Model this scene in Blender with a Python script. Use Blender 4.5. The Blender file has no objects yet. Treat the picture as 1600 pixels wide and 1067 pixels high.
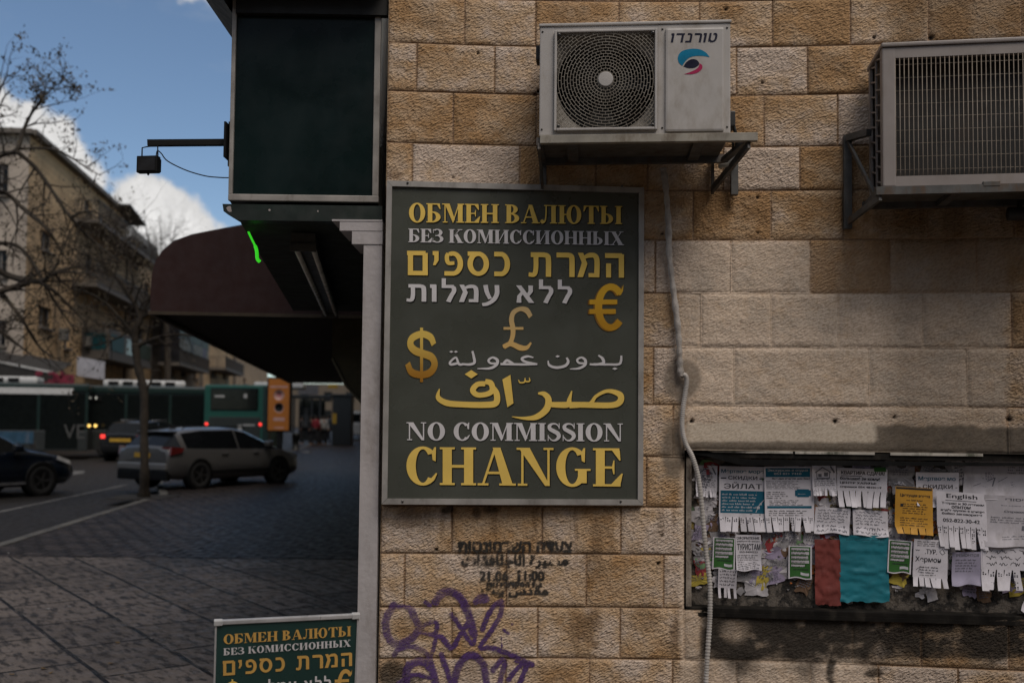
import bpy, bmesh, math, random
import numpy as np
from math import radians as RAD, sin, cos, pi
from mathutils import Vector, Matrix
random.seed(7); RNG = np.random.RandomState(11)
SC = bpy.context.scene; COL = SC.collection

# ------------------------------------------------------------------ camera
FPX, SHY, PITCH, ROLL, EYE = 1556.0, 48.0, RAD(2.705), RAD(0.55), 1.6
cd = bpy.data.cameras.new("camera"); cam = bpy.data.objects.new("camera", cd); COL.objects.link(cam)
cd.sensor_width = 36; cd.lens = 36 * FPX / 1600; cd.shift_y = SHY / 1600; cd.clip_start = .05; cd.clip_end = 3000
_F = Vector((0, cos(PITCH), sin(PITCH))); _R0 = Vector((1, 0, 0)); _U0 = Vector((0, -sin(PITCH), cos(PITCH)))
_R = _R0 * cos(ROLL) + _U0 * sin(ROLL); _U = _U0 * cos(ROLL) - _R0 * sin(ROLL)
cam.matrix_world = Matrix(((_R.x, _U.x, -_F.x, 0), (_R.y, _U.y, -_F.y, 0), (_R.z, _U.z, -_F.z, EYE), (0, 0, 0, 1)))
cd.dof.use_dof = True; cd.dof.focus_distance = 4.6; cd.dof.aperture_fstop = 2.0
SC.camera = cam
SC.view_settings.view_transform = 'Standard'; SC.view_settings.look = 'None'; SC.view_settings.gamma = 1
SC.view_settings.exposure = EXPOSURE = 0.25
O = Vector((0, 0, EYE))
def ray(px, py): return _F * FPX + _R * (px - 800) - _U * (py - 533.5 - SHY)
def at(px, py, Y):                                   # the point at depth Y seen there
    d = ray(px, py); return O + d * (Y / d.y)
def ground(px, py, z=0.0):
    d = ray(px, py); return O + d * ((z - EYE) / d.z)
def proj(X, Y, Z):
    v = [X, Y, Z - EYE]
    a = sum(v[i] * _F[i] for i in range(3)); b = sum(v[i] * _R[i] for i in range(3)); c = sum(v[i] * _U[i] for i in range(3))
    return 800 + FPX * b / a, 533.5 + SHY - FPX * c / a
WZ0, WC, WX0 = 4.71, .043, .40
def wallY(X):
    if isinstance(X, np.ndarray): Xc = np.minimum(X, 3.0)
    else: Xc = min(X, 3.0)
    return WZ0 - WC * (Xc - WX0) ** 2 - (X - Xc) * .2236
def W(px, py):                                       # the point of the wall seen there
    d = ray(px, py); Y = WZ0
    for _ in range(8): Y = wallY(d.x / d.y * Y)
    return O + d * (Y / d.y)

# ------------------------------------------------------------------ node helpers and materials
class NT:
    def __init__(s, tree): s.t = tree; s.n = tree.nodes; s.l = tree.links
    def new(s, typ, **kw):
        n = s.n.new(typ)
        for k, v in kw.items():
            if k.startswith('_'): setattr(n, k[1:], v)
        return n
    def set(s, sock, v):
        if hasattr(v, 'is_output') or isinstance(v, bpy.types.NodeSocket): s.l.new(v, sock)
        else: sock.default_value = v
    def math(s, op, a, b=0.0, c=None, clamp=False):
        n = s.n.new('ShaderNodeMath'); n.operation = op; n.use_clamp = clamp
        s.set(n.inputs[0], a); s.set(n.inputs[1], b)
        if c is not None: s.set(n.inputs[2], c)
        return n.outputs[0]
    def vmath(s, op, a, b=None, out=0):
        n = s.n.new('ShaderNodeVectorMath'); n.operation = op; s.set(n.inputs[0], a)
        if b is not None: s.set(n.inputs[1], b)
        return n.outputs[out]
    def mix(s, f, a, b, blend='MIX'):
        n = s.n.new('ShaderNodeMix'); n.data_type = 'RGBA'; n.blend_type = blend
        s.set(n.inputs[0], f); s.set(n.inputs[6], a); s.set(n.inputs[7], b); return n.outputs[2]
    def noise(s, vec, scale, detail=4, rough=.55, out=0):
        n = s.n.new('ShaderNodeTexNoise'); s.set(n.inputs['Vector'], vec); n.inputs['Scale'].default_value = scale
        n.inputs['Detail'].default_value = detail; n.inputs['Roughness'].default_value = rough; return n.outputs[out]
    def ramp(s, f, lo, hi, a=0.0, b=1.0):
        n = s.n.new('ShaderNodeMapRange'); n.interpolation_type = 'SMOOTHSTEP'; s.set(n.inputs[0], f)
        for i, v in enumerate((lo, hi, a, b)): n.inputs[i + 1].default_value = v
        return n.outputs[0]
    def mapping(s, vec, sc=(1, 1, 1), rot=(0, 0, 0), loc=(0, 0, 0)):
        n = s.n.new('ShaderNodeMapping'); s.set(n.inputs[0], vec); n.inputs[1].default_value = loc
        n.inputs[2].default_value = rot; n.inputs[3].default_value = sc; return n.outputs[0]
def c4(c): return (c[0], c[1], c[2], 1)
def srgb(r, g, b):
    f = lambda u: (u / 255 / 12.92) if u <= 10.3 else ((u / 255 + .055) / 1.055) ** 2.4
    return (f(r), f(g), f(b))
def base_mat(name):
    m = bpy.data.materials.new(name); m.use_nodes = True
    t = NT(m.node_tree); p = t.n['Principled BSDF']
    geo = t.new('ShaderNodeTexCoord').outputs['Object']
    return m, t, p, geo
MATS = {}
def mat(name, col, rough=.6, metal=0.0, var=.18, scale=7, bump=0.0, bscale=80, spec=.5, dirt=None, dirt_amt=.5, trans=0.0, emit=None, estr=0.0, coat=0.0, alpha=1.0, even=False):
    if name in MATS: return MATS[name]
    m, t, p, vec = base_mat(name)
    nz = t.noise(vec, scale, 5, .6)
    f = t.ramp(nz, .3, .7)
    c = t.mix(f, c4([x * (1 - var) for x in col]), c4([min(1, x * (1 + var)) for x in col]))
    if dirt is not None:
        d = t.noise(t.mapping(vec, (1, 1, .45), loc=(3, 1, 2)), scale * 1.7, 6, .65)
        c = t.mix(t.math('MULTIPLY', t.ramp(d, .48, .68), dirt_amt), c, c4(dirt))
    t.set(p.inputs['Base Color'], c)
    if even: p.inputs['Roughness'].default_value = rough
    else: t.set(p.inputs['Roughness'], t.ramp(t.noise(vec, scale * 3, 4), .25, .75, max(0, rough - .1), min(1, rough + .1)))
    p.inputs['Metallic'].default_value = metal; p.inputs['Specular IOR Level'].default_value = spec
    p.inputs['Coat Weight'].default_value = coat
    if trans: p.inputs['Transmission Weight'].default_value = trans
    if alpha < 1: p.inputs['Alpha'].default_value = alpha
    if emit: p.inputs['Emission Color'].default_value = c4(emit); p.inputs['Emission Strength'].default_value = estr
    if bump:
        b = t.new('ShaderNodeBump'); b.inputs['Distance'].default_value = bump; b.inputs['Strength'].default_value = 1
        t.set(b.inputs['Height'], t.noise(vec, bscale, 4)); t.l.new(b.outputs[0], p.inputs['Normal'])
    MATS[name] = m; return m

# ------------------------------------------------------------------ world: daylight sky with clouds, sun behind thin cloud
SUN_EL, SUN_AZ = RAD(56), RAD(150)                   # azimuth clockwise from +Y
world = bpy.data.worlds.new("World"); SC.world = world; world.use_nodes = True
wt = NT(world.node_tree); bg = wt.n['Background']
sky = wt.new('ShaderNodeTexSky'); sky.sky_type = 'NISHITA'; sky.sun_disc = False
sky.sun_elevation = SUN_EL; sky.sun_rotation = SUN_AZ; sky.altitude = 800; sky.ozone_density = 1.2; sky.air_density = .9
gd = wt.vmath('NORMALIZE', wt.new('ShaderNodeTexCoord').outputs['Generated'])
def cdir(px, py): return tuple(ray(px, py).normalized())
n1 = wt.noise(gd, 9, 8, .6); n2 = wt.noise(gd, 34, 6, .6)
best = None
for (px, py, r) in [(-10, 215, 62), (45, 240, 78), (-110, 200, 120), (85, 290, 70), (118, 345, 60), (232, 350, 74), (180, 400, 90), (285, 358, 50), (320, 385, 44), (350, 400, 50), (330, -14, 30), (300, -24, 30)]:
    d = wt.math('SUBTRACT', wt.math('MULTIPLY', wt.vmath('DISTANCE', gd, cdir(px, py), 1), FPX / 100), r / 100 * .93)
    best = d if best is None else wt.math('SMOOTH_MIN', best, d, .12)
cm = wt.math('SUBTRACT', wt.math('ADD', wt.math('MULTIPLY', wt.math('SUBTRACT', n1, .5), .75), wt.math('MULTIPLY', wt.math('SUBTRACT', n2, .5), .45)), best)
cmask = wt.ramp(cm, -.07, .10)
sep = wt.new('ShaderNodeSeparateXYZ'); wt.set(sep.inputs[0], gd)
back = wt.math('MULTIPLY', wt.ramp(wt.math('ADD', sep.outputs[1], wt.math('MULTIPLY', wt.math('SUBTRACT', n1, .5), .5)), .25, -.35), wt.ramp(wt.noise(gd, 2.3, 7, .6), .36, .56, 0, .6))  # cloud cover added behind the viewer, unseen, for soft neutral light
wisps = wt.math('MULTIPLY', wt.ramp(wt.noise(wt.mapping(gd, (1, 1, 2.4)), 5, 7, .62), .55, .8), .22)
high = wt.math('MULTIPLY', wt.ramp(wt.math('ADD', sep.outputs[2], wt.math('MULTIPLY', wt.math('SUBTRACT', n1, .5), .3)), .48, .72), wt.ramp(wt.noise(gd, 3.1, 7, .6), .32, .56, .1, .62))  # overhead cloud added out of view to whiten the light in the shade
allm = wt.math('MAXIMUM', wt.math('MAXIMUM', cmask, wt.math('MAXIMUM', back, high)), wisps)
cshade = wt.ramp(wt.math('ADD', wt.math('MULTIPLY', cm, .5), wt.math('MULTIPLY', wt.math('SUBTRACT', n2, .5), .5)), -.2, .5, .66, 1.0)
cloudc = wt.vmath('SCALE', (7.7, 7.6, 7.5)); wt.set(cloudc.node.inputs['Scale'], cshade)
skyc = wt.mix(1.0, sky.outputs[0], c4((.92, .95, .93)), 'MULTIPLY')
wt.set(bg.inputs[0], wt.mix(allm, skyc, cloudc)); bg.inputs[1].default_value = .10
sl = bpy.data.lights.new("sun", 'SUN'); so = bpy.data.objects.new("sun", sl); COL.objects.link(so)
sl.energy = 1.75; sl.angle = RAD(32); sl.color = (1, .89, .78)
sd = Vector((sin(SUN_AZ) * cos(SUN_EL), cos(SUN_AZ) * cos(SUN_EL), sin(SUN_EL)))
so.rotation_euler = (-sd).to_track_quat('-Z', 'Y').to_euler(); so.location = (0, -5, 12)

# ------------------------------------------------------------------ mesh helpers
class MB:
    def __init__(s): s.v = []; s.f = []; s.sm = []; s.mi = []
    def add(s, vs, fs, smooth=False, mi=0):
        o = len(s.v); s.v += [tuple(v) for v in vs]; s.f += [[i + o for i in f] for f in fs]
        s.sm += [smooth] * len(fs); s.mi += [mi] * len(fs); return s
    def box(s, x0, x1, y0, y1, z0, z1, bev=0.0, mi=0, M=None):
        if bev:
            bm = bmesh.new(); bmesh.ops.create_cube(bm, size=1)
            for v in bm.verts: v.co = Vector(((x0 + x1) / 2 + v.co.x * (x1 - x0), (y0 + y1) / 2 + v.co.y * (y1 - y0), (z0 + z1) / 2 + v.co.z * (z1 - z0)))
            bmesh.ops.bevel(bm, geom=bm.edges[:], offset=bev, segments=2, affect='EDGES', profile=.6)
            bm.verts.index_update(); vs = [v.co.copy() for v in bm.verts]; fs = [[v.index for v in f.verts] for f in bm.faces]; bm.free()
        else:
            vs = [Vector((x, y, z)) for x in (x0, x1) for y in (y0, y1) for z in (z0, z1)]
            fs = [[0, 1, 3, 2], [4, 6, 7, 5], [0, 4, 5, 1], [2, 3, 7, 6], [0, 2, 6, 4], [1, 5, 7, 3]]
        if M is not None: vs = [M @ v for v in vs]
        return s.add(vs, fs, False, mi)
    def tube(s, pts, rad, n=8, cap=True, mi=0, smooth=True):
        pts = [Vector(p) for p in pts]; k = len(pts)
        if not hasattr(rad, '__len__'): rad = [rad] * k
        vs = []; up = None
        for i, p in enumerate(pts):
            t = (pts[min(i + 1, k - 1)] - pts[max(i - 1, 0)]).normalized()
            if up is None: up = t.orthogonal().normalized()
            up = (up - t * up.dot(t))
            up = up.normalized() if up.length > 1e-6 else t.orthogonal().normalized()
            b = t.cross(up)
            for j in range(n):
                a = 2 * pi * j / n; vs.append(p + (up * cos(a) + b * sin(a)) * rad[i])
        fs = [[i * n + j, i * n + (j + 1) % n, (i + 1) * n + (j + 1) % n, (i + 1) * n + j] for i in range(k - 1) for j in range(n)]
        if cap: fs += [list(range(n))[::-1], [(k - 1) * n + j for j in range(n)]]
        return s.add(vs, fs, smooth, mi)
    def bar(s, p, q, w, h, up=(0, 0, 1), mi=0):
        p = Vector(p); q = Vector(q); d = (q - p).normalized(); u = Vector(up); u = u - d * u.dot(d)
        u = u.normalized() if u.length > 1e-4 else d.orthogonal().normalized(); r = d.cross(u)
        vs = [e + r * (a * w / 2) + u * (b * h / 2) for e in (p, q) for a, b in ((-1, -1), (1, -1), (1, 1), (-1, 1))]
        return s.add(vs, [[0, 1, 2, 3], [7, 6, 5, 4], [0, 4, 5, 1], [1, 5, 6, 2], [2, 6, 7, 3], [3, 7, 4, 0]], False, mi)
    def prism(s, poly, a, b, ax='y', mi=0):           # poly in the other two axes, extruded from a to b along ax
        f = {'y': lambda u, w, t: (u, t, w), 'x': lambda u, w, t: (t, u, w), 'z': lambda u, w, t: (u, w, t)}[ax]; n = len(poly)
        vs = [f(u, w, a) for u, w in poly] + [f(u, w, b) for u, w in poly]
        return s.add(vs, [list(range(n)), [n + i for i in range(n)][::-1]] + [[i, n + i, n + (i + 1) % n, (i + 1) % n] for i in range(n)], False, mi)
    def lathe(s, prof, n=24, c=(0, 0, 0), ax='y', mi=0, smooth=True):   # prof of (radius, along axis)
        vs = []
        for r, t in prof:
            for j in range(n):
                a = 2 * pi * j / n; x, y = r * cos(a), r * sin(a)
                v = {'y': (x, t, y), 'x': (t, x, y), 'z': (x, y, t)}[ax]; vs.append((v[0] + c[0], v[1] + c[1], v[2] + c[2]))
        k = len(prof)
        fs = [[i * n + j, i * n + (j + 1) % n, (i + 1) * n + (j + 1) % n, (i + 1) * n + j] for i in range(k - 1) for j in range(n)]
        fs += [list(range(n)), [(k - 1) * n + j for j in range(n)]]
        return s.add(vs, fs, smooth, mi)
    def build(s, name, m, parent=None, xf=None):
        me = bpy.data.meshes.new(name); me.from_pydata([tuple(xf(*v)) for v in s.v] if xf else s.v, [], s.f)
        for x in (m if isinstance(m, (list, tuple)) else [m]): me.materials.append(x)
        me.polygons.foreach_set('use_smooth', s.sm); me.polygons.foreach_set('material_index', s.mi)
        me.update()
        o = bpy.data.objects.new(name, me); COL.objects.link(o)
        if parent is not None: o.parent = parent
        return o
def tag(o, label=None, cat=None, group=None, kind=None):
    for k, v in (('label', label), ('category', cat), ('group', group), ('kind', kind)):
        if v: o[k] = v
    return o
def empty(name, loc, rz=0.0, label=None, cat=None, group=None, rx=0.0):
    o = bpy.data.objects.new(name, None); COL.objects.link(o); o.location = loc; o.rotation_euler = (rx, 0, rz); o.empty_display_size = .1
    return tag(o, label, cat, group)
def copy_tree(o, parent=None):
    c = o.copy(); COL.objects.link(c)
    if parent is not None: c.parent = parent
    for ch in [x for x in bpy.data.objects if x.parent == o and x.name != c.name]: copy_tree(ch, c)
    return c
class Frame:                                          # upright (or tilted) plane: u along, w up, n outward towards the viewer
    def __init__(s, P, yaw, tilt=0.0):
        s.P = Vector(P); s.yaw = yaw; s.tilt = tilt; s.M = Matrix.Rotation(yaw, 3, 'Z') @ Matrix.Rotation(tilt, 3, 'X'); s.Mi = s.M.transposed()
    def uw(s, px, py, off=0.0):                       # local x, z of the pixel on the plane y = off
        d = s.Mi @ ray(px, py); o = s.Mi @ (O - s.P); t = (off - o.y) / d.y
        return o.x + d.x * t, o.z + d.z * t
    def empty(s, name, **k): return empty(name, s.P, s.yaw, rx=s.tilt, **k)

# ------------------------------------------------------------------ numpy noise
def _lat(seed): return np.random.RandomState(seed).rand(256, 256).astype(np.float32)
_LC = {}
def vnoise(x, y, seed=0):
    if seed not in _LC: _LC[seed] = _lat(seed)
    L = _LC[seed]; xi = np.floor(x).astype(int); yi = np.floor(y).astype(int); fx = x - xi; fy = y - yi
    fx = fx * fx * (3 - 2 * fx); fy = fy * fy * (3 - 2 * fy); a, b, c, d = xi & 255, (xi + 1) & 255, yi & 255, (yi + 1) & 255
    return (L[a, c] * (1 - fx) + L[b, c] * fx) * (1 - fy) + (L[a, d] * (1 - fx) + L[b, d] * fx) * fy
def fbm(x, y, seed=0, oct=4):
    s = 0; amp = .5; tot = 0
    for k in range(oct): s = s + amp * vnoise(x * 2 ** k + 17 * k, y * 2 ** k + 31 * k, seed + k); tot += amp; amp *= .5
    return s / tot
def sstep(a, b, x): t = np.clip((x - a) / (b - a), 0, 1); return t * t * (3 - 2 * t)

# ------------------------------------------------------------------ lettering
def rc(x0, y0, x1, y1): return [(x0, y0), (x1, y0), (x1, y1), (x0, y1)]
def ring(cx, cy, rx, ry, T, t, a0=0, a1=360, n=30):
    out = []
    for i in range(n):
        p, q = RAD(a0 + (a1 - a0) * i / n), RAD(a0 + (a1 - a0) * (i + 1) / n)
        out.append([(cx + rx * cos(p), cy + ry * sin(p)), (cx + rx * cos(q), cy + ry * sin(q)), (cx + (rx - T) * cos(q), cy + (ry - t) * sin(q)), (cx + (rx - T) * cos(p), cy + (ry - t) * sin(p))])
    return ('strip', out)
def stroke(pts, wd, n=8, nib=None):                   # Catmull-Rom through pts; wd per point; nib = fixed pen angle
    pts = [np.array(p, float) for p in pts]; P = [2 * pts[0] - pts[1]] + pts + [2 * pts[-1] - pts[-2]]
    if not hasattr(wd, '__len__'): wd = [wd] * len(pts)
    c = []; w = []
    for i in range(len(pts) - 1):
        a, b, d, e = P[i:i + 4]
        for j in range(n + (i == len(pts) - 2)):
            t = j / n; c.append(.5 * (2 * b + (d - a) * t + (2 * a - 5 * b + 4 * d - e) * t * t + (3 * b - a - 3 * d + e) * t ** 3)); w.append(wd[i] * (1 - t) + wd[i + 1] * t)
    L = []; Rr = []
    for i in range(len(c)):
        tg = c[min(i + 1, len(c) - 1)] - c[max(i - 1, 0)]; tg = tg / (np.linalg.norm(tg) + 1e-9); nn = np.array((-tg[1], tg[0]))
        L.append(c[i] + nn * w[i] / 2); Rr.append(c[i] - nn * w[i] / 2)
    return ('strip', [[tuple(L[i]), tuple(L[i + 1]), tuple(Rr[i + 1]), tuple(Rr[i])] for i in range(len(c) - 1)])
def disc(cx, cy, r, n=14): return [(cx + r * cos(2 * pi * i / n), cy + r * sin(2 * pi * i / n)) for i in range(n)]
E_, S_, T_ = .055, .075, .235
def stem(x, T=T_, s=S_, top=True, bot=True):
    r = [rc(x, 0, x + T, 1)]
    if bot: r.append(rc(x - s, 0, x + T + s, E_))
    if top: r.append(rc(x - s, 1 - E_, x + T + s, 1))
    return r
G = {
 'H': (.95, stem(.08) + stem(.63) + [rc(.3, .46, .64, .535)]),
 'O': (.9, [ring(.45, .5, .42, .52, .24, .075)]),
 'C': (.86, [ring(.45, .5, .42, .52, .24, .075, 42, 318), [(.70, .66), (.78, .62), (.79, 1), (.745, 1), (.68, .86)], [(.68, .12), (.76, .16), (.82, .3), (.79, .32), (.66, .17)]]),
 'G': (.97, [ring(.45, .5, .42, .52, .24, .075, 42, 325), [(.70, .66), (.78, .62), (.79, 1), (.745, 1), (.68, .86)], rc(.6, .08, .83, .42), rc(.52, .405, .93, .455)]),
 'В': (.8, stem(.08) + [ring(.3, .745, .36, .255, .22, .065, -90, 90), ring(.3, .265, .44, .265, .24, .065, -90, 90)]),
 'Б': (.8, stem(.08) + [rc(.25, .935, .70, 1), [(.56, .94), (.70, 1), (.74, .7), (.70, .7)], ring(.3, .29, .44, .29, .24, .065, -90, 90)]),
 'E': (.8, stem(.08) + [rc(.25, .94, .70, 1), rc(.25, .465, .55, .525), rc(.25, 0, .73, .06), [(.5, .945), (.71, .945), (.73, .68), (.70, .68)], [(.48, .055), (.73, .055), (.79, .34), (.755, .34)], [(.5, .5), (.54, .68), (.57, .68), (.57, .32), (.54, .32)]]),
 'M': (1.16, [rc(.12, 0, .18, 1), rc(.03, 0, .28, E_), rc(.0, 1 - E_, .36, 1), [(.13, 1), (.39, 1), (.66, .16), (.55, 0)], [(.53, 0), (.58, 0), (.90, 1), (.84, 1)], rc(.82, 0, 1.06, 1), rc(.74, 0, 1.14, E_), rc(.8, 1 - E_, 1.14, 1)]),
 'N': (.98, [rc(.12, 0, .18, 1), rc(.03, 0, .28, E_), rc(0, 1 - E_, .3, 1), [(.05, 1), (.34, 1), (.87, 0), (.74, 0)], rc(.80, 0, .86, 1), rc(.70, 1 - E_, .96, 1)]),
 'A': (1.0, [[(.11, 0), (.17, 0), (.50, 1), (.43, 1)], [(.40, 1), (.60, 1), (.93, 0), (.66, 0)], rc(.22, .3, .74, .365), rc(.01, 0, .29, E_), rc(.57, 0, 1.0, E_)]),
 'Л': (.92, stem(.58, top=False) + [rc(.2, 1 - E_, .89, 1), stroke([(.31, 1), (.30, .5), (.25, .15), (.12, .03), (.06, .1)], [.065, .065, .075, .09, .06]), disc(.10, .11, .10)]),
 'Ю': (1.28, stem(.08) + [rc(.3, .46, .5, .535), ring(.83, .5, .39, .52, .23, .075)]),
 'T': (.88, stem(.325, top=False) + [rc(.05, .935, .835, 1), [(.05, 1), (.19, .94), (.075, .68), (.03, .68)], [(.835, 1), (.695, .94), (.81, .68), (.855, .68)]]),
 'Ы': (1.2, stem(.08) + [ring(.3, .29, .40, .29, .23, .065, -90, 90)] + stem(.87)),
 'З': (.76, [ring(.3, .745, .36, .265, .22, .07, -90, 140), ring(.3, .27, .42, .28, .23, .07, -145, 90), rc(.18, .47, .32, .54), rc(.03, .7, .07, .98), rc(.0, .02, .04, .32)]),
 'К': (.96, stem(.08) + [[(.3, .45), (.35, .5), (.80, 1), (.72, 1)], [(.40, .54), (.58, .68), (.94, 0), (.66, 0)], rc(.6, 1 - E_, .92, 1), rc(.58, 0, .99, E_)]),
 'И': (1.02, stem(.08) + stem(.69) + [[(.3, .05), (.3, .17), (.70, .95), (.70, .83)]]),
 'Х': (.98, [[(.08, 1), (.36, 1), (.9, 0), (.61, 0)], [(.12, 0), (.19, 0), (.82, 1), (.75, 1)], rc(.01, 1 - E_, .42, 1), rc(.64, 1 - E_, .93, 1), rc(.02, 0, .3, E_), rc(.54, 0, .97, E_)]),
 'I': (.4, stem(.08)),
 'S': (.72, [stroke([(.62, .76), (.50, .93), (.30, .96), (.15, .85), (.17, .68), (.36, .55), (.55, .42), (.60, .24), (.46, .06), (.26, .05), (.09, .25)], [.04, .07, .1, .17, .2, .22, .22, .19, .12, .07, .04]), rc(.60, .68, .645, 1), rc(.06, 0, .10, .34)]),
}
for a, b in zip('НОСЕМАТ', 'HOCEMAT'): G[a] = G[b]
HG = {                                                # block Hebrew
 'ה': (.85, [rc(.06, .8, .7, 1), rc(.58, 0, .78, .96), rc(.1, 0, .29, .58)]),
 'מ': (.9, [[(.02, 1), (.22, 1), (.38, .55), (.21, 0), (.0, 0), (.17, .6)], stroke([(.24, .80), (.45, .9), (.66, .88), (.74, .66), (.73, 0)], [.12, .2, .2, .2, .2]), rc(.42, 0, .74, .17)]),
 'ר': (.74, [rc(.04, .8, .5, 1), stroke([(.45, .9), (.58, .86), (.62, .7), (.62, 0)], [.2, .2, .2, .2])]),
 'ת': (.92, [rc(.08, .8, .6, 1), stroke([(.55, .9), (.7, .85), (.74, .66), (.74, 0)], [.2, .2, .2, .2]), stroke([(.27, .9), (.27, .35), (.2, .09), (.0, .09)], [.18, .18, .18, .17])]),
 'כ': (.7, [rc(.05, .81, .35, 1), rc(.05, 0, .35, .19), ring(.3, .5, .34, .5, .2, .19, -90, 90)]),
 'ס': (.88, [ring(.42, .5, .40, .5, .2, .18), rc(.03, .82, .5, 1)]),
 'פ': (.8, [ring(.36, .5, .38, .5, .2, .18, -90, 115), rc(.05, 0, .4, .18), stroke([(.2, .92), (.14, .75), (.2, .52), (.42, .52)], [.16, .16, .16, .14])]),
 'י': (.32, [[(.02, 1), (.24, 1), (.24, .62), (.12, .42), (.03, .42), (.08, .62), (.08, .82), (.02, .84)]]),
 'ם': (.86, [rc(.05, 0, .24, .9), rc(.05, 0, .78, .18), rc(.59, 0, .78, .92), rc(.02, .82, .7, 1)]),
 'ל': (.74, [rc(.08, .80, .26, 1.36), rc(.08, .8, .6, .98), stroke([(.5, .89), (.6, .8), (.6, .6), (.5, .38), (.36, 0)], [.18, .19, .19, .19, .2])]),
 'א': (.86, [[(.03, 1), (.25, 1), (.82, 0), (.58, 0)], [(.56, 1), (.76, 1), (.76, .65), (.6, .38), (.49, .5), (.57, .68)], [(.05, 0), (.26, 0), (.25, .35), (.38, .58), (.27, .68), (.08, .4)]]),
 'ע': (.82, [stroke([(.65, 1), (.65, .5), (.5, .14), (.25, -.08), (.02, -.14)], [.2, .2, .2, .19, .18]), stroke([(.16, 1), (.22, .6), (.36, .2)], [.2, .19, .17])]),
 'ו': (.34, [rc(.08, 0, .28, .95), [(0, 1), (.26, 1), (.28, .9), (.2, .76), (.0, .8)]]),
 'ט': (.85, [rc(.06, .1, .25, 1), ring(.42, .4, .37, .4, .19, .18, 180, 360), stroke([(.70, .4), (.7, .7), (.62, .9), (.42, .9)], [.19, .19, .19, .17])]),
 'נ': (.6, [rc(.12, .82, .4, 1), stroke([(.38, .9), (.46, .78), (.46, .1)], .19), rc(.02, 0, .55, .18)]),
 'ד': (.8, [rc(.02, .8, .76, 1), rc(.5, 0, .7, .9)]),
}
def compose(s, table, space=.42, gap=.02):            # list of strips/polys in glyph units; Hebrew must be passed in visual order
    out = []; x = 0
    for ch in s:
        if ch == ' ': x += space; continue
        w, pl = table[ch]
        for p in pl:
            q = p[1] if isinstance(p, tuple) else [p]
            out.append([[(a + x, b) for a, b in f] for f in q])
        x += w + gap
    return out
def strips(lst): return [p[1] if isinstance(p, tuple) else [p] for p in lst]
def bounds(pl):
    xs = [a for g in pl for f in g for a, b in f]; ys = [b for g in pl for f in g for a, b in f]; return min(xs), max(xs), min(ys), max(ys)
def lay(mb, pl, fn, y0, mi=0, step=4e-5, d=(0, 0), thick=0.0):          # fn maps glyph coordinates to local (u, w)
    for k, g in enumerate(pl):
        for i_, f in enumerate(g):
            vs = []
            for a, b in f: u, w = fn(a, b); vs.append((u + d[0], y0 - k * step - i_ * step * .03, w + d[1]))
            mb.add(vs, [list(range(len(vs)))], False, mi)
            if thick:
                n = len(vs); vb = [(x, y + thick, z) for x, y, z in vs]
                mb.add(vs + vb, [[i, (i + 1) % n, n + (i + 1) % n, n + i] for i in range(n)], False, mi)
def fit(pl, fr, box, off=0.0, ylim=None):             # box = px corners ((x0,yb0),(x1,yb1),(x0,yt0),(x1,yt1)): baseline left/right, top left/right
    x0, x1, y0, y1 = bounds(pl)
    if ylim: y0, y1 = ylim
    bl, br, tl, tr = [fr.uw(px, py, off) for px, py in box]
    def fn(a, b):
        s = (a - x0) / (x1 - x0); t = (b - y0) / (y1 - y0)
        return tuple((bl[i] * (1 - s) + br[i] * s) * (1 - t) + (tl[i] * (1 - s) + tr[i] * s) * t for i in (0, 1))
    return fn
_tc = bpy.data.curves.new('lettering', 'FONT'); _to = bpy.data.objects.new('lettering', _tc); COL.objects.link(_to); _TXT = {}
def font(s):                                          # flat triangles of a line of the built-in typeface, scaled to a unit box
    if s not in _TXT:
        _tc.body = s; bpy.context.view_layer.update(); ev = _to.evaluated_get(bpy.context.evaluated_depsgraph_get()); me = ev.to_mesh()
        co = [(v.co.x, v.co.y) for v in me.vertices]; fs = [list(p.vertices) for p in me.polygons]; ev.to_mesh_clear()
        xs = [c[0] for c in co]; ys = [c[1] for c in co]; a, b, c, d = min(xs), max(xs), min(ys), max(ys)
        _TXT[s] = ([((x - a) / (b - a), (y - c) / (d - c)) for x, y in co], fs)
    return _TXT[s]
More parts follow.
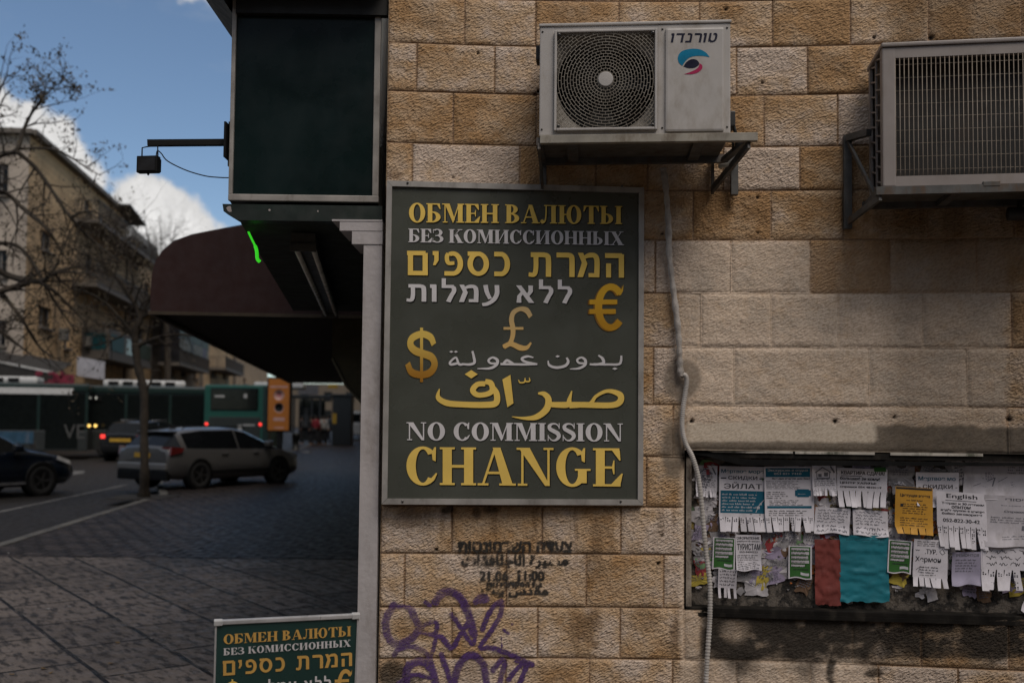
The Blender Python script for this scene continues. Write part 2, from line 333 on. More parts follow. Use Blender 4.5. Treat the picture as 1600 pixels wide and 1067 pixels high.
# ------------------------------------------------------------------ ground: pavement, slabs, road, kerb
def ground_mat(name, kind):
    m, t, p, vec = base_mat(name)
    ang = RAD(53) if kind == 'slab' else RAD(8)
    v = t.mapping(vec, rot=(0, 0, ang))
    n0 = t.noise(vec, 1.1, 5, .6); n1 = t.noise(vec, 9, 6, .65); n2 = t.noise(vec, 45, 4, .6)
    if kind == 'road':
        c = t.mix(t.ramp(n0, .3, .7), c4((.015, .013, .012)), c4((.023, .020, .018)))
        c = t.mix(t.ramp(n2, .45, .7, 0, .35), c, c4((.05, .048, .045))); h = n2; dist = .004; ro = (.45, .8)
    else:
        b = t.new('ShaderNodeTexBrick')
        wob = t.noise(v, 1.7, 3, .5, out=1)
        t.set(b.inputs['Vector'], t.vmath('ADD', v, t.vmath('SCALE', t.vmath('SUBTRACT', wob, (.5, .5, .5)), None) if False else t.vmath('MULTIPLY', t.vmath('SUBTRACT', wob, (.5, .5, .5)), (.03, .03, 0))))
        b.inputs['Scale'].default_value = 1
        if kind == 'slab':
            b.inputs['Brick Width'].default_value = .92; b.inputs['Row Height'].default_value = .575; b.inputs['Mortar Size'].default_value = .016
            c1, c2, cm_ = (.175, .145, .126), (.095, .079, .069), (.004, .0034, .0031)
        else:
            b.inputs['Brick Width'].default_value = .30; b.inputs['Row Height'].default_value = .20; b.inputs['Mortar Size'].default_value = .026
            c1, c2, cm_ = (.066, .053, .048), (.027, .0215, .020), (.0022, .002, .0019)
        b.inputs['Mortar Smooth'].default_value = .35; b.inputs['Color1'].default_value = c4(c1); b.inputs['Color2'].default_value = c4(c2); b.inputs['Mortar'].default_value = c4(cm_)
        c = b.outputs[0]
        streak = t.noise(t.mapping(v, (2.2, 14, 1)), 1, 5, .7)
        blot = t.noise(t.mapping(v, (5, 15, 1)), 1, 6, .62)
        if kind == 'slab':
            c = t.mix(t.ramp(blot, .47, .60, 0, .85), c, c4((.020, .017, .015)))
            c = t.mix(t.ramp(streak, .50, .66, 0, .6), c, c4((.185, .155, .134)))
            n3 = t.noise(t.mapping(v, (7, 11, 1), loc=(4, 2, 0)), 1, 7, .7)
            c = t.mix(t.ramp(n3, .56, .66, 0, .7), c, c4((.026, .023, .021)))
        c = t.mix(t.ramp(n0, .45, .72, 0, .45), c, c4((.024, .021, .022)))
        c = t.mix(t.ramp(n2, .6, .74, 0, .35), c, c4((.07, .064, .06)))
        h = t.math('ADD', t.math('MULTIPLY', b.outputs[1], -1.1), t.math('ADD', t.math('MULTIPLY', n1, .55 if kind == 'slab' else .22), t.math('MULTIPLY', n2, .25 if kind == 'slab' else .12)))
        dist = .022; ro = (.40, .72)
    t.set(p.inputs['Base Color'], c); t.set(p.inputs['Roughness'], t.ramp(n1, .3, .7, *ro)); p.inputs['Specular IOR Level'].default_value = .15
    bp = t.new('ShaderNodeBump'); bp.inputs['Distance'].default_value = dist; t.set(bp.inputs['Height'], h); t.l.new(bp.outputs[0], p.inputs['Normal'])
    return m
SDIR = Vector((-.153, 1, 0)).normalized(); SPER = Vector((1, .153, 0)).normalized()
def sheet(name, poly, z, m, kind='structure'):
    mb = MB(); mb.add([(x, y, z) for x, y in poly], [list(range(len(poly)))]); return tag(mb.build(name, m), kind=kind)
sheet('ground', [(-260, -60), (200, -60), (200, 420), (-260, 420)], -.15, mat('bare_ground', (.05, .048, .045), .9))
k0, k1 = ground(0, 852), ground(245, 776)
kd = (k1 - k0).normalized()
ka, kb = k0 - kd * 20, k1 + kd * .6                       # the kerb ends near the tree; beyond it the pavement widens
W_ = 11.5 - .6
sheet('pavement_slabs', [(ka.x, -8), (9, -8), (9, 11.35), (k0.x + kd.x * (11.35 - k0.y) / kd.y, 11.35), (ka.x, ka.y)], 0.0, ground_mat('pavement_slab', 'slab'))
sheet('pavement', [(k0.x + kd.x * (11.35 - k0.y) / kd.y, 11.352), (9, 11.352), (6, 200), (-30, 200), (-12.2, 62), (-8.6, 33), (kb.x - 1.9, kb.y + 5), (kb.x, kb.y)], .004, ground_mat('pavement_cobble', 'cobble'))
sheet('road', [(-200, -40), (ka.x, -40), (ka.x, ka.y), (kb.x, kb.y), (kb.x - 1.9, kb.y + 5), (-8.6, 33), (-12.2, 62), (-30, 200), (-200, 200)], -.115, ground_mat('road_asphalt', 'road'))
stone_kerb = mat('kerb_stone', (.095, .088, .075), .75, var=.3, scale=3, dirt=(.04, .037, .034), dirt_amt=.8)
mb = MB(); kp = [Vector((ka.x, ka.y, 0)), Vector((kb.x, kb.y, 0)), Vector((kb.x - 1.9, kb.y + 5, 0)), Vector((-8.6, 33, 0)), Vector((-12.2, 62, 0))]
for a, b in zip(kp, kp[1:]):
    L = (b - a).length; n = int(L); d = (b - a).normalized()
    for i in range(n): mb.bar(a + d * (L * i / n + .004) + Vector((0, 0, -.052)), a + d * (L * (i + 1) / n - .004) + Vector((0, 0, -.052)), .15, .13)
tag(mb.build('kerb', stone_kerb), kind='structure')
# painted road markings
white_paint = mat('road_paint', (.62, .61, .58), .7, var=.25, scale=5, dirt=(.08, .08, .08), dirt_amt=.7)
mb = MB()
q = [ground(92, 745, -.11), ground(110, 736, -.11), ground(133, 735, -.11), ground(131, 739, -.11), ground(112, 742, -.11), ground(94, 748, -.11)]
mb.add(q, [[0, 1, 2, 3, 4, 5]])
a0, a1 = ground(-60, 812, -.11), ground(198, 757, -.11)
dd = (a1 - a0).normalized(); pp = Vector((-dd.y, dd.x, 0)) * .05
mb.add([a0 - pp, a1 - pp, a1 + pp, a0 + pp], [[0, 1, 2, 3]])
tag(mb.build('road_markings', [mat('worn_road_paint', (.12, .115, .108), .75, var=.4, scale=4, dirt=(.02, .02, .02), dirt_amt=.95)]), kind='structure')

# ------------------------------------------------------------------ the stone wall
CY = [-162, -80, 2, 74, 149, 229, 297, 374, 457, 541, 631, 712, 791, 865, 948, 1028, 1110, 1190]
JX = {1: [700, 815, 930, 1060, 1180, 1300, 1420, 1540], 2: [726, 837, 967, 1093, 1207, 1329, 1451, 1596], 3: [651, 773, 905, 1030, 1151, 1262, 1390, 1510, 1630], 4: [708, 838, 960, 1080, 1194, 1309, 1430, 1560],
      5: [644, 812, 931, 1012, 1130, 1250, 1330, 1470, 1600], 6: [720, 850, 960, 1083, 1205, 1318, 1450, 1585], 7: [680, 800, 910, 1024, 1142, 1266, 1391, 1526], 8: [720, 850, 975, 1095, 1205, 1310, 1442, 1581],
      9: [690, 800, 915, 1021, 1147, 1358, 1511, 1630], 10: [700, 830, 950, 1052, 1575], 11: [690, 810, 930, 1010, 1150, 1300, 1450], 12: [706, 847, 970, 1095, 1200, 1340, 1480],
      13: [632, 791, 916, 1037, 1160, 1300, 1440], 14: [706, 840, 969, 1096, 1332, 1439, 1576], 15: [632, 790, 921, 1051, 1151, 1266, 1373, 1497, 1610], 16: [700, 830, 980, 1090, 1230, 1350, 1470, 1600]}
OC = {2: [.75, .75, .8, .8, .75, .85, .55, .72, .88, .7], 3: [.6, .62, .35, .5, .5, .28, .98, .3, .6, .6], 4: [.78, .72, .6, .6, .72, .55, .18, .5, .5], 5: [.6, .28, .85, .7, .7, .08, .78, .6, .6, .6],
      6: [.7, .6, .7, .75, .98, .72, .62, .6, .7], 7: [.5, .5, .5, .5, .18, .12, .92, .5, .75], 8: [.5, .5, .5, .5, .3, .3, .3, .4, .8], 9: [.5, .5, .5, .55, .3, .3, .3, .35, .8],
      10: [.5, .5, .5, .5, .4, .3, .4, .5, .7], 12: [.42, .55, .6, .3, .35, .5, .5, .5], 13: [.45, .5, .48, .55, .3, .5, .5, .5], 14: [.4, .38, .4, .5, .55, .6, .6, .6], 15: [.5, .42, .4, .35, .45, .4, .3, .18, .3, .3], 16: [.4] * 9}
XL = W(599, 560).x
BX0, BX1 = W(1069, 820).x, 3.0                              # opening of the notice board
BZ1, BZ0 = W(1080, 703).z, W(1080, 952).z
def stain_fields(px, py):
    """colour layers of the wall in the photograph's own positions: paint, cement, brown stains, soot"""
    n = fbm(px / 19, py / 19, 3, 4); n2 = fbm(px / 55, py / 55, 9, 4); n3 = fbm(px / 7, py / 7, 21, 3)
    w = (n - .5) * 26 + (n2 - .5) * 30
    paint = sstep(1046, 1068, px + w * .6) * sstep(1582, 1566, px + w * .5) * sstep(372, 386, py + w * .25) * sstep(640, 632, py + 0 * w)
    paint = paint * (1 - .75 * sstep(1262, 1270, px) * sstep(1395, 1388, px) * sstep(462, 455, py)) * (1 - .55 * sstep(1388, 1396, px) * sstep(462, 455, py))
    plaster = sstep(1070, 1076, px + w * .1) * sstep(658, 664, py + w * .3) * sstep(1376, 1366, px + w * .35) * sstep(698, 690, py + w * .15)
    band = sstep(1056, 1068, px + w * .2) * sstep(632, 637, py) * sstep(1580, 1566, px + w * .6) * (1 - sstep(664, 672, py + w * .2) * sstep(1355, 1375, px))
    cement = sstep(1060, 1070, px + w * .4) * sstep(688, 693, py + w * .12) + sstep(1362, 1374, px + w * .3) * sstep(662, 670, py + w * .32)
    cement = np.clip(cement, 0, 1) * sstep(716, 712, py)
    cement = np.maximum(cement, sstep(34, 24, np.hypot(px - 1066, (py - 592) * .9) + w * .25) * .75)
    cement = np.maximum(cement, sstep(26, 12, np.hypot(px - 1052, (py - 705) * .45) + w * .3) * .9)
    brown = np.zeros_like(px); soot_shade = np.zeros_like(px)
    for x, y, rx, ry, s in [(640, 812, 26, 20, .7), (915, 978, 30, 40, .85), (932, 835, 12, 50, .7), (1056, 985, 11, 48, .9), (1078, 985, 12, 55, .95), (925, 890, 20, 40, .55), (640, 985, 30, 24, .4), (760, 862, 36, 22, .4), (667, 36, 34, 16, .5), (616, 276, 12, 7, .9), (845, 285, 20, 12, .8), (1010, 965, 26, 36, .45),
                            (890, 26, 34, 20, .4), (1130, 35, 30, 16, .5), (1300, 105, 40, 22, .35), (1180, 330, 40, 24, .4), (860, 1050, 40, 16, .4), (1090, 1048, 26, 20, .8), (1180, 1050, 18, 20, .7), (730, 1040, 36, 26, .35)]:
        brown = np.maximum(brown, s * sstep(1.15, .35, np.hypot((px - x) / rx, (py - y) / ry) + (n - .5) * 1.5))
    for x, y, rx, ry, s in [(616, 1052, 34, 24, .8), (640, 1062, 22, 14, .75), (700, 797, 14, 8, .8), (770, 796, 18, 8, .7), (745, 800, 8, 12, .6), (1298, 1010, 11, 62, .9), (1262, 1012, 16, 12, .6), (1345, 1000, 10, 22, .7), (1366, 1052, 20, 8, .8), (1160, 1046, 10, 10, .6)]:
        soot_shade = np.maximum(soot_shade, s * sstep(1.1, .5, np.hypot((px - x) / rx, (py - y) / ry) + (n - .5) * 1.3))
    soot_shade = np.maximum(soot_shade, .93 * sstep(1084, 1108, px + w * .5) * sstep(930, 945, py) * sstep(1066, 992, py + (n2 - .5) * 90 + (n - .5) * 30 - 22 * sstep(1030, 1026, py)))
    soot_shade = soot_shade * (1 - .28 * sstep(.58, .76, fbm(px / 22, py / 16, 77, 3)) * sstep(964, 972, py) * sstep(1120, 1135, px)) * (1 - .45 * sstep(30, 8, np.hypot(px - 1150, (py - 985) * 1.2) + w * .4))
    soot_shade = np.maximum(soot_shade, .35 * sstep(1350, 1420, px) * sstep(1100, 1020, py))
    soot_shade = np.maximum(soot_shade, .85 * sstep(9, 4, np.abs(py - 712 + 0 * px) + (n - .5) * 8) * sstep(1060, 1070, px))  # shadow line along the notice board's top edge, painted into this mask
    # drips of dark water marks beneath the two air conditioner shelves
    drip = fbm(px / 9, py / 90, 41, 3)
    brown = np.maximum(brown, .45 * sstep(.52, .68, drip) * sstep(280, 300, py) * sstep(420, 330, py) * sstep(1270, 1330, px))
    brown = np.maximum(brown, .5 * sstep(.55, .7, drip) * sstep(790, 800, py) * sstep(920, 830, py))
    holes = np.zeros_like(px)
    for x, y, r in [(747, 84, 2.4), (836, 147, 3.2), (841, 143, 2.4), (708, 277, 2.2), (1134, 15, 3), (1191, 130, 2.6), (1366, 59, 2.4), (1455, 59, 4), (1171, 308, 2), (1184, 308, 2.8), (1184, 364, 2.5), (1081, 658, 3.4), (1305, 658, 3.6), (1398, 652, 3), (1577, 655, 4), (772, 1003, 2.4), (682, 858, 2.4), (1034, 837, 2.2), (1028, 880, 2.6), (1035, 366, 2)]:
        holes = np.maximum(holes, sstep(r + .7, r - .9, np.hypot(px - x, py - y) + (n3 - .5) * 2.4))
    return np.clip(np.maximum(paint, band * .85), 0, 1), plaster, cement, brown, soot_shade, holes
def wall_colour(X, Z, oc, seed):
    Y = wallY(X); px, py = proj(X, Y, Z)
    paint, plaster, cement, brown, soot_shade, holes = stain_fields(px, py)
    a = fbm(X * 7 + seed * 3.7, Z * 9 + seed * 1.3, 61, 5); b = fbm(X * 30, Z * 38, 71, 4); g = fbm(X * 2.2 + seed * 9.1, Z * 5 + seed, 81, 3)
    f = np.clip((oc - .5) * 1.3 + .45 + (a - .5) * 1.5 + (b - .5) * .6 + (g - .5) * .9, 0, 1)[..., None]
    pale = np.array((.60, .49, .40)); mid = np.array((.52, .375, .24)); och = np.array((.40, .245, .12))
    c = np.where(f < .5, pale + (mid - pale) * f * 2, mid + (och - mid) * (f - .5) * 2)
    c = c * (.86 + .28 * b[..., None])
    lay_ = lambda c, m, col: c * (1 - m[..., None]) + np.array(col) * m[..., None]
    c = lay_(c, brown * .72, (.15, .085, .038))
    c = lay_(c, paint * (.86 - .25 * sstep(.5, .75, b)), (.60, .49, .385))
    c = lay_(c, paint * sstep(.52, .72, a) * .30, (.40, .37, .33))
    c = lay_(c, plaster * .95, (.56, .485, .39))
    c = lay_(c, cement * .95, (.155, .130, .102)); c = c * (1 + cement[..., None] * (b[..., None] - .5) * .5)
    c = lay_(c, np.clip(soot_shade * 1.04, 0, 1), (.017, .0145, .012)); c = lay_(c, holes, (.02, .015, .012))
    return np.clip(c, 0, 1), paint, plaster, cement, holes, soot_shade
def relief(X, Z):
    return (fbm(X * 11, Z * 13, 33, 3) - .5) * .009 + (fbm(X * 45, Z * 50, 37, 2) - .5) * .003
mb_v, mb_f, mb_c, mb_s = [], [], [], []
def wall_block(x0, x1, z0, z1, oc, seed, res):
    """one dressed stone: a bulged grid whose rim sinks into the joint"""
    nx, nz = max(2, int((x1 - x0) / res)), max(2, int((z1 - z0) / res))
    g = .0028
    xs = np.concatenate([[x0, x0 + g], np.linspace(x0 + g + .004, x1 - g - .004, nx), [x1 - g, x1]]); zs = np.concatenate([[z0, z0 + g], np.linspace(z0 + g + .004, z1 - g - .004, nz), [z1 - g, z1]])
    X, Z = np.meshgrid(xs, zs); c, paint, plaster, cement, holes, soot_shade = wall_colour(X, Z, oc, seed)
    d = np.minimum(np.minimum(X - x0, x1 - X), np.minimum(Z - z0, z1 - Z))
    r = np.random.RandomState(seed)
    smooth = np.clip(plaster + cement, 0, 1)
    h = relief(X, Z) * (1 - .75 * smooth) + (r.rand() - .5) * .004 + ((X - x0) / (x1 - x0) - .5) * (r.rand() - .5) * .004
    h = h + .005 * sstep(0, .022, d)
    edge = -.0055 + .0058 * paint + .011 * smooth
    wob = .0022 * (fbm(X * 60, Z * 60, 51, 2) - .3)
    h = np.where(d < g * .6, edge, np.where(d < g * 1.4, h * .5 - .002 + wob, h))
    h = h - holes * .012
    jc = np.array((.36, .245, .155)); c = np.where((d < g * 1.2)[..., None], c * np.maximum(paint * .93, smooth * .97)[..., None] + jc * (1 - np.maximum(paint * .93, smooth * .97))[..., None] * np.where(soot_shade > .5, .3, 1)[..., None], c)
    Y = wallY(X) - h; o = sum(len(v) for v in mb_v); m, n = X.shape
    mb_v.append(np.stack([X, Y, Z], -1).reshape(-1, 3)); mb_c.append(c.reshape(-1, 3)); mb_s.append(np.clip(smooth + paint * .66, 0, 1).reshape(-1))
    i = np.arange(m - 1)[:, None] * n + np.arange(n - 1)[None, :] + o
    mb_f.append(np.stack([i, i + 1, i + n + 1, i + n], -1).reshape(-1, 4))
wseed = 0
for k in range(len(CY) - 1):
    zt = W(900, CY[k]).z; zb = W(900, CY[k + 1]).z; ym = (CY[k] + CY[k + 1]) / 2
    js = [XL] + [W(x, ym).x for x in JX.get(k, [690 + 10 * k, 820, 950, 1080, 1210, 1340, 1470, 1600])]
    while js[-1] < 5.2: js.append(js[-1] + random.uniform(.3, .46))
    ocs = OC.get(k, [.6] * 9)
    for i, (a, b) in enumerate(zip(js, js[1:])):
        wseed += 1; oc = ocs[i] if i < len(ocs) else random.uniform(.3, .8)
        z0, z1 = zb, zt
        res = .0075 if a < 2.65 and k >= 2 and k < 16 else .03
        segs = [(a, b, z0, z1)]
        if z0 < BZ1 and z1 > BZ0 and b > BX0:            # around the notice board's opening
            segs = []
            if a < BX0 - .02: segs.append((a, BX0, z0, z1))
            lo = max(a, BX0)
            if z1 > BZ1 + .02: segs.append((lo, b, BZ1, z1))
            if z0 < BZ0 - .02: segs.append((lo, b, z0, BZ0))
        for s_ in segs: wall_block(*s_, oc, wseed, res)
V = np.concatenate(mb_v); Fa = np.concatenate(mb_f); Cc = np.concatenate(mb_c); Sm = np.concatenate(mb_s)
me = bpy.data.meshes.new('stone_facing'); me.vertices.add(len(V)); me.vertices.foreach_set('co', V.astype(np.float32).ravel())
me.loops.add(Fa.size); me.loops.foreach_set('vertex_index', Fa.astype(np.int32).ravel()); me.polygons.add(len(Fa)); me.polygons.foreach_set('loop_start', np.arange(0, Fa.size, 4, dtype=np.int32))
me.update(calc_edges=True); me.polygons.foreach_set('use_smooth', np.ones(len(Fa), bool))
at_ = me.attributes.new('stone', 'FLOAT_COLOR', 'POINT'); at_.data.foreach_set('color', np.concatenate([Cc, np.ones((len(Cc), 1))], 1).astype(np.float32).ravel())
at2 = me.attributes.new('flat', 'FLOAT', 'POINT'); at2.data.foreach_set('value', Sm.astype(np.float32))
m, t, p, vec = base_mat('dressed_stone')
an = t.new('ShaderNodeAttribute'); an.attribute_name = 'stone'; fl = t.new('ShaderNodeAttribute'); fl.attribute_name = 'flat'
rv = t.mapping(vec, rot=(0, RAD(34), 0)); tool = t.mapping(rv, (62, 62, 125))
pit = t.new('ShaderNodeTexVoronoi'); t.set(pit.inputs['Vector'], t.mapping(t.vmath('ADD', rv, t.vmath('MULTIPLY', t.noise(vec, 40, 2, .5, out=1), (.014, .014, .014))), (72, 72, 140))); pit.inputs['Scale'].default_value = 1; pit.feature = 'SMOOTH_F1'
tn = t.noise(tool, 1, 3, .55); fn_ = t.noise(vec, 240, 3, .6)
h = t.math('ADD', t.math('ADD', t.math('MULTIPLY', tn, .85), t.math('MULTIPLY', pit.outputs[0], .75)), t.math('MULTIPLY', fn_, .22))
c = t.mix(t.ramp(tn, .58, .36, 0, .34), an.outputs[0], t.mix(1.0, an.outputs[0], c4((.42, .33, .25)), 'MULTIPLY'))
c = t.mix(t.ramp(fn_, .55, .75, 0, .25), c, t.mix(1.0, an.outputs[0], c4((1.35, 1.32, 1.28)), 'MULTIPLY'))
t.set(p.inputs['Base Color'], c); p.inputs['Roughness'].default_value = .88; p.inputs['Specular IOR Level'].default_value = .25
bp = t.new('ShaderNodeBump'); t.set(bp.inputs['Strength'], t.math('SUBTRACT', 1.0, t.math('MULTIPLY', fl.outputs[2], .85))); bp.inputs['Distance'].default_value = .0122
t.set(bp.inputs['Height'], h); t.l.new(bp.outputs[0], p.inputs['Normal'])
me.materials.append(m); STONE = m
wall = tag(bpy.data.objects.new('stone_wall', me), 'tooled honey-coloured stone block wall with graffiti, carrying the signs and the air conditioners', 'wall'); COL.objects.link(wall)
# the rest of the building behind and above the facing
plainstone = mat('plain_stone', (.42, .32, .21), .9, var=.25, scale=3, bump=.01, bscale=60)
ZT = W(900, CY[0]).z
f0 = Vector((XL - .005, wallY(XL) + .06, 0)); f1 = f0 + SDIR * 95
mb = MB(); mb.add([(f0.x + .02, f0.y, -.1), (f1.x, f1.y, -.1), (30, f1.y, -.1), (30, 6, -.1)] + [(f0.x + .02, f0.y, 13), (f1.x, f1.y, 13), (30, f1.y, 13), (30, 6, 13)], [[0, 1, 5, 4], [1, 2, 6, 5], [2, 3, 7, 6], [4, 5, 6, 7]])
xs = np.linspace(XL, 5.2, 30)
vs = [(x, wallY(x) + .24, z) for x in xs for z in (-.1, ZT)] ; vs2 = [(x, wallY(x), z) for x in xs for z in (ZT, 13)]
cut = [i for i in range(29)]
mb.add(vs2, [[2 * i, 2 * i + 2, 2 * i + 3, 2 * i + 1] for i in cut]); mb.add([(5.2, wallY(5.2), -.1), (30, 6, -.1), (30, 6, 13), (5.2, wallY(5.2), 13)], [[0, 1, 2, 3]])
mb.add(vs, [[2 * i, 2 * i + 2, 2 * i + 3, 2 * i + 1] for i in cut])
mb.add([(XL, wallY(XL) - .001, -.1), (f0.x + .02, f0.y, -.1), (f0.x + .02, f0.y, 13), (XL, wallY(XL) - .001, 13)], [[0, 1, 2, 3]])
mb.build('building_mass', plainstone, wall)

# graffiti and stencil: thin paint films that follow the stone surface
def film(name, mask_fn, px0, py0, px1, py1, m, cell=.005, off=.0034):
    a, b = W(px0, py1), W(px1, py0); xs = np.arange(a.x, b.x, cell); zs = np.arange(a.z, b.z, cell); X, Z = np.meshgrid(xs, zs)
    px, py = proj(X, wallY(X), Z); M = mask_fn(px, py)
    Y = wallY(X) - relief(X, Z) - .005 - off
    mm = (M[:-1, :-1] + M[1:, :-1] + M[:-1, 1:] + M[1:, 1:]) / 4 > .04
    n = X.shape[1]; idx = np.argwhere(mm); used = {}; vs = []; al = []; fs = []
    for i, j in idx:
        f = []
        for k in (i * n + j, i * n + j + 1, (i + 1) * n + j + 1, (i + 1) * n + j):
            if k not in used: used[k] = len(vs); vs.append((X.flat[k], Y.flat[k], Z.flat[k])); al.append(M.flat[k])
            f.append(used[k])
        fs.append(f)
    mb = MB(); mb.add(vs, fs, True); o = mb.build(name, m, wall)
    at = o.data.attributes.new('cover', 'FLOAT', 'POINT'); at.data.foreach_set('value', np.array(al, np.float32)); return o
def film_mat(name, col, col2, lo=.35):
    m, t, p, vec = base_mat(name); a = t.new('ShaderNodeAttribute'); a.attribute_name = 'cover'
    n = t.noise(t.mapping(t.mapping(vec, rot=(0, RAD(34), 0)), (60, 60, 120)), 1, 5, .6)
    t.set(p.inputs['Base Color'], t.mix(t.ramp(n, .35, .65), c4(col), c4(col2))); p.inputs['Roughness'].default_value = .75
    t.set(p.inputs['Alpha'], t.math('MULTIPLY', a.outputs[2], t.ramp(n, .30, .52, lo, .96)))
    return m
def segdist(px, py, pts):
    d = np.full(px.shape, 1e9)
    for (x0, y0), (x1, y1) in zip(pts, pts[1:]):
        vx, vy = x1 - x0, y1 - y0; t = np.clip(((px - x0) * vx + (py - y0) * vy) / (vx * vx + vy * vy + 1e-9), 0, 1); d = np.minimum(d, np.hypot(px - x0 - t * vx, py - y0 - t * vy))
    return d
def crm(pts, n=6):
    P = [pts[0]] + list(pts) + [pts[-1]]; out = []
    for i in range(len(pts) - 1):
        a, b, c, d = [np.array(q, float) for q in P[i:i + 4]]
        for k in range(n): t = k / n; out.append(tuple(.5 * (2 * b + (c - a) * t + (2 * a - 5 * b + 4 * c - d) * t * t + (3 * b - a - 3 * c + d) * t ** 3)))
    return out + [tuple(pts[-1])]
def g(x, y): return (560 + x / 2.857, 780 + y / 2.857)
TAGS = [([g(345, 455), g(370, 420), g(410, 410), g(450, 430), g(480, 480), g(500, 540), g(515, 600)], 7.5), ([g(160, 470), g(125, 530), g(130, 600), g(165, 640), g(220, 630), g(275, 580)], 7), ([g(155, 475), g(190, 475), g(225, 480)], 4), ([g(238, 492), g(258, 535), g(272, 560)], 6.5),
        ([g(275, 580), g(310, 550), g(350, 548), g(345, 590), g(320, 600), g(280, 590)], 4), ([g(350, 548), g(345, 620), g(330, 680), g(310, 720)], 3.6), ([g(320, 600), g(370, 612), g(415, 660), g(450, 610), g(480, 560), g(500, 520)], 4.6), ([g(415, 510), g(450, 560), g(490, 620), g(512, 640), g(522, 600), g(505, 540)], 4.2),
        ([g(555, 580), g(575, 520), g(610, 470), g(640, 455), g(635, 510), g(590, 590), g(545, 655), g(600, 660), g(680, 690), g(730, 715), g(775, 735)], 4.8), ([g(525, 455), g(548, 430), g(575, 445), g(540, 450)], 5.5), ([g(684, 552), g(685, 554)], 2.4), ([g(650, 580), g(668, 595)], 2.6), ([g(640, 610), g(640, 660)], .9),
        ([g(160, 690), g(190, 660), g(250, 655), g(310, 690), g(330, 740)], 5), ([g(215, 810), g(215, 760), g(240, 730), g(290, 720), g(330, 760), g(345, 820)], 7.5), ([g(370, 690), g(395, 760), g(415, 820)], 5), ([g(430, 830), g(440, 760), g(480, 700), g(520, 695), g(560, 740), g(575, 830)], 6.5), ([g(600, 760), g(640, 715), g(650, 740), g(625, 830)], 5), ([g(670, 800), g(720, 740), g(750, 735), g(735, 780), g(715, 830)], 4.6), ([g(700, 720), g(740, 735), g(775, 740)], 3), ([g(180, 815), g(250, 780), g(350, 800)], 4), ([g(300, 455), g(320, 470)], 4)]
def m_tag(px, py):
    M = np.zeros(px.shape); n = fbm(px / 6, py / 6, 91, 3); n2 = fbm(px / 30, py / 30, 97, 3)
    for pts, w in TAGS: M = np.maximum(M, sstep(w * 1.02, w * .66, segdist(px, py, crm(pts)) + (n - .5) * 3.2))
    return M * np.clip(.55 + (n2 - .3) * 1.1, .3, .9)
film('graffiti', m_tag, 592, 905, 850, 1085, film_mat('purple_spray', (.045, .015, .105), (.085, .035, .155), .55), cell=.004)
def m_text(lines, seed):
    def f(px, py):
        M = np.zeros(px.shape)
        for s, x0, y0, x1, y1 in lines:
            co, fs = font(s); P = [(x0 + u * (x1 - x0), y1 - v * (y1 - y0)) for u, v in co]
            for q in fs:
                for a in range(1, len(q) - 1):
                    A, B, C = P[q[0]], P[q[a]], P[q[a + 1]]; dt = (B[0] - A[0]) * (C[1] - A[1]) - (C[0] - A[0]) * (B[1] - A[1])
                    if abs(dt) < 1e-9: continue
                    xa, xb = min(A[0], B[0], C[0]) - 2, max(A[0], B[0], C[0]) + 2; ya, yb = min(A[1], B[1], C[1]) - 2, max(A[1], B[1], C[1]) + 2
                    sel = np.argwhere((px > xa) & (px < xb) & (py > ya) & (py < yb))
                    if not len(sel): continue
                    X = px[sel[:, 0], sel[:, 1]]; Y = py[sel[:, 0], sel[:, 1]]
                    l1 = ((B[0] - X) * (C[1] - Y) - (C[0] - X) * (B[1] - Y)) / dt; l2 = ((C[0] - X) * (A[1] - Y) - (A[0] - X) * (C[1] - Y)) / dt
                    e = .05; ok = (l1 > -e) & (l2 > -e) & (1 - l1 - l2 > -e); s2 = sel[ok]; M[s2[:, 0], s2[:, 1]] = 1
        K = M.copy()                                     # the spray bleeds a little past the stencil
        for _ in range(1): K = np.maximum(K, .75 * np.maximum(np.maximum(np.roll(K, 1, 0), np.roll(K, -1, 0)), np.maximum(np.roll(K, 1, 1), np.roll(K, -1, 1))))
        n = fbm(px / 14, py / 10, seed, 3); return K * sstep(.2, .42, n)
    return f
film('stencil_lettering', m_text([('תוטנומרשה הדעצ', 716, 846, 893, 862), ('\ufe95\ufe8e\ufed8\ufed3\ufe8e\ufee0\ufe9f\ufe8e\ufedf\ufe8d \ufe93\ufeae\ufef4\ufeb4\ufee3', 722, 866, 887, 887), ('21.06  11:00', 750, 892, 850, 906), ('רדח תשדקמה תב', 757, 909, 846, 918), ('\ufe95\ufef4\ufe91 \ufeb1\ufeaa\ufed8\ufee3', 752, 917, 856, 932)], 55), 700, 838, 905, 940, film_mat('black_spray', (.010, .009, .008), (.022, .02, .018), .78), cell=.004)
# ------------------------------------------------------------------ materials of the street furniture
alu = mat('dull_aluminium', (.36, .345, .325), .45, .35, var=.15, scale=5, dirt=(.10, .09, .08), dirt_amt=.5)
screwm = mat('screw_steel', (.12, .115, .11), .4, .8)
gold = mat('gold_print', (.74, .52, .125), .4, spec=.12, var=.08, scale=4)
silver = mat('silver_print', (.58, .565, .575), .4, spec=.12, var=.08, scale=4)
black = mat('black_print', (.012, .012, .012), .5, spec=.12)
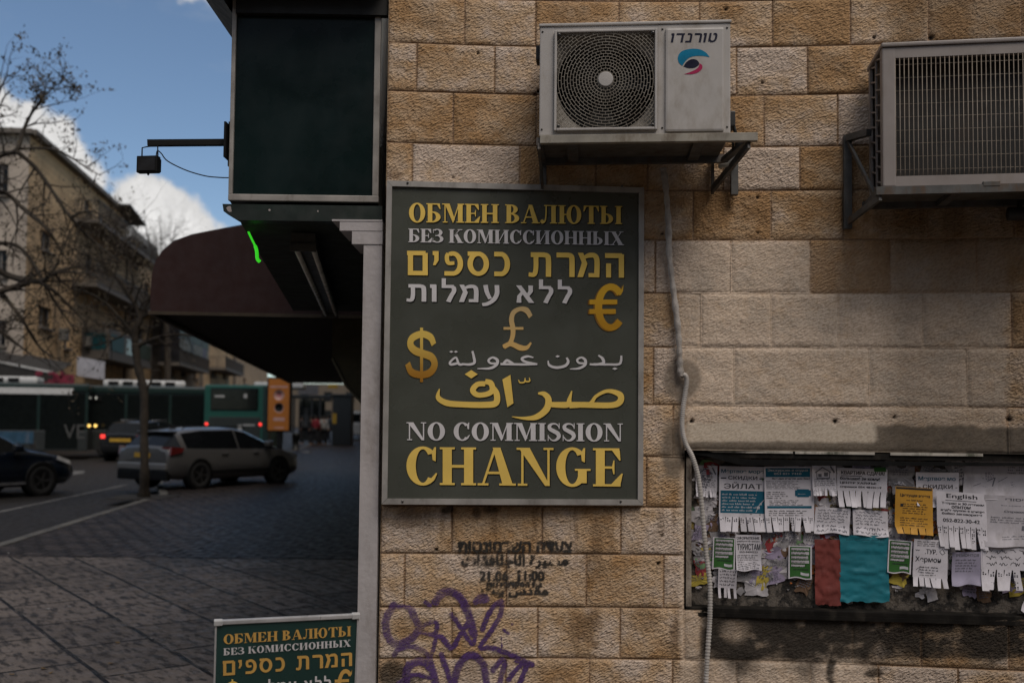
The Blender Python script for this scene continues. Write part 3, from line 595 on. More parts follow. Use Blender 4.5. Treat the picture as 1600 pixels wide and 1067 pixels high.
# ------------------------------------------------------------------ exchange sign on the wall
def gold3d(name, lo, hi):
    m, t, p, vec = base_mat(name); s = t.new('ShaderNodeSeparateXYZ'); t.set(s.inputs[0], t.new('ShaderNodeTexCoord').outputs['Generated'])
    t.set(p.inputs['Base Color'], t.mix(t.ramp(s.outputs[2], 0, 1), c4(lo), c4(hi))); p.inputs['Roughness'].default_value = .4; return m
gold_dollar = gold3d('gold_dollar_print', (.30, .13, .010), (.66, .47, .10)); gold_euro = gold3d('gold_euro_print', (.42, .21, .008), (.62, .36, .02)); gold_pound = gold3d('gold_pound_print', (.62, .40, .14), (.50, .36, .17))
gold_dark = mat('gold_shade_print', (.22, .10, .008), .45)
Dg = [stroke([(.86, .70), (.76, .86), (.5, .93), (.22, .84), (.17, .69), (.3, .57), (.55, .50), (.8, .42), (.88, .26), (.76, .1), (.5, .04), (.2, .1), (.08, .29)], [.15, .17, .15, .17, .19, .18, .17, .18, .19, .17, .15, .17, .16]), rc(.45, -.12, .54, 1.07)]
Eg = [ring(.62, .5, .44, .5, .2, .14, 42, 318), rc(.03, .56, .80, .66), rc(.03, .36, .76, .46), [(.90, .76), (.96, .84), (.97, .98), (.93, .9), (.84, .74)]]
Pg = [stroke([(.94, .78), (.82, .93), (.62, .97), (.42, .88), (.36, .70), (.40, .52), (.40, .34), (.32, .16), (.14, .04)], [.13, .15, .1, .13, .15, .15, .14, .12, .08]), rc(.12, .47, .72, .535), stroke([(.10, .07), (.34, .13), (.62, .04), (.82, .04), (.95, .16)], [.08, .12, .14, .1, .05])]
def ar(pts): return [(x, -y) for x, y in pts]
def q4(x, y): return (590 + x / 3.335, 480 + y / 3.335)          # positions traced in the enlarged photograph
def dia(x, y, a, b): return [q4(x - a, y), q4(x, y - b), q4(x + a, y), q4(x, y + b)]
AR_W = [stroke([q4(1270, 252), q4(1268, 280), q4(1255, 297), q4(1200, 298), q4(1125, 297)], [3.2, 4, 3.6, 3.6, 3.4]), stroke([q4(1150, 250), q4(1172, 268), q4(1176, 290), q4(1140, 298), q4(1105, 297)], [2.2, 4.6, 4.6, 3.6, 3]), dia(1236, 320, 14, 7),
        stroke([q4(1080, 292), q4(1050, 290), q4(1040, 274), q4(1062, 262), q4(1082, 276), q4(1080, 300), q4(1050, 318), q4(1002, 322)], [3, 3.2, 3.4, 3, 4.4, 4.6, 3.6, 1.4]), stroke([q4(985, 262), q4(993, 285), q4(975, 306), q4(930, 314), q4(895, 302), q4(888, 278)], [3, 4.4, 4.4, 4.2, 4, 1.6]), dia(938, 256, 12, 7),
        stroke([q4(812, 262), q4(780, 256), q4(752, 268), q4(770, 284), q4(832, 297)], [1.8, 3.6, 4.2, 3.8, 3]), stroke([q4(832, 297), q4(760, 298), q4(700, 297), q4(640, 296)], [2.6, 3.6, 3.6, 3.4]), stroke([q4(712, 296), q4(690, 284), q4(672, 278), q4(652, 296)], [2.4, 4, 4.4, 3]),
        stroke([q4(625, 292), q4(590, 292), q4(578, 276), q4(600, 262), q4(624, 276), q4(618, 300), q4(585, 318), q4(520, 320)], [3, 3.2, 3.6, 3.2, 4.6, 4.8, 3.8, 1.4]), stroke([q4(494, 228), q4(502, 262), q4(504, 288), q4(480, 298), q4(440, 296)], [3.4, 4.2, 4.4, 3.8, 3]),
        stroke([q4(450, 297), q4(424, 296), q4(408, 262), q4(378, 286), q4(384, 298), q4(424, 290)], [3, 4, 3, 3.4, 4, 3.6]), dia(384, 232, 11, 6), dia(408, 232, 11, 6)]
AR_G = [stroke([q4(1000, 520), q4(1100, 505), q4(1140, 462), q4(1200, 436), q4(1262, 455), q4(1262, 492), q4(1215, 510), q4(1080, 508), q4(960, 506)], [4, 6, 5, 5.5, 9.5, 10, 9, 9, 8]), stroke([q4(1012, 436), q4(1000, 476), q4(990, 506), q4(940, 508), q4(900, 506)], [2, 6, 9.5, 9, 8]),
        stroke([q4(836, 448), q4(868, 452), q4(890, 480), q4(880, 530), q4(830, 570), q4(770, 578), q4(700, 570)], [3, 8, 10, 10.5, 9, 5, 1]), [q4(650, 376), q4(692, 352), q4(708, 500), q4(676, 521)],
        stroke([q4(560, 398), q4(520, 402), q4(496, 432), q4(520, 456), q4(570, 452), q4(598, 432), q4(590, 396), q4(560, 386)], [8, 8, 9, 8, 8, 9, 9, 8]), stroke([q4(596, 410), q4(620, 450), q4(616, 498), q4(560, 508), q4(440, 506), q4(360, 498), q4(316, 470), q4(322, 425)], [7, 9.5, 10, 9.5, 9, 9.5, 8, 1.5]), dia(488, 349, 34, 22),
        stroke([q4(790, 366), q4(792, 384), q4(772, 386), q4(768, 368)], [1.2, 2.4, 2.4, 1.4]), stroke([q4(768, 372), q4(764, 390), q4(742, 392), q4(734, 378)], [1.4, 2.4, 2.4, 1.2])]
P0 = W(802, 537); sf = Frame((P0.x, P0.y - .02, P0.z), RAD(4.2))
exch = sf.empty('exchange_sign', label='large framed exchange sign with gold and silver lettering, screwed to the stone wall', cat='sign')
DEP = .035                                              # front of the panel
cs = [sf.uw(*q, -DEP) for q in ((604, 284), (1007, 293), (1003, 789), (597, 787))]
sx0, sx1 = (cs[0][0] + cs[3][0]) / 2, (cs[1][0] + cs[2][0]) / 2; sz0, sz1 = (cs[2][1] + cs[3][1]) / 2, (cs[0][1] + cs[1][1]) / 2
panelm = mat('sign_panel_film', (.060, .065, .054), .30, var=.12, scale=2, spec=.6)  # olive-grey base carries the sky's reflection on a dark green panel
mb = MB(); mb.box(sx0 + .02, sx1 - .02, -DEP, .02, sz0 + .02, sz1 - .02); mb.build('panel', panelm, exch)
def words_of(pl, gap=.2):                              # split a laid-out line at its spaces
    iv = sorted((min(a for f in g for a, b in f), max(a for f in g for a, b in f), k) for k, g in enumerate(pl)); out = []; end = None
    for a, b, k in iv:
        if end is None or a > end + gap: out.append([]); end = b
        out[-1].append(pl[k]); end = max(end, b)
    return out
def frame_bars(mb, x0, x1, z0, z1, w, y0, y1):
    for poly in ([(x0, z0), (x1, z0), (x1 - w, z0 + w), (x0 + w, z0 + w)], [(x0, z1), (x1, z1), (x1 - w, z1 - w), (x0 + w, z1 - w)], [(x0, z0 + .0015), (x0, z1 - .0015), (x0 + w - .001, z1 - w - .0005), (x0 + w - .001, z0 + w + .0005)], [(x1, z0 + .0015), (x1, z1 - .0015), (x1 - w + .001, z1 - w - .0005), (x1 - w + .001, z0 + w + .0005)]):
        mb.prism(poly, y0, y1)
mb = MB(); frame_bars(mb, sx0, sx1, sz0, sz1, .026, -DEP - .012, .03); fo = mb.build('frame', alu, exch)
for px, py in ((637, 286), (972, 291), (629, 783), (970, 783)):
    u, w = sf.uw(px, py, -DEP - .012); mb = MB(); mb.lathe([(.0, -DEP - .016), (.005, -DEP - .016), (.006, -DEP - .011)], 10, (u, 0, w)); mb.build('screw', screwm, fo)
yl = -DEP - .0015
def lines(fr, par, pl, box, m, name, y, sh=(.0045, -.0045), ylim=None, label=None):
    fn = fit(pl, fr, box, y, ylim)
    for wd in words_of(pl) if name == 'lettering' else [pl]:
        o = MB(); lay(o, wd, fn, y - .0012); ob = o.build(name, m, par)
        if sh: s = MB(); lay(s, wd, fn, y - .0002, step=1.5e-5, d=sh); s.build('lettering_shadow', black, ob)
row = lambda xl, xr, bl, br, tl, tr: ((xl, bl), (xr, br), (xl, tl), (xr, tr))
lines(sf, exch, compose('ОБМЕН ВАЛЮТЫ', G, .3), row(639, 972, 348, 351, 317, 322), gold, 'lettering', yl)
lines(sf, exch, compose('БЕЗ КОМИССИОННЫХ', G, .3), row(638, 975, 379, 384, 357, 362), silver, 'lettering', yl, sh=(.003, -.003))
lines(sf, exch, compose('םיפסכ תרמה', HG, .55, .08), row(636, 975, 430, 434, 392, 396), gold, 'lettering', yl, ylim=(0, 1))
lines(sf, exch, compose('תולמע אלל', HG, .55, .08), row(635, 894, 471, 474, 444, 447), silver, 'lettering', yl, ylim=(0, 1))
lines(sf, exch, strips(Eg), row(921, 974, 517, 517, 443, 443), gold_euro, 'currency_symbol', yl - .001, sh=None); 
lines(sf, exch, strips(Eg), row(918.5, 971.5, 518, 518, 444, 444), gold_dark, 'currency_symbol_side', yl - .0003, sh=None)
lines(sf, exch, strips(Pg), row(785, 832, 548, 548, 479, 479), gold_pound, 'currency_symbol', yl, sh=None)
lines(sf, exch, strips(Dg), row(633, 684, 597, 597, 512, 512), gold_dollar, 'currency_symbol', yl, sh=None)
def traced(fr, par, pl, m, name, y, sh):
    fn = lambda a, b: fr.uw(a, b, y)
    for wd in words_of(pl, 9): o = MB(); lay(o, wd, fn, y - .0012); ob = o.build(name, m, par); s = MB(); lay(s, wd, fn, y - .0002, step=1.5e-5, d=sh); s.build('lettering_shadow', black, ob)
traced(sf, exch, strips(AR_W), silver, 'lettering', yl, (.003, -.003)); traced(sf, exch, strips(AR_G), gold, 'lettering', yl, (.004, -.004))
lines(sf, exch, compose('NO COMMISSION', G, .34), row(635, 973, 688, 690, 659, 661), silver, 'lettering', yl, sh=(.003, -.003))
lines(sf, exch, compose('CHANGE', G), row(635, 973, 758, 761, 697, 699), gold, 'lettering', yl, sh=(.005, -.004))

# ------------------------------------------------------------------ sandwich board on the pavement
bf = Frame(at(449, 962, 3.95), RAD(17), RAD(9))
bdir = empty('sandwich_board', (bf.P.x, bf.P.y, 0), bf.yaw, 'dark green sandwich board with gold and silver lettering on the pavement by the pilaster', 'sign')
TL = bf.uw(336, 970); TR = bf.uw(561, 958); bx0, bx1 = TL[0], TR[0]; bt = (TL[1] + TR[1]) / 2
zt = bf.P.z; rot = Matrix.Rotation(bf.tilt, 3, 'X')
xfb = lambda x, y, z: tuple(rot @ Vector((x, y, z)) + Vector((0, 0, zt)))
bgreen = mat('board_green', (.012, .040, .036), .35, var=.12, scale=3)
bgold = mat('board_gold', (.56, .33, .085), .45, var=.08, scale=4)
HH = (zt + bt) / cos(bf.tilt) - .02
mb = MB(); mb.box(bx0 + .006, bx1 - .006, 0, .006, bt - HH, bt - .012); mb.build('panel', bgreen, bdir, xfb)
mb = MB(); mb.box(bx0, bx1, -.006, .014, bt - .016, bt, .003); mb.box(bx0, bx0 + .007, -.004, .012, bt - HH, bt - .0165); mb.box(bx1 - .007, bx1, -.004, .012, bt - HH, bt - .0165); fo = mb.build('frame', mat('bright_aluminium', (.55, .55, .56), .35, .5), bdir, xfb)
for sx in (bx0 + .012, bx1 - .012): mb = MB(); mb.box(sx - .016, sx + .016, -.009, .017, bt - .019, bt + .002, .003); mb.build('corner_clip', mat('clip_plastic', (.42, .42, .42), .5), fo, xfb)
rot2 = Matrix.Rotation(-bf.tilt, 3, 'X')
mb = MB(); mb.box(bx0, bx1, .10, .108, bt - HH, bt - .02); mb.build('back_panel', bgreen, bdir, lambda x, y, z: tuple(rot2 @ Vector((x, y - .05, z)) + Vector((0, .04, zt))))
def blines(pl, box, m, name='lettering', ylim=None):
    fn = fit(pl, bf, box, -.001, ylim)
    for wd in words_of(pl) if name == 'lettering' else [pl]: o = MB(); lay(o, wd, fn, -.002); o.build(name, m, bdir, xfb)
r4 = lambda x0, y0, x1, y1, t0, t1: ((x0, y0), (x1, y1), (x0, t0), (x1, t1))
blines(compose('ОБМЕН ВАЛЮТЫ', G, .34), r4(349.5, 1006, 548.5, 993, 990.5, 977), bgold); blines(compose('БЕЗ КОМИССИОННЫХ', G, .34, .06), r4(349, 1023.5, 548, 1009, 1012, 998), silver)
blines(compose('םיפסכ תרמה', HG, .55, .1), r4(348, 1055, 550, 1039.5, 1032, 1018.5), bgold, ylim=(0, 1))
blines(compose('תולמע אלל', HG, .5, .1), r4(392, 1085, 517, 1076, 1068, 1060), silver, ylim=(0, 1)); blines(strips(Eg), r4(523, 1092, 550, 1090, 1045, 1044), bgold, 'currency_symbol'); blines(strips(Dg), r4(350, 1118, 376, 1116, 1061, 1060), gold, 'currency_symbol')
blines(compose('NO COMMISSION', G, .34), r4(349, 1215, 551, 1205, 1198, 1188), silver); blines(compose('CHANGE', G), r4(349, 1262, 551, 1252, 1225, 1215), bgold)

# ------------------------------------------------------------------ air conditioners
acw = mat('ac_white_paint', (.405, .385, .365), .48, var=.06, scale=4, dirt=(.22, .185, .14), dirt_amt=.5)
acd = mat('ac_dark_inside', (.008, .008, .008), .6)
rust = mat('bracket_steel', (.085, .085, .082), .6, .3, var=.3, scale=9, dirt=(.09, .05, .025), dirt_amt=.7)
railm = mat('shelf_rail', (.27, .25, .21), .6, .2, var=.25, scale=6, dirt=(.10, .07, .04), dirt_amt=.7)
af = Frame(at(992, 125, WZ0 - .40), RAD(-4.6))
l0 = af.uw(843, 213); ac = empty('air_conditioner', af.P + af.M @ Vector((0, 0, l0[1])), af.yaw, 'white air conditioner with round fan grille and coloured emblem above the exchange sign', 'air conditioner')
Z0 = l0[1]
def ab(px, py, off=0.0): u, w = af.uw(px, py, off); return u, w - Z0
ax0 = ab(843, 125)[0]; ax1 = ab(1141.5, 125)[0]; ah = (ab(843, 38)[1] + ab(1141, 31.5)[1]) / 2
mb = MB(); gx0, gz0 = ab(865.5, 206); gx1, gz1 = ab(1027, 46.5)
gcx, gcz = (gx0 + gx1) / 2, (gz0 + gz1) / 2; hw = (gx1 - gx0) / 2; hh = (gz1 - gz0) / 2
# casing: open front where the fan is
mb.box(ax0, gx0, 0, .30, .0, ah - .012, .006); mb.box(gx1, ax1, 0, .30, 0, ah - .012, .006); mb.box(gx0 - .004, gx1 + .004, .001, .299, 0.001, gz0); mb.box(gx0 - .004, gx1 + .004, .001, .299, gz1, ah - .013); mb.box(gx0 - .01, gx1 + .01, .29, .30, .002, ah - .014)
mb.box(ax0 - .004, ax1 + .004, -.006, .304, ah - .013, ah, .004)
mb.build('casing', acw, ac)
mb = MB(); mb.box(gx0 - .003, gx1 + .003, .27, .28, gz0 - .003, gz1 + .003); mb.build('fan_housing', acd, ac)
mb = MB(); NS = 64; R_ = hw * .965; vs = []
for k in range(NS):
    a = 2 * pi * k / NS; c_, s_2 = cos(a), sin(a); q_ = min(hw / max(abs(c_), 1e-6), hh / max(abs(s_2), 1e-6)); vs += [(gcx + R_ * c_, .055, gcz + R_ * s_2), (gcx + q_ * c_, .012, gcz + q_ * s_2)]
mb.add(vs, [[2 * k, 2 * k + 1, (2 * k + 3) % (2 * NS), (2 * k + 2) % (2 * NS)] for k in range(NS)]); mb.build('fan_shroud', mat('shroud_plastic', (.24, .22, .19), .6, dirt=(.12, .10, .08), dirt_amt=.5), ac)
mb = MB()
for k in range(3):
    for s in range(6):
        a0 = 2 * pi * k / 3 + .9 * s / 6; a1 = 2 * pi * k / 3 + .9 * (s + 1) / 6
        vs = [(gcx + r * cos(a), .12 + .09 * (a - 2 * pi * k / 3), gcz + r * sin(a)) for a in (a0, a1) for r in (.05, hw * .93)]; mb.add(vs, [[0, 1, 3, 2]], True)
mb.lathe([(.0, .10), (.05, .10), (.055, .2)], 20, (gcx, 0, gcz)); mb.build('fan', mat('fan_plastic', (.035, .034, .032), .6), ac)
mb = MB(); fw = .011
for x0, x1, z0, z1 in ((gx0, gx0 + fw, gz0, gz1), (gx1 - fw, gx1, gz0, gz1), (gx0 + fw + .0005, gx1 - fw - .0005, gz0, gz0 + fw), (gx0 + fw + .0005, gx1 - fw - .0005, gz1 - fw, gz1)): mb.box(x0, x1, -.018, .02, z0, z1, .003)
mb.build('grille_frame', acw, ac)
mb = MB(); wire = .0015; rr = .036; ringn = 0; lim = hw - fw * .7; limz = hh - fw * .7; gap = (hw - .036 - .004) / 14.0
def inside(x, z): return abs(x) < lim and abs(z) < limz
rads = [.036 + gap * i for i in range(22)]
gy = lambda r: -.016 + .012 * (r / hw) ** 2 * .6
for i, r in enumerate(rads):
    seg = []; N = 96
    for k in range(N + 1):
        a = 2 * pi * k / N; x, z = r * cos(a), r * sin(a)
        if inside(x, z): seg.append((gcx + x, gy(r), gcz + z))
        elif len(seg) > 1: mb.tube(seg, wire, 5, False); seg = []
        else: seg = []
    if len(seg) > 1: mb.tube(seg, wire, 5, False)
    if i + 1 < len(rads):
        nb = 18 if i < 2 else 36 if i < 14 else 72; r2 = rads[i + 1]
        for k in range(nb):
            a = 2 * pi * (k + .5 * (i % 2)) / nb
            if inside(r2 * cos(a), r2 * sin(a)): mb.tube([(gcx + r * cos(a), gy(r), gcz + r * sin(a)), (gcx + r2 * cos(a), gy(r2), gcz + r2 * sin(a))], wire * .9, 4, False)
gr = mb.build('fan_grille', mat('grille_plastic', (.26, .235, .195), .55, dirt=(.14, .11, .08), dirt_amt=.6), ac)
mb = MB(); mb.lathe([(.0, -.0235), (.030, -.0225), (.033, -.020), (.033, -.012)], 28, (gcx, 0, gcz), smooth=False); mb.build('hub_cap', acw, gr)
for sx in (-1, 1):
    for sz in (-1, 1): mb = MB(); mb.lathe([(0, -.019), (.007, -.019), (.008, -.012)], 10, (gcx + sx * (hw - .02), 0, gcz + sz * (hh - .02))); mb.build('screw', screwm, gr)
px0, pz0 = ab(1039, 207.5); px1, pz1 = ab(1131, 44)
mb = MB(); mb.box(px0, px1, -.014, .01, pz0, pz1, .010); fp = mb.build('front_panel', acw, ac)
for sx_, sz_ in ((px0 - .012, .03), (px1 + .014, .03), (px0 - .012, ah - .035), (px1 + .014, ah - .035), (ax0 + .012, .03), (ax0 + .012, ah - .035)): mb = MB(); mb.lathe([(0, -.003), (.004, -.003), (.005, .001)], 10, (sx_, 0, sz_)); mb.build('screw', screwm, ac)
navy = mat('navy_print', (.016, .018, .035), .4, spec=.12); blue = mat('blue_print', (.010, .17, .30), .4, spec=.12); pink = mat('pink_print', (.35, .025, .085), .4, spec=.12)
yl = -.0145
pl = compose('ודנרוט', HG, .3, .10); pl = [[[(a + .16 * b, b) for a, b in f] for f in g_] for g_ in pl]
class Off:                                            # the unit's frame with heights measured from its base
    def uw(s, px, py, off=0.0): return ab(px, py, off)
o = MB(); lay(o, pl, fit(pl, Off(), row(1048, 1121, 67, 66.5, 52.5, 52), yl), yl - .0003); o.build('lettering', navy, fp)
def ql(x, y): return (820 + x / 3.558, 10 + y / 3.558)
def patch(pts, m, name): o = MB(); vs = [(*ab(*ql(*q_), yl),) for q_ in pts]; o.add([(u, yl - .0006, w) for u, w in vs], [list(range(len(vs)))]); o.build(name, m, fp)
def cr(pts): return crm(pts, 5)
up = cr([(875, 332), (855, 312), (852, 280), (872, 252), (920, 238), (970, 240), (1006, 258), (1028, 284)]); lo = cr([(1028, 284), (995, 278), (950, 277), (915, 287), (892, 308), (875, 332)])
o = MB(); n = len(up); lo2 = [lo[int(round((len(lo) - 1) * (1 - i / (n - 1))))] for i in range(n)]
o.add([(u, yl - .0006, w) for u, w in [ab(*ql(*q_), yl) for q_ in up + lo2]], [[i, i + 1, n + i + 1, n + i] for i in range(n - 1)]); o.build('emblem', blue, fp)
patch(cr([(882, 336), (898, 312), (922, 297), (948, 296), (966, 310), (968, 326), (945, 342), (912, 345), (882, 336)])[:-1], navy, 'emblem')
a_ = cr([(972, 318), (986, 330), (984, 350), (960, 370), (925, 379), (884, 379)]); b_ = cr([(972, 318), (966, 338), (950, 352), (925, 364), (905, 372), (884, 379)]); n = len(a_)
o = MB(); o.add([(u, yl - .0006, w) for u, w in [ab(*ql(*q_), yl) for q_ in a_ + b_]], [[i, i + 1, n + i + 1, n + i] for i in range(n - 1)]); o.build('emblem', pink, fp)
mb = MB(); mb.box(ax1 + .002, ax1 + .03, .06, .14, .05, .12, .006); mb.tube([(ax1 + .02, .1, .09), (ax1 + .04, .12, .03), (ax1 + .05, .16, -.02)], .008, 8); mb.tube([(ax1 + .012, .10, .02), (ax1 + .03, .13, -.01), (ax1 + .035, .2, -.03)], .006, 8); mb.build('service_valve', mat('valve_black', (.015, .015, .015), .5), ac)
mb = MB(); mb.box(ax0 - .022, ax0 - .002, .08, .16, ah - .13, ah - .065, .004); mb.build('side_handle', mat('valve_black', (0, 0, 0)), ac)
# its shelf
bw = empty('wall_bracket', af.P + af.M @ Vector((0, 0, Z0)), af.yaw, 'steel shelf bracket with a pale front rail under the fan-grille air conditioner', 'bracket')
rx0 = ab(844, 220)[0]; rx1 = ab(1183, 220)[0]; DW = .385
mb = MB(); mb.box(rx0, rx1, -.02, .012, -.037, -.001, .002); mb.build('front_rail', railm, bw)
mb = MB(); mb.box(rx0 + .01, ax1 - .01, .014, DW - .05, -.010, -.004); mb.build('drip_tray', mat('tray_sheet', (.13, .12, .105), .6, .3, dirt=(.07, .045, .025), dirt_amt=.8), bw)
mb = MB(); mb.box(rx0, rx1 - .04, DW - .06, DW - .03, -.040, -.002); mb.build('back_rail', rust, bw)
for x in (ab(885, 220)[0], ab(1085, 220)[0]): mb = MB(); mb.box(x, x + .05, .013, DW - .061, -.033, -.012); mb.build('cross_rail', rust, bw)
for x, t_ in ((rx0 - .004, 0), (rx1 - .045, 1)):
    mb = MB(); mb.box(x - .016, x + .016, DW - .028, DW + .012, -.185, .14 * (1 - t_) + .0); mb.box(x - .014, x + .014, .013, DW - .0285, -.037, -.003) if t_ == 0 else mb.box(x - .014, x + .014, DW - .0295, DW - .0285, -.036, -.003)
    mb.bar((x + .03 * t_, -.005, -.045), (x - .085 * t_, DW - .025, -.17), .03, .012, (1, 0, 0)) if t_ == 0 else mb.bar((rx1 - .035, -.005, -.05), (x - .10, DW - .012, -.155), .034, .014, (1, 0, 0))
    if t_: mb.bar((x - .10, DW, .0), (x - .10, DW, -.175), .035, .012, (1, 0, 0)); mb.bar((rx1 - .03, .0, -.02), (x - .06, DW - .02, -.03), .03, .02)
    mb.build('support_arm', rust, bw)
mb = MB(); mb.tube([(rx1 - .075, .18, -.085), (rx1 - .135, .22, -.088)], .011, 8); mb.build('drain_pipe', mat('pale_pvc', (.45, .43, .38), .5), bw)

cf = Frame(at(1500, 180, wallY((1500 - 800) / 375) - .37), RAD(-8.5))
q0 = cf.uw(1380, 292); c2 = empty('air_conditioner', cf.P + cf.M @ Vector((0, 0, q0[1])), cf.yaw, 'grey air conditioner with wide bar grille, high above the notice board', 'air conditioner')
Zc = q0[1]
def cb(px, py, off=0.0): u, w = cf.uw(px, py, off); return u, w - Zc
wx0 = cb(1379, 180)[0]; wh = cb(1384, 74)[1]; wx1 = wx0 + .93; dp = .31
acg = mat('ac_grey_paint', (.25, .222, .208), .5, var=.08, scale=4, dirt=(.17, .14, .11), dirt_amt=.45)
gi0, gi1 = wx0 + .055, wx1 - .05; gb, gt = .045, wh - .05
mb = MB()
mb.box(wx0, gi0, 0, .03, .0, wh - .002, .006); mb.box(gi1, wx1, 0, .03, 0, wh - .002, .006); mb.box(gi0 - .003, gi1 + .003, .001, .029, .001, gb); mb.box(gi0 - .003, gi1 + .003, .001, .029, gt, wh - .003)
mb.box(wx0 - .004, wx1 + .004, -.008, dp, wh - .001, wh + .018, .006); mb.box(wx0 + .002, wx1 - .002, .031, dp, .002, .012); mb.box(wx1 - .012, wx1, .031, dp, .013, wh - .002); mb.box(wx0 + .004, wx1 - .013, dp - .01, dp - .001, .013, wh - .002)
mb.box(wx0 + .002, wx0 + .014, .031, .055, .013, wh - .002); mb.box(wx0 + .002, wx0 + .014, dp - .045, dp - .011, .013, wh - .002)
mb.build('casing', acg, c2)
mb = MB()
for i in range(9): z = .03 + (wh - .06) * i / 8; mb.bar((wx0 + .008, .056, z), (wx0 + .008, .16, z + .03), .006, .007); mb.bar((wx0 + .008, .165, z), (wx0 + .008, dp - .046, z + .03), .006, .007)
mb.box(wx0 + .004, wx0 + .012, .158, .167, .014, wh - .004); mb.build('side_guard', acg, c2)
mb = MB(); mb.box(wx0 + .02, gi1, .085, .095, .014, wh - .004)
mb.build('condenser_fins', mat('fin_black', (.014, .013, .012), .7, var=.4, scale=3, dirt=(.045, .028, .016), dirt_amt=.6), c2)
mb = MB(); mb.box(wx0 + .02, wx0 + .026, .06, dp - .05, .014, wh - .004); mb.build('inner_panel', acd, c2)
mb = MB(); nb = 44
for i in range(nb + 1): x = gi0 + (gi1 - gi0) * i / nb; mb.tube([(x, .006, gb - .004), (x, .003, gb + .02), (x, .003, gt + .002)], .0019, 5)
for i in range(9): z = gb + (gt - gb) * (i + .5) / 9; mb.tube([(gi0, .008, z), (gi1, .008, z)], .0014, 5)
mb.build('front_grille', mat('bar_plastic', (.20, .165, .13), .5, dirt=(.12, .09, .065), dirt_amt=.5), c2)
mb = MB(); mb.box(cb(1535, 290)[0], cb(1562, 290)[0], -.012, .02, -.012, .012, .004); mb.build('clamp', rust, c2)
b2 = empty('wall_bracket', cf.P + cf.M @ Vector((0, 0, Zc)), cf.yaw, 'dark steel angle bracket carrying the grey box air conditioner', 'bracket')
D2 = .36; bl = cb(1324, 290, D2)[0]
for _ in range(4): v_ = cf.P + cf.M @ Vector((bl, D2, 0)); D2 += (wallY(v_.x) - .02 - v_.y) / cos(cf.yaw); bl = cb(1324, 290, D2)[0]
mb = MB(); mb.box(wx0 - .03, wx1, -.01, .02, -.036, -.001); mb.build('front_rail', rust, b2)
mb = MB(); mb.box(wx0 - .02, wx1, .0205, D2 - .05, -.009, -.004); mb.build('base_sheet', mat('tray_sheet', (0, 0, 0)), b2)
mb = MB(); mb.box(wx0 - .03, wx1, D2 - .05, D2 - .02, -.036, -.002); mb.build('back_rail', rust, b2)
zt_ = cb(1324, 213, D2)[1]; zb_ = cb(1324, 358, D2)[1]
for x, xb in ((wx0 - .012, bl), (wx1 - .2, wx1 - .2)):
    mb = MB(); mb.box(xb - .018, xb + .018, D2 - .018, D2 + .02, zb_, zt_); mb.box(x - .016, x + .016, .0205, D2 - .051, -.034, -.010)
    mb.bar((x, .0, -.045), (xb, D2 - .03, zb_ + .03), .03, .014, (1, 0, 0)); mb.bar((xb, D2 - .02, zt_ - .015), (xb + (x - xb) * .9, D2 - .14, zt_ - .025), .03, .03)
    mb.bar((xb, D2 - .02, zt_ - .03), (x, .10, -.02), .02, .012, (1, 0, 0)); mb.build('support_arm', rust, b2)
x = cb(1480, 310, .1)[0]; mb = MB(); mb.box(x, x + .04, .02, D2 - .06, -.034, -.010); mb.build('cross_rail', rust, b2)
x = cb(1575, 338, .2)[0]; mb = MB(); mb.tube([(x, .2, -.09), (x + .3, .2, -.09)], .03, 12); mb.tube([(x + .05, .2, -.09), (x + .05, .2, -.03)], .012, 8); mb.build('drain_pipe', mat('valve_black', (0, 0, 0)), b2)

# ------------------------------------------------------------------ pipe lagging and corrugated conduit
def wpt(px, py, off=.03): v = W(px, py); return at(px, py, v.y - off)
pts = crm([wpt(1036, 262, .05), wpt(1040, 290, .04), wpt(1044, 340), wpt(1046, 400), wpt(1053, 460), wpt(1060, 520), wpt(1062, 560), wpt(1064, 588, .028)], 10)
mb = MB(); mb.tube(pts, [.0142 + .002 * sin(i * 1.35) + .001 * math.sin(i * .31) for i in range(len(pts))], 12)
tag(mb.build('insulated_pipe', mat('lagging_tape', (.38, .35, .32), .75, var=.25, scale=16, dirt=(.17, .14, .11), dirt_amt=.6, bump=.004, bscale=50)), 'grey tape-wrapped pipe running down the wall from the shelf to the conduit', 'pipe')
pts = [wpt(1064, 588, .022), wpt(1070, 586, .03), wpt(1073, 594, .03), wpt(1071, 612), wpt(1067, 640), wpt(1066, 668), wpt(1071, 692, .03), wpt(1082, 714, .03), wpt(1091, 745, .025), wpt(1096, 785, .022), wpt(1100, 830, .020), wpt(1104, 870, .020), wpt(1109, 910, .022), wpt(1109.5, 950, .03), wpt(1108, 985, .03), wpt(1105, 1030, .03), wpt(1103, 1070, .03), wpt(1101, 1130, .03), wpt(1100, 1190, .03)]
pts = crm(pts, 26); mb = MB(); mb.tube(pts, [.0108 + .0015 * (1 if i % 3 else -1) for i in range(len(pts))], 10)
tag(mb.build('corrugated_conduit', mat('conduit_plastic', (.42, .395, .37), .5, var=.15, scale=10, dirt=(.2, .17, .14), dirt_amt=.5)), 'pale ribbed plastic conduit hanging in a curve across the left edge of the notice board', 'conduit')

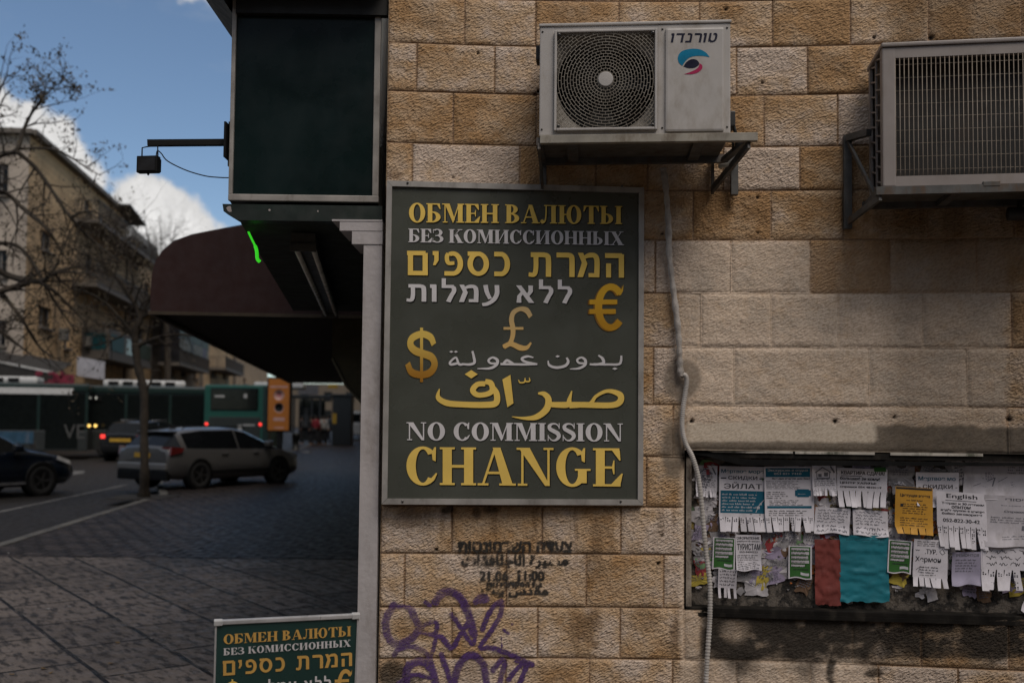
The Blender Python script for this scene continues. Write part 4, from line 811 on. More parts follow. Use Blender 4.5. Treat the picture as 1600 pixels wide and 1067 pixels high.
# ------------------------------------------------------------------ notice board in its recess
REC = .065
bcx = W(1335, 830); nf = Frame((bcx.x, wallY(bcx.x) + REC - .012, BZ0), RAD(-6.0))
nb_ = nf.empty('notice_board', label='weathered recessed notice board plastered with torn flyers in the stone wall', cat='notice board')
nx0 = nf.uw(1071, 830)[0]; nx1 = nx0 + 2.1; nh = BZ1 - BZ0
m, t, p, vec = base_mat('weathered_board')
a = t.noise(vec, 9, 8, .7); b = t.noise(t.mapping(vec, loc=(5, 2, 1)), 26, 6, .7); cth = t.noise(t.mapping(vec, loc=(2, 7, 3)), 15, 6, .68); cl = t.new('ShaderNodeTexVoronoi'); t.set(cl.inputs['Vector'], t.vmath('ADD', vec, t.vmath('MULTIPLY', t.noise(vec, 22, 4, .6, out=1), (.09, .09, .09)))); cl.inputs['Scale'].default_value = 24
sp = t.new('ShaderNodeSeparateXYZ'); t.set(sp.inputs[0], vec)
hgt = t.math('ADD', sp.outputs[2], t.math('MULTIPLY', t.math('SUBTRACT', a, .5), .35))
low = t.math('MULTIPLY', t.ramp(hgt, .16, .32), t.ramp(hgt, .74, .60))
c = t.mix(t.ramp(b, .4, .65), c4((.010, .009, .008)), c4((.045, .036, .028)))
c = t.mix(t.ramp(cth, .46, .56, 0, .65), c, c4((.17, .145, .12)))
cs_ = t.new('ShaderNodeSeparateColor'); t.set(cs_.inputs[0], cl.outputs['Color'])
sc_ = c
for k, (lo_, col) in enumerate(((.60, (.36, .33, .34)), (.76, (.30, .10, .03)), (.84, (.22, .03, .03)), (.88, (.36, .28, .08)), (.93, (.10, .16, .09)), (.96, (.28, .26, .30)))): sc_ = t.mix(t.math('GREATER_THAN', cs_.outputs[0], lo_), sc_, c4(col))
c = t.mix(t.math('MULTIPLY', low, t.ramp(a, .42, .52)), c, sc_)
t.set(p.inputs['Base Color'], c); p.inputs['Roughness'].default_value = .85
bp = t.new('ShaderNodeBump'); bp.inputs['Distance'].default_value = .012; t.set(bp.inputs['Height'], t.math('ADD', b, cs_.outputs[1])); t.l.new(bp.outputs[0], p.inputs['Normal'])
mb = MB(); mb.box(nx0, nx1, 0, .02, -.03, nh + .05); mb.build('backing', m, nb_)
oldmetal = mat('rusted_frame', (.30, .26, .215), .7, .1, var=.3, scale=10, dirt=(.05, .03, .02), dirt_amt=.95, bump=.003, bscale=90)
darkmetal = mat('sooty_frame', (.010, .009, .008), .65, .1, var=.4, scale=8, dirt=(.06, .052, .042), dirt_amt=.35, spec=.12)
mb = MB(); mb.box(nx0 - .002, nx0 + .024, -.060, -.001, .0, nh, .002); mb.build('side_frame', oldmetal, nb_)
mb = MB(); mb.box(nx0 - .003, nx1, -.072, -.001, -.026, .012, .004); mb.box(nx0, nx1, -.078, -.0725, -.03, -.012); mb.build('bottom_sill', darkmetal, nb_)
mb = MB(); mb.box(nx0 - .002, nx1, -.064, -.001, nh - .034, nh - .006); mb.build('top_frame', darkmetal, nb_)
mb = MB(); [mb.box(nx0 + a_, nx0 + b_, -.070 - .0004 * i_, -.0645, nh - .010 - .001 * i_, nh + .000, .001) for i_, (a_, b_) in enumerate(((.10, .27), (.272, .49), (.50, .86), (.93, 1.34)))]; mb.build('cover_strip', mat('pale_strip', (.44, .41, .36), .6, var=.2, scale=6, dirt=(.02, .03, .01), dirt_amt=.9), nb_)
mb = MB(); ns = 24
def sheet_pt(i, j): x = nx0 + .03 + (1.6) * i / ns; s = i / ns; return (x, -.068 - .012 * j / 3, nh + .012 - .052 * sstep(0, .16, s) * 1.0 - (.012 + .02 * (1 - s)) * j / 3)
mb.add([sheet_pt(i, j) for i in range(ns + 1) for j in range(4)], [[i * 4 + j, i * 4 + j + 1, i * 4 + j + 5, i * 4 + j + 4] for i in range(ns) for j in range(3)], True); mb.build('shadow_strip', mat('shadow_black', (.004, .004, .004), .9, spec=.1), nb_)  # black strip standing in for the shadow below the board's top edge
# torn remains: many small scraps pasted on the backing, nobody could count them
scr = [mat('scrap_' + n_, c_, .8, var=.2, scale=20) for n_, c_ in (('white', (.42, .40, .42)), ('grey', (.25, .24, .25)), ('orange', (.42, .13, .025)), ('red', (.25, .03, .035)), ('yellow', (.42, .33, .05)), ('green', (.12, .22, .10)), ('lilac', (.28, .24, .34)), ('brown', (.12, .07, .04)))]
mb = MB(); rs = random.Random(5)
for k in range(900):
    px = rs.uniform(1085, 1640); py = rs.choice([rs.uniform(722, 900), rs.gauss(845, 40), rs.uniform(800, 930)])
    if rs.random() < sstep(880, 945, py) * .85 or rs.random() < sstep(745, 715, py) * .8 or py > 945 or py < 716: continue
    u, w = nf.uw(px, py); n = rs.randint(8, 14); r = rs.choice([rs.uniform(.006, .018), rs.uniform(.02, .06)]) * (.5 if py > 895 else 1); a0 = rs.random() * 6; asp = rs.uniform(.35, 1.2)
    base = -.0012 - k * 6e-6; vs = []
    for i in range(n): a = a0 + 2 * pi * i / n; q_ = r * rs.uniform(.45, 1.1); vs.append((u + q_ * cos(a), base - (rs.uniform(0, .008) if rs.random() < .3 else 0), w + q_ * asp * sin(a)))
    vs.append((u, base - .0005, w)); mb.add(vs, [[i, (i + 1) % n, n] for i in range(n)], False, rs.choices(range(8), [9, 6, 1, .6, .6, .6, 3, 3])[0])
tag(mb.build('torn_scraps', scr, nb_), kind='stuff')
def torn(px, py, w, h, rot, seed, mi, ly):
    rs = random.Random(seed); u, z = nf.uw(px, py); n = 22; pts = []
    for i in range(n):
        s_ = i / n * 4; k = int(s_); f = s_ - k; x, y = ((f - .5, -.5), (.5, f - .5), (.5 - f, .5), (-.5, .5 - f))[k]; j = rs.uniform(.72, 1.04) if rs.random() < .6 else 1.0; x, y = x * w * j, y * h * j
        pts.append((u + x * cos(rot) - y * sin(rot), ly - rs.uniform(0, .004) * (1 if rs.random() < .4 else 0), z + x * sin(rot) + y * cos(rot)))
    tm.add(pts + [(u, ly - .0008, z)], [[i, (i + 1) % n, n] for i in range(n)], False, mi)
    for r_ in range(rs.randint(2, 6)):
        y = h * (.3 - .11 * r_); x = -w * .33
        while x < w * rs.uniform(.1, .33): l = rs.uniform(.003, .012); q_ = [(x, y), (x + l, y), (x + l, y + h * .045), (x, y + h * .045)]; tp.add([(u + a_ * cos(rot) - b_ * sin(rot), ly - .0052, z + a_ * sin(rot) + b_ * cos(rot)) for a_, b_ in q_], [[0, 1, 2, 3]]); x += l + .004
tm, tp = MB(), MB()
for i_, (x_, y_) in enumerate(((1100, 800), (1094, 832), (1103, 868), (1206, 846), (1216, 882), (1192, 902), (1408, 744), (1446, 738), (1416, 842), (1500, 738), (1556, 732), (1590, 762), (1480, 748), (1290, 738), (1345, 738), (1203, 836), (1478, 848), (1502, 900), (1578, 905), (1166, 902), (1182, 918), (1256, 912), (1452, 922), (1240, 842), (1390, 820), (1405, 900), (1100, 760), (1545, 770), (1090, 905), (1325, 930), (1536, 925), (1100, 742), (1112, 815), (1225, 840), (1246, 872), (1180, 895), (1130, 905), (1402, 760), (1425, 838), (1392, 842), (1520, 722), (1545, 745), (1576, 728), (1600, 770), (1462, 740), (1385, 735), (1480, 868), (1515, 915), (1268, 835), (1108, 780), (1095, 885), (1210, 900), (1440, 765), (1595, 915), (1560, 862))):
    rs = random.Random(i_ + 50); torn(x_, y_, rs.uniform(.05, .12), rs.uniform(.05, .13), rs.uniform(-.35, .35), i_, rs.choices(range(8), [9, 5, .8, .8, 1, .8, 3, 1])[0], -.0058 - .0000 * i_ + (i_ % 3) * .0002)
tag(tm.build('torn_sheets', scr, nb_), kind='stuff'); tag(tp.build('torn_print', mat('faded_ink', (.10, .10, .13), .8), nb_), kind='stuff')
# flyers
paperw = mat('white_paper', (.56, .54, .585), .75, var=.08, scale=9, dirt=(.30, .28, .28), dirt_amt=.3)
paperg = mat('greyed_paper', (.43, .41, .445), .8, var=.12, scale=9, dirt=(.20, .18, .17), dirt_amt=.4)
inkb = mat('black_ink', (.03, .03, .035), .7, spec=.12); inkt = mat('teal_ink', (.012, .095, .155), .6, spec=.12, var=.12); inkg = mat('green_ink', (.03, .10, .025), .6, spec=.12); inkw = mat('white_ink', (.42, .42, .45), .7, spec=.12); inkgrey = mat('grey_ink', (.13, .13, .15), .7, spec=.12); inkred = mat('red_ink', (.35, .05, .06), .6, spec=.12)
FL = 0
def flyer(box, m, label, rot=0.0, tears=0, miss=(), curl=.010, crook=0.0, lift=None, tearh=.24, seed=0):
    """a sheet pasted on the board; returns (thing, placer) where placer maps sheet fractions (0..1, 0..1 upwards) to local points"""
    global FL
    x0, y0, x1, y1 = box; FL += 1; rs = random.Random(seed + FL * 7)
    a = nf.uw(x0, y1); b = nf.uw(x1, y0); w, h = b[0] - a[0], b[1] - a[1]
    lv = -(.0065 + .0011 * FL if lift is None else lift); P = nf.P + nf.M @ Vector(((a[0] + b[0]) / 2, lv, (a[1] + b[1]) / 2))
    root = nf.empty('flyer', label=label, cat='flyer'); root.location = P; R2 = Matrix.Rotation(rot, 3, 'Y'); ph = rs.random() * 6
    def sp_(s, t_, off=0.0):
        y = -abs(curl) * (.5 + .5 * sin(ph + 3.3 * s + 1.7 * t_)) * (.35 + .65 * abs(2 * s - 1) ** 1.5) - curl * 1.6 * max(0, .25 - t_) * 4 * (.4 + .6 * sin(ph + 5 * s) ** 2) - off
        return R2 @ Vector(((s - .5) * w + crook * (t_ - .5) * w, y, (t_ - .5) * h + .004 * sin(ph + 7 * s) * (1 if t_ <= tearh and not tears else 0)))
    mb = MB(); N = 14; t0 = tearh if tears else 0.0; nv = 10
    mb.add([sp_(i / N, t0 + (1 - t0) * j / nv) for i in range(N + 1) for j in range(nv + 1)], [[i * (nv + 1) + j, (i + 1) * (nv + 1) + j, (i + 1) * (nv + 1) + j + 1, i * (nv + 1) + j + 1] for i in range(N) for j in range(nv)], True)
    mb.build('sheet', m, root)
    if tears:
        mb = MB()
        for k in range(tears):
            if k in miss: continue
            s0, s1 = (k + .07) / tears, (k + .93) / tears; ln = rs.uniform(.9, 1.0); sw = rs.uniform(-.018, .018); bend = rs.uniform(0, .012); vs = []
            for j in range(4): t_ = t0 - t0 * ln * j / 3 + .001; q_ = sp_(s0, t_, bend * (j / 3) ** 2); q2 = sp_(s1, t_, bend * (j / 3) ** 2); vs += [q_ + Vector((sw * w * j, 0, 0)), q2 + Vector((sw * w * j, 0, 0))]
            mb.add(vs, [[2 * j, 2 * j + 1, 2 * j + 3, 2 * j + 2] for j in range(3)], True)
        mb.build('tear_off_strips', m, root)
    return root, sp_
def pr(root, sp_, items, m, name='printing', off=.0009):
    """items: ('t', text, s0, s1, t0, t1) a line of type; ('l', s0, s1, t, height, seed) a line of small words; ('b', s0, s1, t0, t1) a block; ('p', points, width) a pen line"""
    mb = MB(); step = 0
    def quad(s0, s1, t0, t1, o_):
        n = max(1, int((s1 - s0) * 14)); nt = max(1, int((t1 - t0) * 12)); mb.add([sp_(s0 + (s1 - s0) * i / n, t0 + (t1 - t0) * j / nt, o_) for i in range(n + 1) for j in range(nt + 1)], [[i * (nt + 1) + j, (i + 1) * (nt + 1) + j, (i + 1) * (nt + 1) + j + 1, i * (nt + 1) + j + 1] for i in range(n) for j in range(nt)], True)
    for it in items:
        if it[0] == 't':
            _, s_, s0, s1, t0, t1 = it; co, fs = font(s_); mb.add([sp_(s0 + u * (s1 - s0), t0 + v * (t1 - t0), off) for u, v in co], fs)
            mb.add([sp_(s0 + u * (s1 - s0) + .006, t0 + v * (t1 - t0), off + 4e-5) for u, v in co], fs)
        elif it[0] == 'l':
            _, s0, s1, t_, h, sd_ = it; rs = random.Random(sd_); x = s0
            while x < s1 - .02:
                wd = min(s1 - x, rs.uniform(.05, .17)); k = x
                while k < x + wd - .008:                    # each word a run of letter-like strokes
                    lw = rs.uniform(.008, .016); hh_ = h * rs.choice([.6, .6, .75, 1]); quad(k, k + lw, t_, t_ + hh_, off); 
                    if rs.random() < .6: quad(k + lw + .0002, k + lw + .012, t_ + h * rs.choice([0, .45]), t_ + h * rs.choice([.15, .6]) + .0, off + 3e-5) if rs.random() < .0 else None
                    k += lw + rs.uniform(.005, .010)
                x += wd + .03
        elif it[0] == 'b': quad(*it[1:5], off + (it[5] if len(it) > 5 else 0))
        elif it[0] == 'p':
            pts = it[1]; wd = it[2]; step += 1
            for i, (a, b) in enumerate(zip(pts, pts[1:])):
                d = np.array(b) - np.array(a); l = np.hypot(*d) + 1e-9; nn = np.array((-d[1], d[0])) / l * wd / 2; e = d / l * wd * .3
                mb.add([sp_(*(np.array(a) - e + nn), off + 2e-5 * (i % 3)), sp_(*(np.array(b) + e + nn), off + 2e-5 * (i % 3)), sp_(*(np.array(b) + e - nn), off + 2e-5 * (i % 3)), sp_(*(np.array(a) - e - nn), off + 2e-5 * (i % 3))], [[0, 1, 2, 3]])
    return mb.build(name, m, root)
def small(n, t1, t0, s0=.08, s1=.92, seed=0, h=None):
    h = h or (t1 - t0) / n * .55; rs = random.Random(seed); return [('l', s0, s1 - rs.random() * .18, t1 - (t1 - t0) * (i + 1) / n, h, seed * 31 + i) for i in range(n)]
def hand(n, t1, t0, seed=0, s0=.08, s1=.92, wd=.012):
    rs = random.Random(seed); out = []
    for i in range(n):
        t_ = t1 - (t1 - t0) * (i + .5) / n; x = s0; H = (t1 - t0) / n * .36; e = s1 - rs.random() * .15
        while x < e:
            k = rs.randint(3, 7); pts = []
            for j in range(k * 2): pts.append((min(s1, x), t_ + H * rs.uniform(-1, 1))); x += rs.uniform(.008, .022)
            out.append(('p', pts, wd)); x += .03
    return out
def phone_strips(n, t0=.02, t1=.22, seed=0):
    out = []
    for k in range(n):
        for j in (0.3, .6): out += [('b', (k + j) / n - .09 / n, (k + j) / n + .09 / n, t0 + (t1 - t0) * (i + ((k * 5 + i) % 3) * .15) / 9, t0 + (t1 - t0) * (i + .55 + ((k + i * 2) % 3) * .2) / 9) for i in range(9) if (i * 7 + k * 3 + int(j * 10) + seed) % 6]
    return out
HOUSE = [('p', [(.2, .74), (.2, .56), (.72, .56), (.72, .74)], .03), ('p', [(.14, .74), (.45, .9), (.78, .74)], .035), ('b', .26, .40, .60, .70), ('b', .5, .66, .62, .74), ('p', [(.78, .92), (.92, .74)], .06)]
def f_house(box, label, **k):
    r, s = flyer(box, paperw, label, tears=8, **k); pr(r, s, HOUSE + hand(4, .56, .30, 3) + [], inkgrey); pr(r, s, phone_strips(8, seed=2), inkgrey, 'phone_numbers')
f_house((1087, 727, 1120, 776), 'small house-advert flyer half hidden behind the pale conduit', rot=.02)
r, s = flyer((1123, 729, 1197, 830), paperw, 'white and blue flyer headed Мертвое море with a blue block and ЭЙЛАТ', tears=7, rot=.01, tearh=.23)
pr(r, s, [('b', .03, .97, .29, .63), ], inkt, 'colour_block'); pr(r, s, [('t', 'Мертвое море', .04, .93, .885, .955)], inkt, 'heading'); pr(r, s, [('t', 'СКИДКИ', .19, .80, .79, .855), ('b', .03, .15, .81, .828), ('b', .85, .97, .81, .828), ('t', 'ЭЙЛАТ', .10, .90, .66, .76)], inkb, 'heading'); pr(r, s, small(6, .61, .32, .06, .92, 5), inkw, 'printing', .0016); pr(r, s, [('p', [(.95, .50), (.85, .42), (.78, .31)], .012), ('b', .80, .86, .36, .40), ('b', .86, .9, .42, .45)], inkw, 'ornament', .0019); pr(r, s, phone_strips(7, seed=1), inkb, 'phone_numbers')
r, s = flyer((1194, 729, 1271, 830), paperw, 'white flyer with blue pill-shaped heading Экскурсии и отдых and a blue oval', tears=8, rot=-.015, tearh=.23)
pr(r, s, [('b', .03, .93, .84, .975), ('b', .62, .94, .55, .64), ('b', .66, .90, .535, .655, 3e-5), ('b', .05, .95, .365, .40)], inkt, 'colour_block'); pr(r, s, [('t', 'Экскурсии и отдых', .07, .89, .915, .965), ('t', '053 821 7410', .2, .75, .875, .905)] + small(1, .6, .575, .68, .88, 3), inkw, 'heading', .0016); pr(r, s, [('t', 'Все дни недели для Вас!', .16, .92, .80, .83)] + small(6, .79, .66, .04, .75, 8) + small(4, .63, .51, .04, .5, 9) + small(4, .50, .41, .1, .8, 12) + small(3, .35, .25, .08, .9, 13), inkb); pr(r, s, phone_strips(8, seed=3), inkb, 'phone_numbers')
f_house((1268, 725, 1306, 774), 'small house-advert flyer between the blue-headed flyer and the КВАРТИРА notice', rot=-.03)
r, s = flyer((1307, 732, 1384, 792), paperw, 'white handwritten tear-off notice reading КВАРТИРА СДАЧА with blank strips', tears=8, rot=.02, tearh=.42)
pr(r, s, [('t', 'КВАРТИРА СДАЧА!', .08, .94, .82, .93), ('b', .08, .50, .795, .81), ('t', 'большая! 3и комн!', .06, .85, .70, .78), ('t', 'ЦЕНТР ХАЙФЫ!', .06, .78, .59, .67), ('t', 'справки 054 4810119', .06, .88, .49, .55)], inkb, 'handwriting')
mb = MB(); mb.add([s(*q_, .0018) for q_ in ((.74, .93), (.98, .94), (.96, 1.05), (.73, 1.04))], [[0, 1, 2, 3]]); mb.build('green_tape', inkg, r)
r, s = flyer((1272, 793, 1326, 832), paperw, 'small handwritten slip of purple ink under the house-advert flyer', rot=.03, crook=.04); pr(r, s, hand(5, .95, .4, 11) + hand(2, .36, .05, 12, wd=.016), inkgrey, 'handwriting')
r, s = flyer((1331, 797, 1386, 836), paperw, 'small handwritten slip directly above the teal sheet', rot=.05, crook=-.05); pr(r, s, hand(5, .95, .4, 15) + hand(2, .36, .05, 16, wd=.016), inkgrey, 'handwriting')
def f_green(box, label, rot):
    r, s = flyer(box, paperw, label, rot=rot, curl=.003); e = .05
    pr(r, s, [('b', .06, .94, .04, .97)], inkg, 'colour_block'); pr(r, s, [('b', .12, .88, .86, .93), ('b', .12, .88, .73, .82), ('b', .12, .84, .60, .69), ('b', .12, .88, .47, .56), ('b', .12, .7, .36, .43)], paperg, 'text_panel', .0016); pr(r, s, small(9, .93, .36, .14, .86, 21, .028), inkb, 'printing', .0024); pr(r, s, [('t', 'ОФОРМЛЕНИЕ', .2, .85, .25, .30)], inkb, 'heading', .0018); pr(r, s, [('b', .52, .88, .11, .19)], inkw, 'text_panel', .0018)
f_green((1113, 839, 1148, 888), 'green-framed notice beside the conduit and the ТУРИСТАМ flyer', .03)
r, s = flyer((1149, 835, 1188, 889), paperw, 'white flyer reading ОФОРМЛЕНИЕ and ТУРИСТАМ in black', rot=-.02); pr(r, s, [('t', 'ОФОРМЛЕНИЕ', .05, .95, .87, .95), ('t', 'рабочей визы', .06, .94, .79, .845), ('t', 'ТУРИСТАМ', .06, .97, .57, .75), ('t', '053-9494223', .15, .86, .49, .54)] + small(9, .46, .04, .06, .94, 25), inkb)
f_green((1231, 852, 1267, 902), 'green-framed notice among torn scraps beside the dark red sheet', .01)
r, s = flyer((1121, 888, 1150, 932), paperg, 'torn handwritten scrap with dangling strips, lowest on the board near the conduit', tears=6, miss=(1, 4), tearh=.34, rot=.04, seed=3); pr(r, s, hand(5, .98, .4, 31), inkb, 'handwriting')
def rag(box, m, label, rot, seed, parts):
    global FL
    FL += 1; x0, y0, x1, y1 = box; a = nf.uw(x0, y1); b = nf.uw(x1, y0); w, h = b[0] - a[0], b[1] - a[1]
    P = nf.P + nf.M @ Vector(((a[0] + b[0]) / 2, -.0085 - .0011 * FL, (a[1] + b[1]) / 2)); root = nf.empty('flyer', label=label, cat='flyer'); root.location = P; N, K = 30, 36; rs = np.random.RandomState(seed)
    S, T2 = np.meshgrid(np.linspace(0, 1, N + 1), np.linspace(0, 1, K + 1)); wr = fbm(S * 3 + seed, T2 * 9, seed, 4)
    xe = (fbm(T2 * 6, S * 0 + seed, seed + 2, 3) - .5) * .05 * np.abs(2 * S - 1); ze = (fbm(S * 7, T2 * 0 + 3, seed + 4, 3) - .5) * .06 * (1 - T2)
    X = (S - .5 + xe) * w; Z = (T2 - .5 + ze) * h; Y = -(wr - .3) * .012 - .0012 * np.sin(T2 * 26 + S * 3 + wr * 9)
    mb = MB(); mb.add(np.stack([X, Y, Z], -1).reshape(-1, 3).tolist(), [[j * (N + 1) + i, j * (N + 1) + i + 1, (j + 1) * (N + 1) + i + 1, (j + 1) * (N + 1) + i] for j in range(K) for i in range(N)], True); mb.build('sheet', m, root); return root, (lambda s_, t_, o_=0: (float((s_ - .5) * w), float(-.024 - o_), float((t_ - .5) * h)))
rag((1272, 842, 1311, 943), mat('dark_red_paper', (.155, .028, .022), .75, var=.2, scale=9), 'dark red crumpled paper sheet hanging beside the teal one', .0, 3, 0)
r, s = rag((1311, 836, 1387, 938), mat('teal_paper', (.006, .150, .195), .6, var=.15, scale=7), 'large crumpled teal paper sheet in the middle of the board', .0, 8, 0); pr(r, s, [('l', .12, .9, .925, .028, 5)] + [('l', .1, .6, .80 - .17 * i, .006, 60 + i) for i in range(4)], mat('dark_teal_ink', (.004, .07, .095), .7), off=-.010)
r, s = flyer((1430, 738, 1496, 790), paperw, 'torn flyer headed Мертвое море, mostly covered by the yellow and English ones', lift=.012); pr(r, s, [('t', 'Мертвое мо', .06, .92, .73, .88)], inkt, 'heading'); pr(r, s, [('t', '- СКИДКИ -', .06, .96, .50, .64)], inkb, 'heading')
r, s = flyer((1396, 761, 1454, 833), mat('yellow_paper', (.46, .235, .022), .7, var=.12, scale=8), 'curling yellow flyer with black print and frayed lower edge', rot=.05, tears=5, tearh=.14, curl=.014, crook=-.04); pr(r, s, [('b', .02, .98, .95, .99), ('t', 'Цветущая вегета', .13, .92, .78, .86), ('l', .3, .76, .71, .03, 40), ('b', .14, .22, .58, .64)] + small(5, .68, .44, .2, .9, 41) + small(4, .38, .18, .14, .88, 43), inkb)
r, s = flyer((1505, 714, 1640, 778), paperg, 'large greyed sheet of torn white paper at the board top, above the tree leaflet', curl=.012, lift=.010, crook=.05)
pr(r, s, [('p', [(.28, .42), (.36, .5), (.34, .3)], .015), ('p', [(.12, .3), (.2, .36)], .012), ('p', [(.4, .4), (.5, .52)], .01)] + small(3, .8, .6, .5, .9, 47), inkgrey)
r, s = flyer((1461, 769, 1538, 856), paperw, 'white handwritten notice headed English with rows of tear-off numbers', rot=.05, tears=9, tearh=.40, crook=-.08, curl=.012); pr(r, s, [('t', 'English', .2, .82, .87, .965), ('b', .18, .80, .845, .853), ('t', 'Тетрас и 30-летним', .1, .95, .77, .82), ('t', 'опытом', .3, .68, .71, .76), ('t', 'ведёт группы в центре', .08, .95, .65, .70), ('t', 'бойко заговорите!', .1, .9, .59, .64), ('t', '052-822-30-42', .12, .85, .47, .53)] + phone_strips(9, .03, .38, 2), inkb, 'handwriting')
r, s = flyer((1532, 775, 1640, 852), paperg, 'large white leaflet with a small tree emblem at the board end', rot=.03, curl=.016, crook=.05); pr(r, s, [('t', 'ירוסי', .3, .55, .90, .95), ('l', .25, .6, .80, .014, 4), ('t', 'Справка', .30, .62, .66, .71), ('b', .625, .655, .24, .34), ('b', .57, .71, .33, .42), ('b', .6, .68, .41, .46, 3e-5)] + small(3, .6, .46, .12, .9, 51) + small(3, .28, .14, .3, .9, 53), inkgrey)
f_green((1385, 843, 1421, 893), 'green-framed notice between the teal sheet and the Хермон flyer', .06)
r, s = flyer((1424, 842, 1476, 915), paperw, 'white flyer reading Хермон with patterned corners and a tear-off fringe', rot=.04, tears=6, tearh=.2, curl=.012); pr(r, s, [('t', '.ТУР.', .34, .68, .70, .80), ('t', 'Хермон', .06, .80, .50, .64)] + small(3, .98, .86, .1, .92, 61) + small(4, .46, .24, .2, .8, 63), inkb); pr(r, s, [('p', [(.06 + .03 * i, .78 - .02 * (i % 2)) for i in range(5)], .012), ('p', [(.76, .76), (.84, .82), (.92, .74), (.84, .70), (.76, .76)], .012), ('p', [(.1, .36), (.2, .42), (.16, .3)], .012)], inkgrey, 'ornament')
r, s = flyer((1484, 861, 1529, 911), mat('lilac_paper', (.29, .27, .36), .75, var=.12), 'lilac torn leaflet below the English notice', rot=-.04, curl=.012, crook=.1); pr(r, s, [('t', 'РЕМОНТСЯ', .14, .88, .86, .94)] + small(5, .82, .4, .12, .86, 71), inkgrey)
r, s = flyer((1528, 846, 1640, 920), paperw, 'white handwritten tear-off sheet under the tree leaflet, lowest at the board end', rot=.02, tears=9, miss=(5,), tearh=.42, curl=.012); pr(r, s, hand(4, .97, .48, 77, wd=.008) + phone_strips(9, .04, .38, 4), inkb, 'handwriting')
r, s = flyer((1590, 930, 1640, 962), paperg, 'small white scrap with blue print hanging off the bottom sill', rot=.5, curl=.02, lift=.055); pr(r, s, small(3, .8, .3, .1, .9, 81), inkt)
# ------------------------------------------------------------------ pilaster, light box, soffit and lamp arm at the corner
PY = wallY(XL)                                          # depth of the corner
pil = empty('pilaster', at(582, 1160, PY), 0, 'narrow white painted pilaster with a stepped capital at the corner of the stone wall', 'pilaster'); B = pil.location
whitep = mat('flaking_white_paint', (.40, .375, .375), .6, var=.1, scale=3, dirt=(.20, .17, .15), dirt_amt=.55, bump=.002, bscale=40)
def pz(px, py): v = at(px, py, PY); return v.x - B.x, v.z - B.z
xl_ = pz(564, 700)[0]; xr_ = XL - B.x - .012; zt = pz(580, 336)[1]
mb = MB(); mb.box(xl_, xr_, -.02, .10, -B.z, zt - .03); mb.build('shaft', whitep, pil)
mb = MB(); z = zt - .028
for i, (w_, h_) in enumerate(((.150, .008), (.113, .044), (.055, .062))):
    mb.box(xl_ - w_, xr_ + .001 * i, -.028 + .002 * i, .26 - .003 * i, z - h_, z); z -= h_ + .0005
mb.build('capital', whitep, pil)
darkgreen = mat('dark_green_metal', (.013, .021, .017), .45, .0, var=.3, scale=4, dirt=(.05, .055, .05), dirt_amt=.35)
boxgreen = mat('lightbox_face', (.0045, .0115, .0115), .30, var=.3, scale=1.6, dirt=(.009, .018, .019), dirt_amt=.7, spec=.25)
lf = Frame(at(478, 160, PY + .06), RAD(1.0))
lb = lf.empty('light_box_sign', label='blank dark green light box with a thin pale metal frame, projecting beside the stone wall', cat='sign')
l0 = lf.uw(357.5, 314); l1 = lf.uw(592, 318); lt = lf.uw(362, -40)[1]
bx0_, bx1_, bz0 = l0[0], l1[0], (l0[1] + l1[1]) / 2
SY = lambda x, y: (x - .153 * y, y)                      # the street side runs back to the left
def skew(x, y, z): return (x - .137 * y if y > 0 else x, y, z)
mb = MB(); mb.box(bx0_ + .002, bx1_ - .002, .010, 3.6, bz0 + .004, lt); mb.build('case', darkgreen, lb, skew)
mb = MB(); mb.box(bx0_ + .018, bx1_ - .03, .0, .012, bz0 + .032, lf.uw(362, 26)[1]); mb.build('face_panel', boxgreen, lb)
frm = mat('worn_frame_metal', (.31, .29, .265), .5, .2, var=.2, scale=6, dirt=(.10, .08, .06), dirt_amt=.5)
mb = MB(); mb.box(bx0_, bx1_, -.018, .012, bz0, bz0 + .032, .004); mb.box(bx0_, bx0_ + .019, -.016, .0115, bz0 + .0325, lt, .003); mb.box(bx1_ - .032, bx1_ - .002, -.012, .0115, bz0 + .0325, lf.uw(362, 24)[1], .004)
mb.build('frame', frm, lb)
mb = MB(); zz = lf.uw(362, 24)[1]; mb.box(bx0_ + .02, bx1_ + .03, -.03, .0095, zz, lt); mb.build('top_flashing', mat('black_metal', (.012, .012, .011), .6), lb)  # flashing and canopy share one even black metal
u0, w0 = lf.uw(357, 215); mb = MB(); mb.box(bx0_ - .016, bx0_ - .001, .02, .12, lf.uw(357, 258)[1], lf.uw(357, 188)[1], .003); mb.build('mounting_plate', darkgreen, lb)
# canopy slab over the box
cp = empty('roof_canopy', lf.P, lf.yaw, 'black flat canopy edge above the dark green light box', 'canopy')
zc = lf.uw(362, 22)[1]; mb = MB(); mb.prism([(bx0_ - .02, zc - .004 + .03), (bx0_ - .22, zc + .19), (bx0_ - .22, zc + .9), (bx0_ - .02, zc + .9)], -.20, 3.7); mb.box(bx0_ - .0195, bx1_ + .02, -.22, .3, zc + .13, zc + .9); mb.build('edge_board', mat('black_metal', (0, 0, 0)), cp)
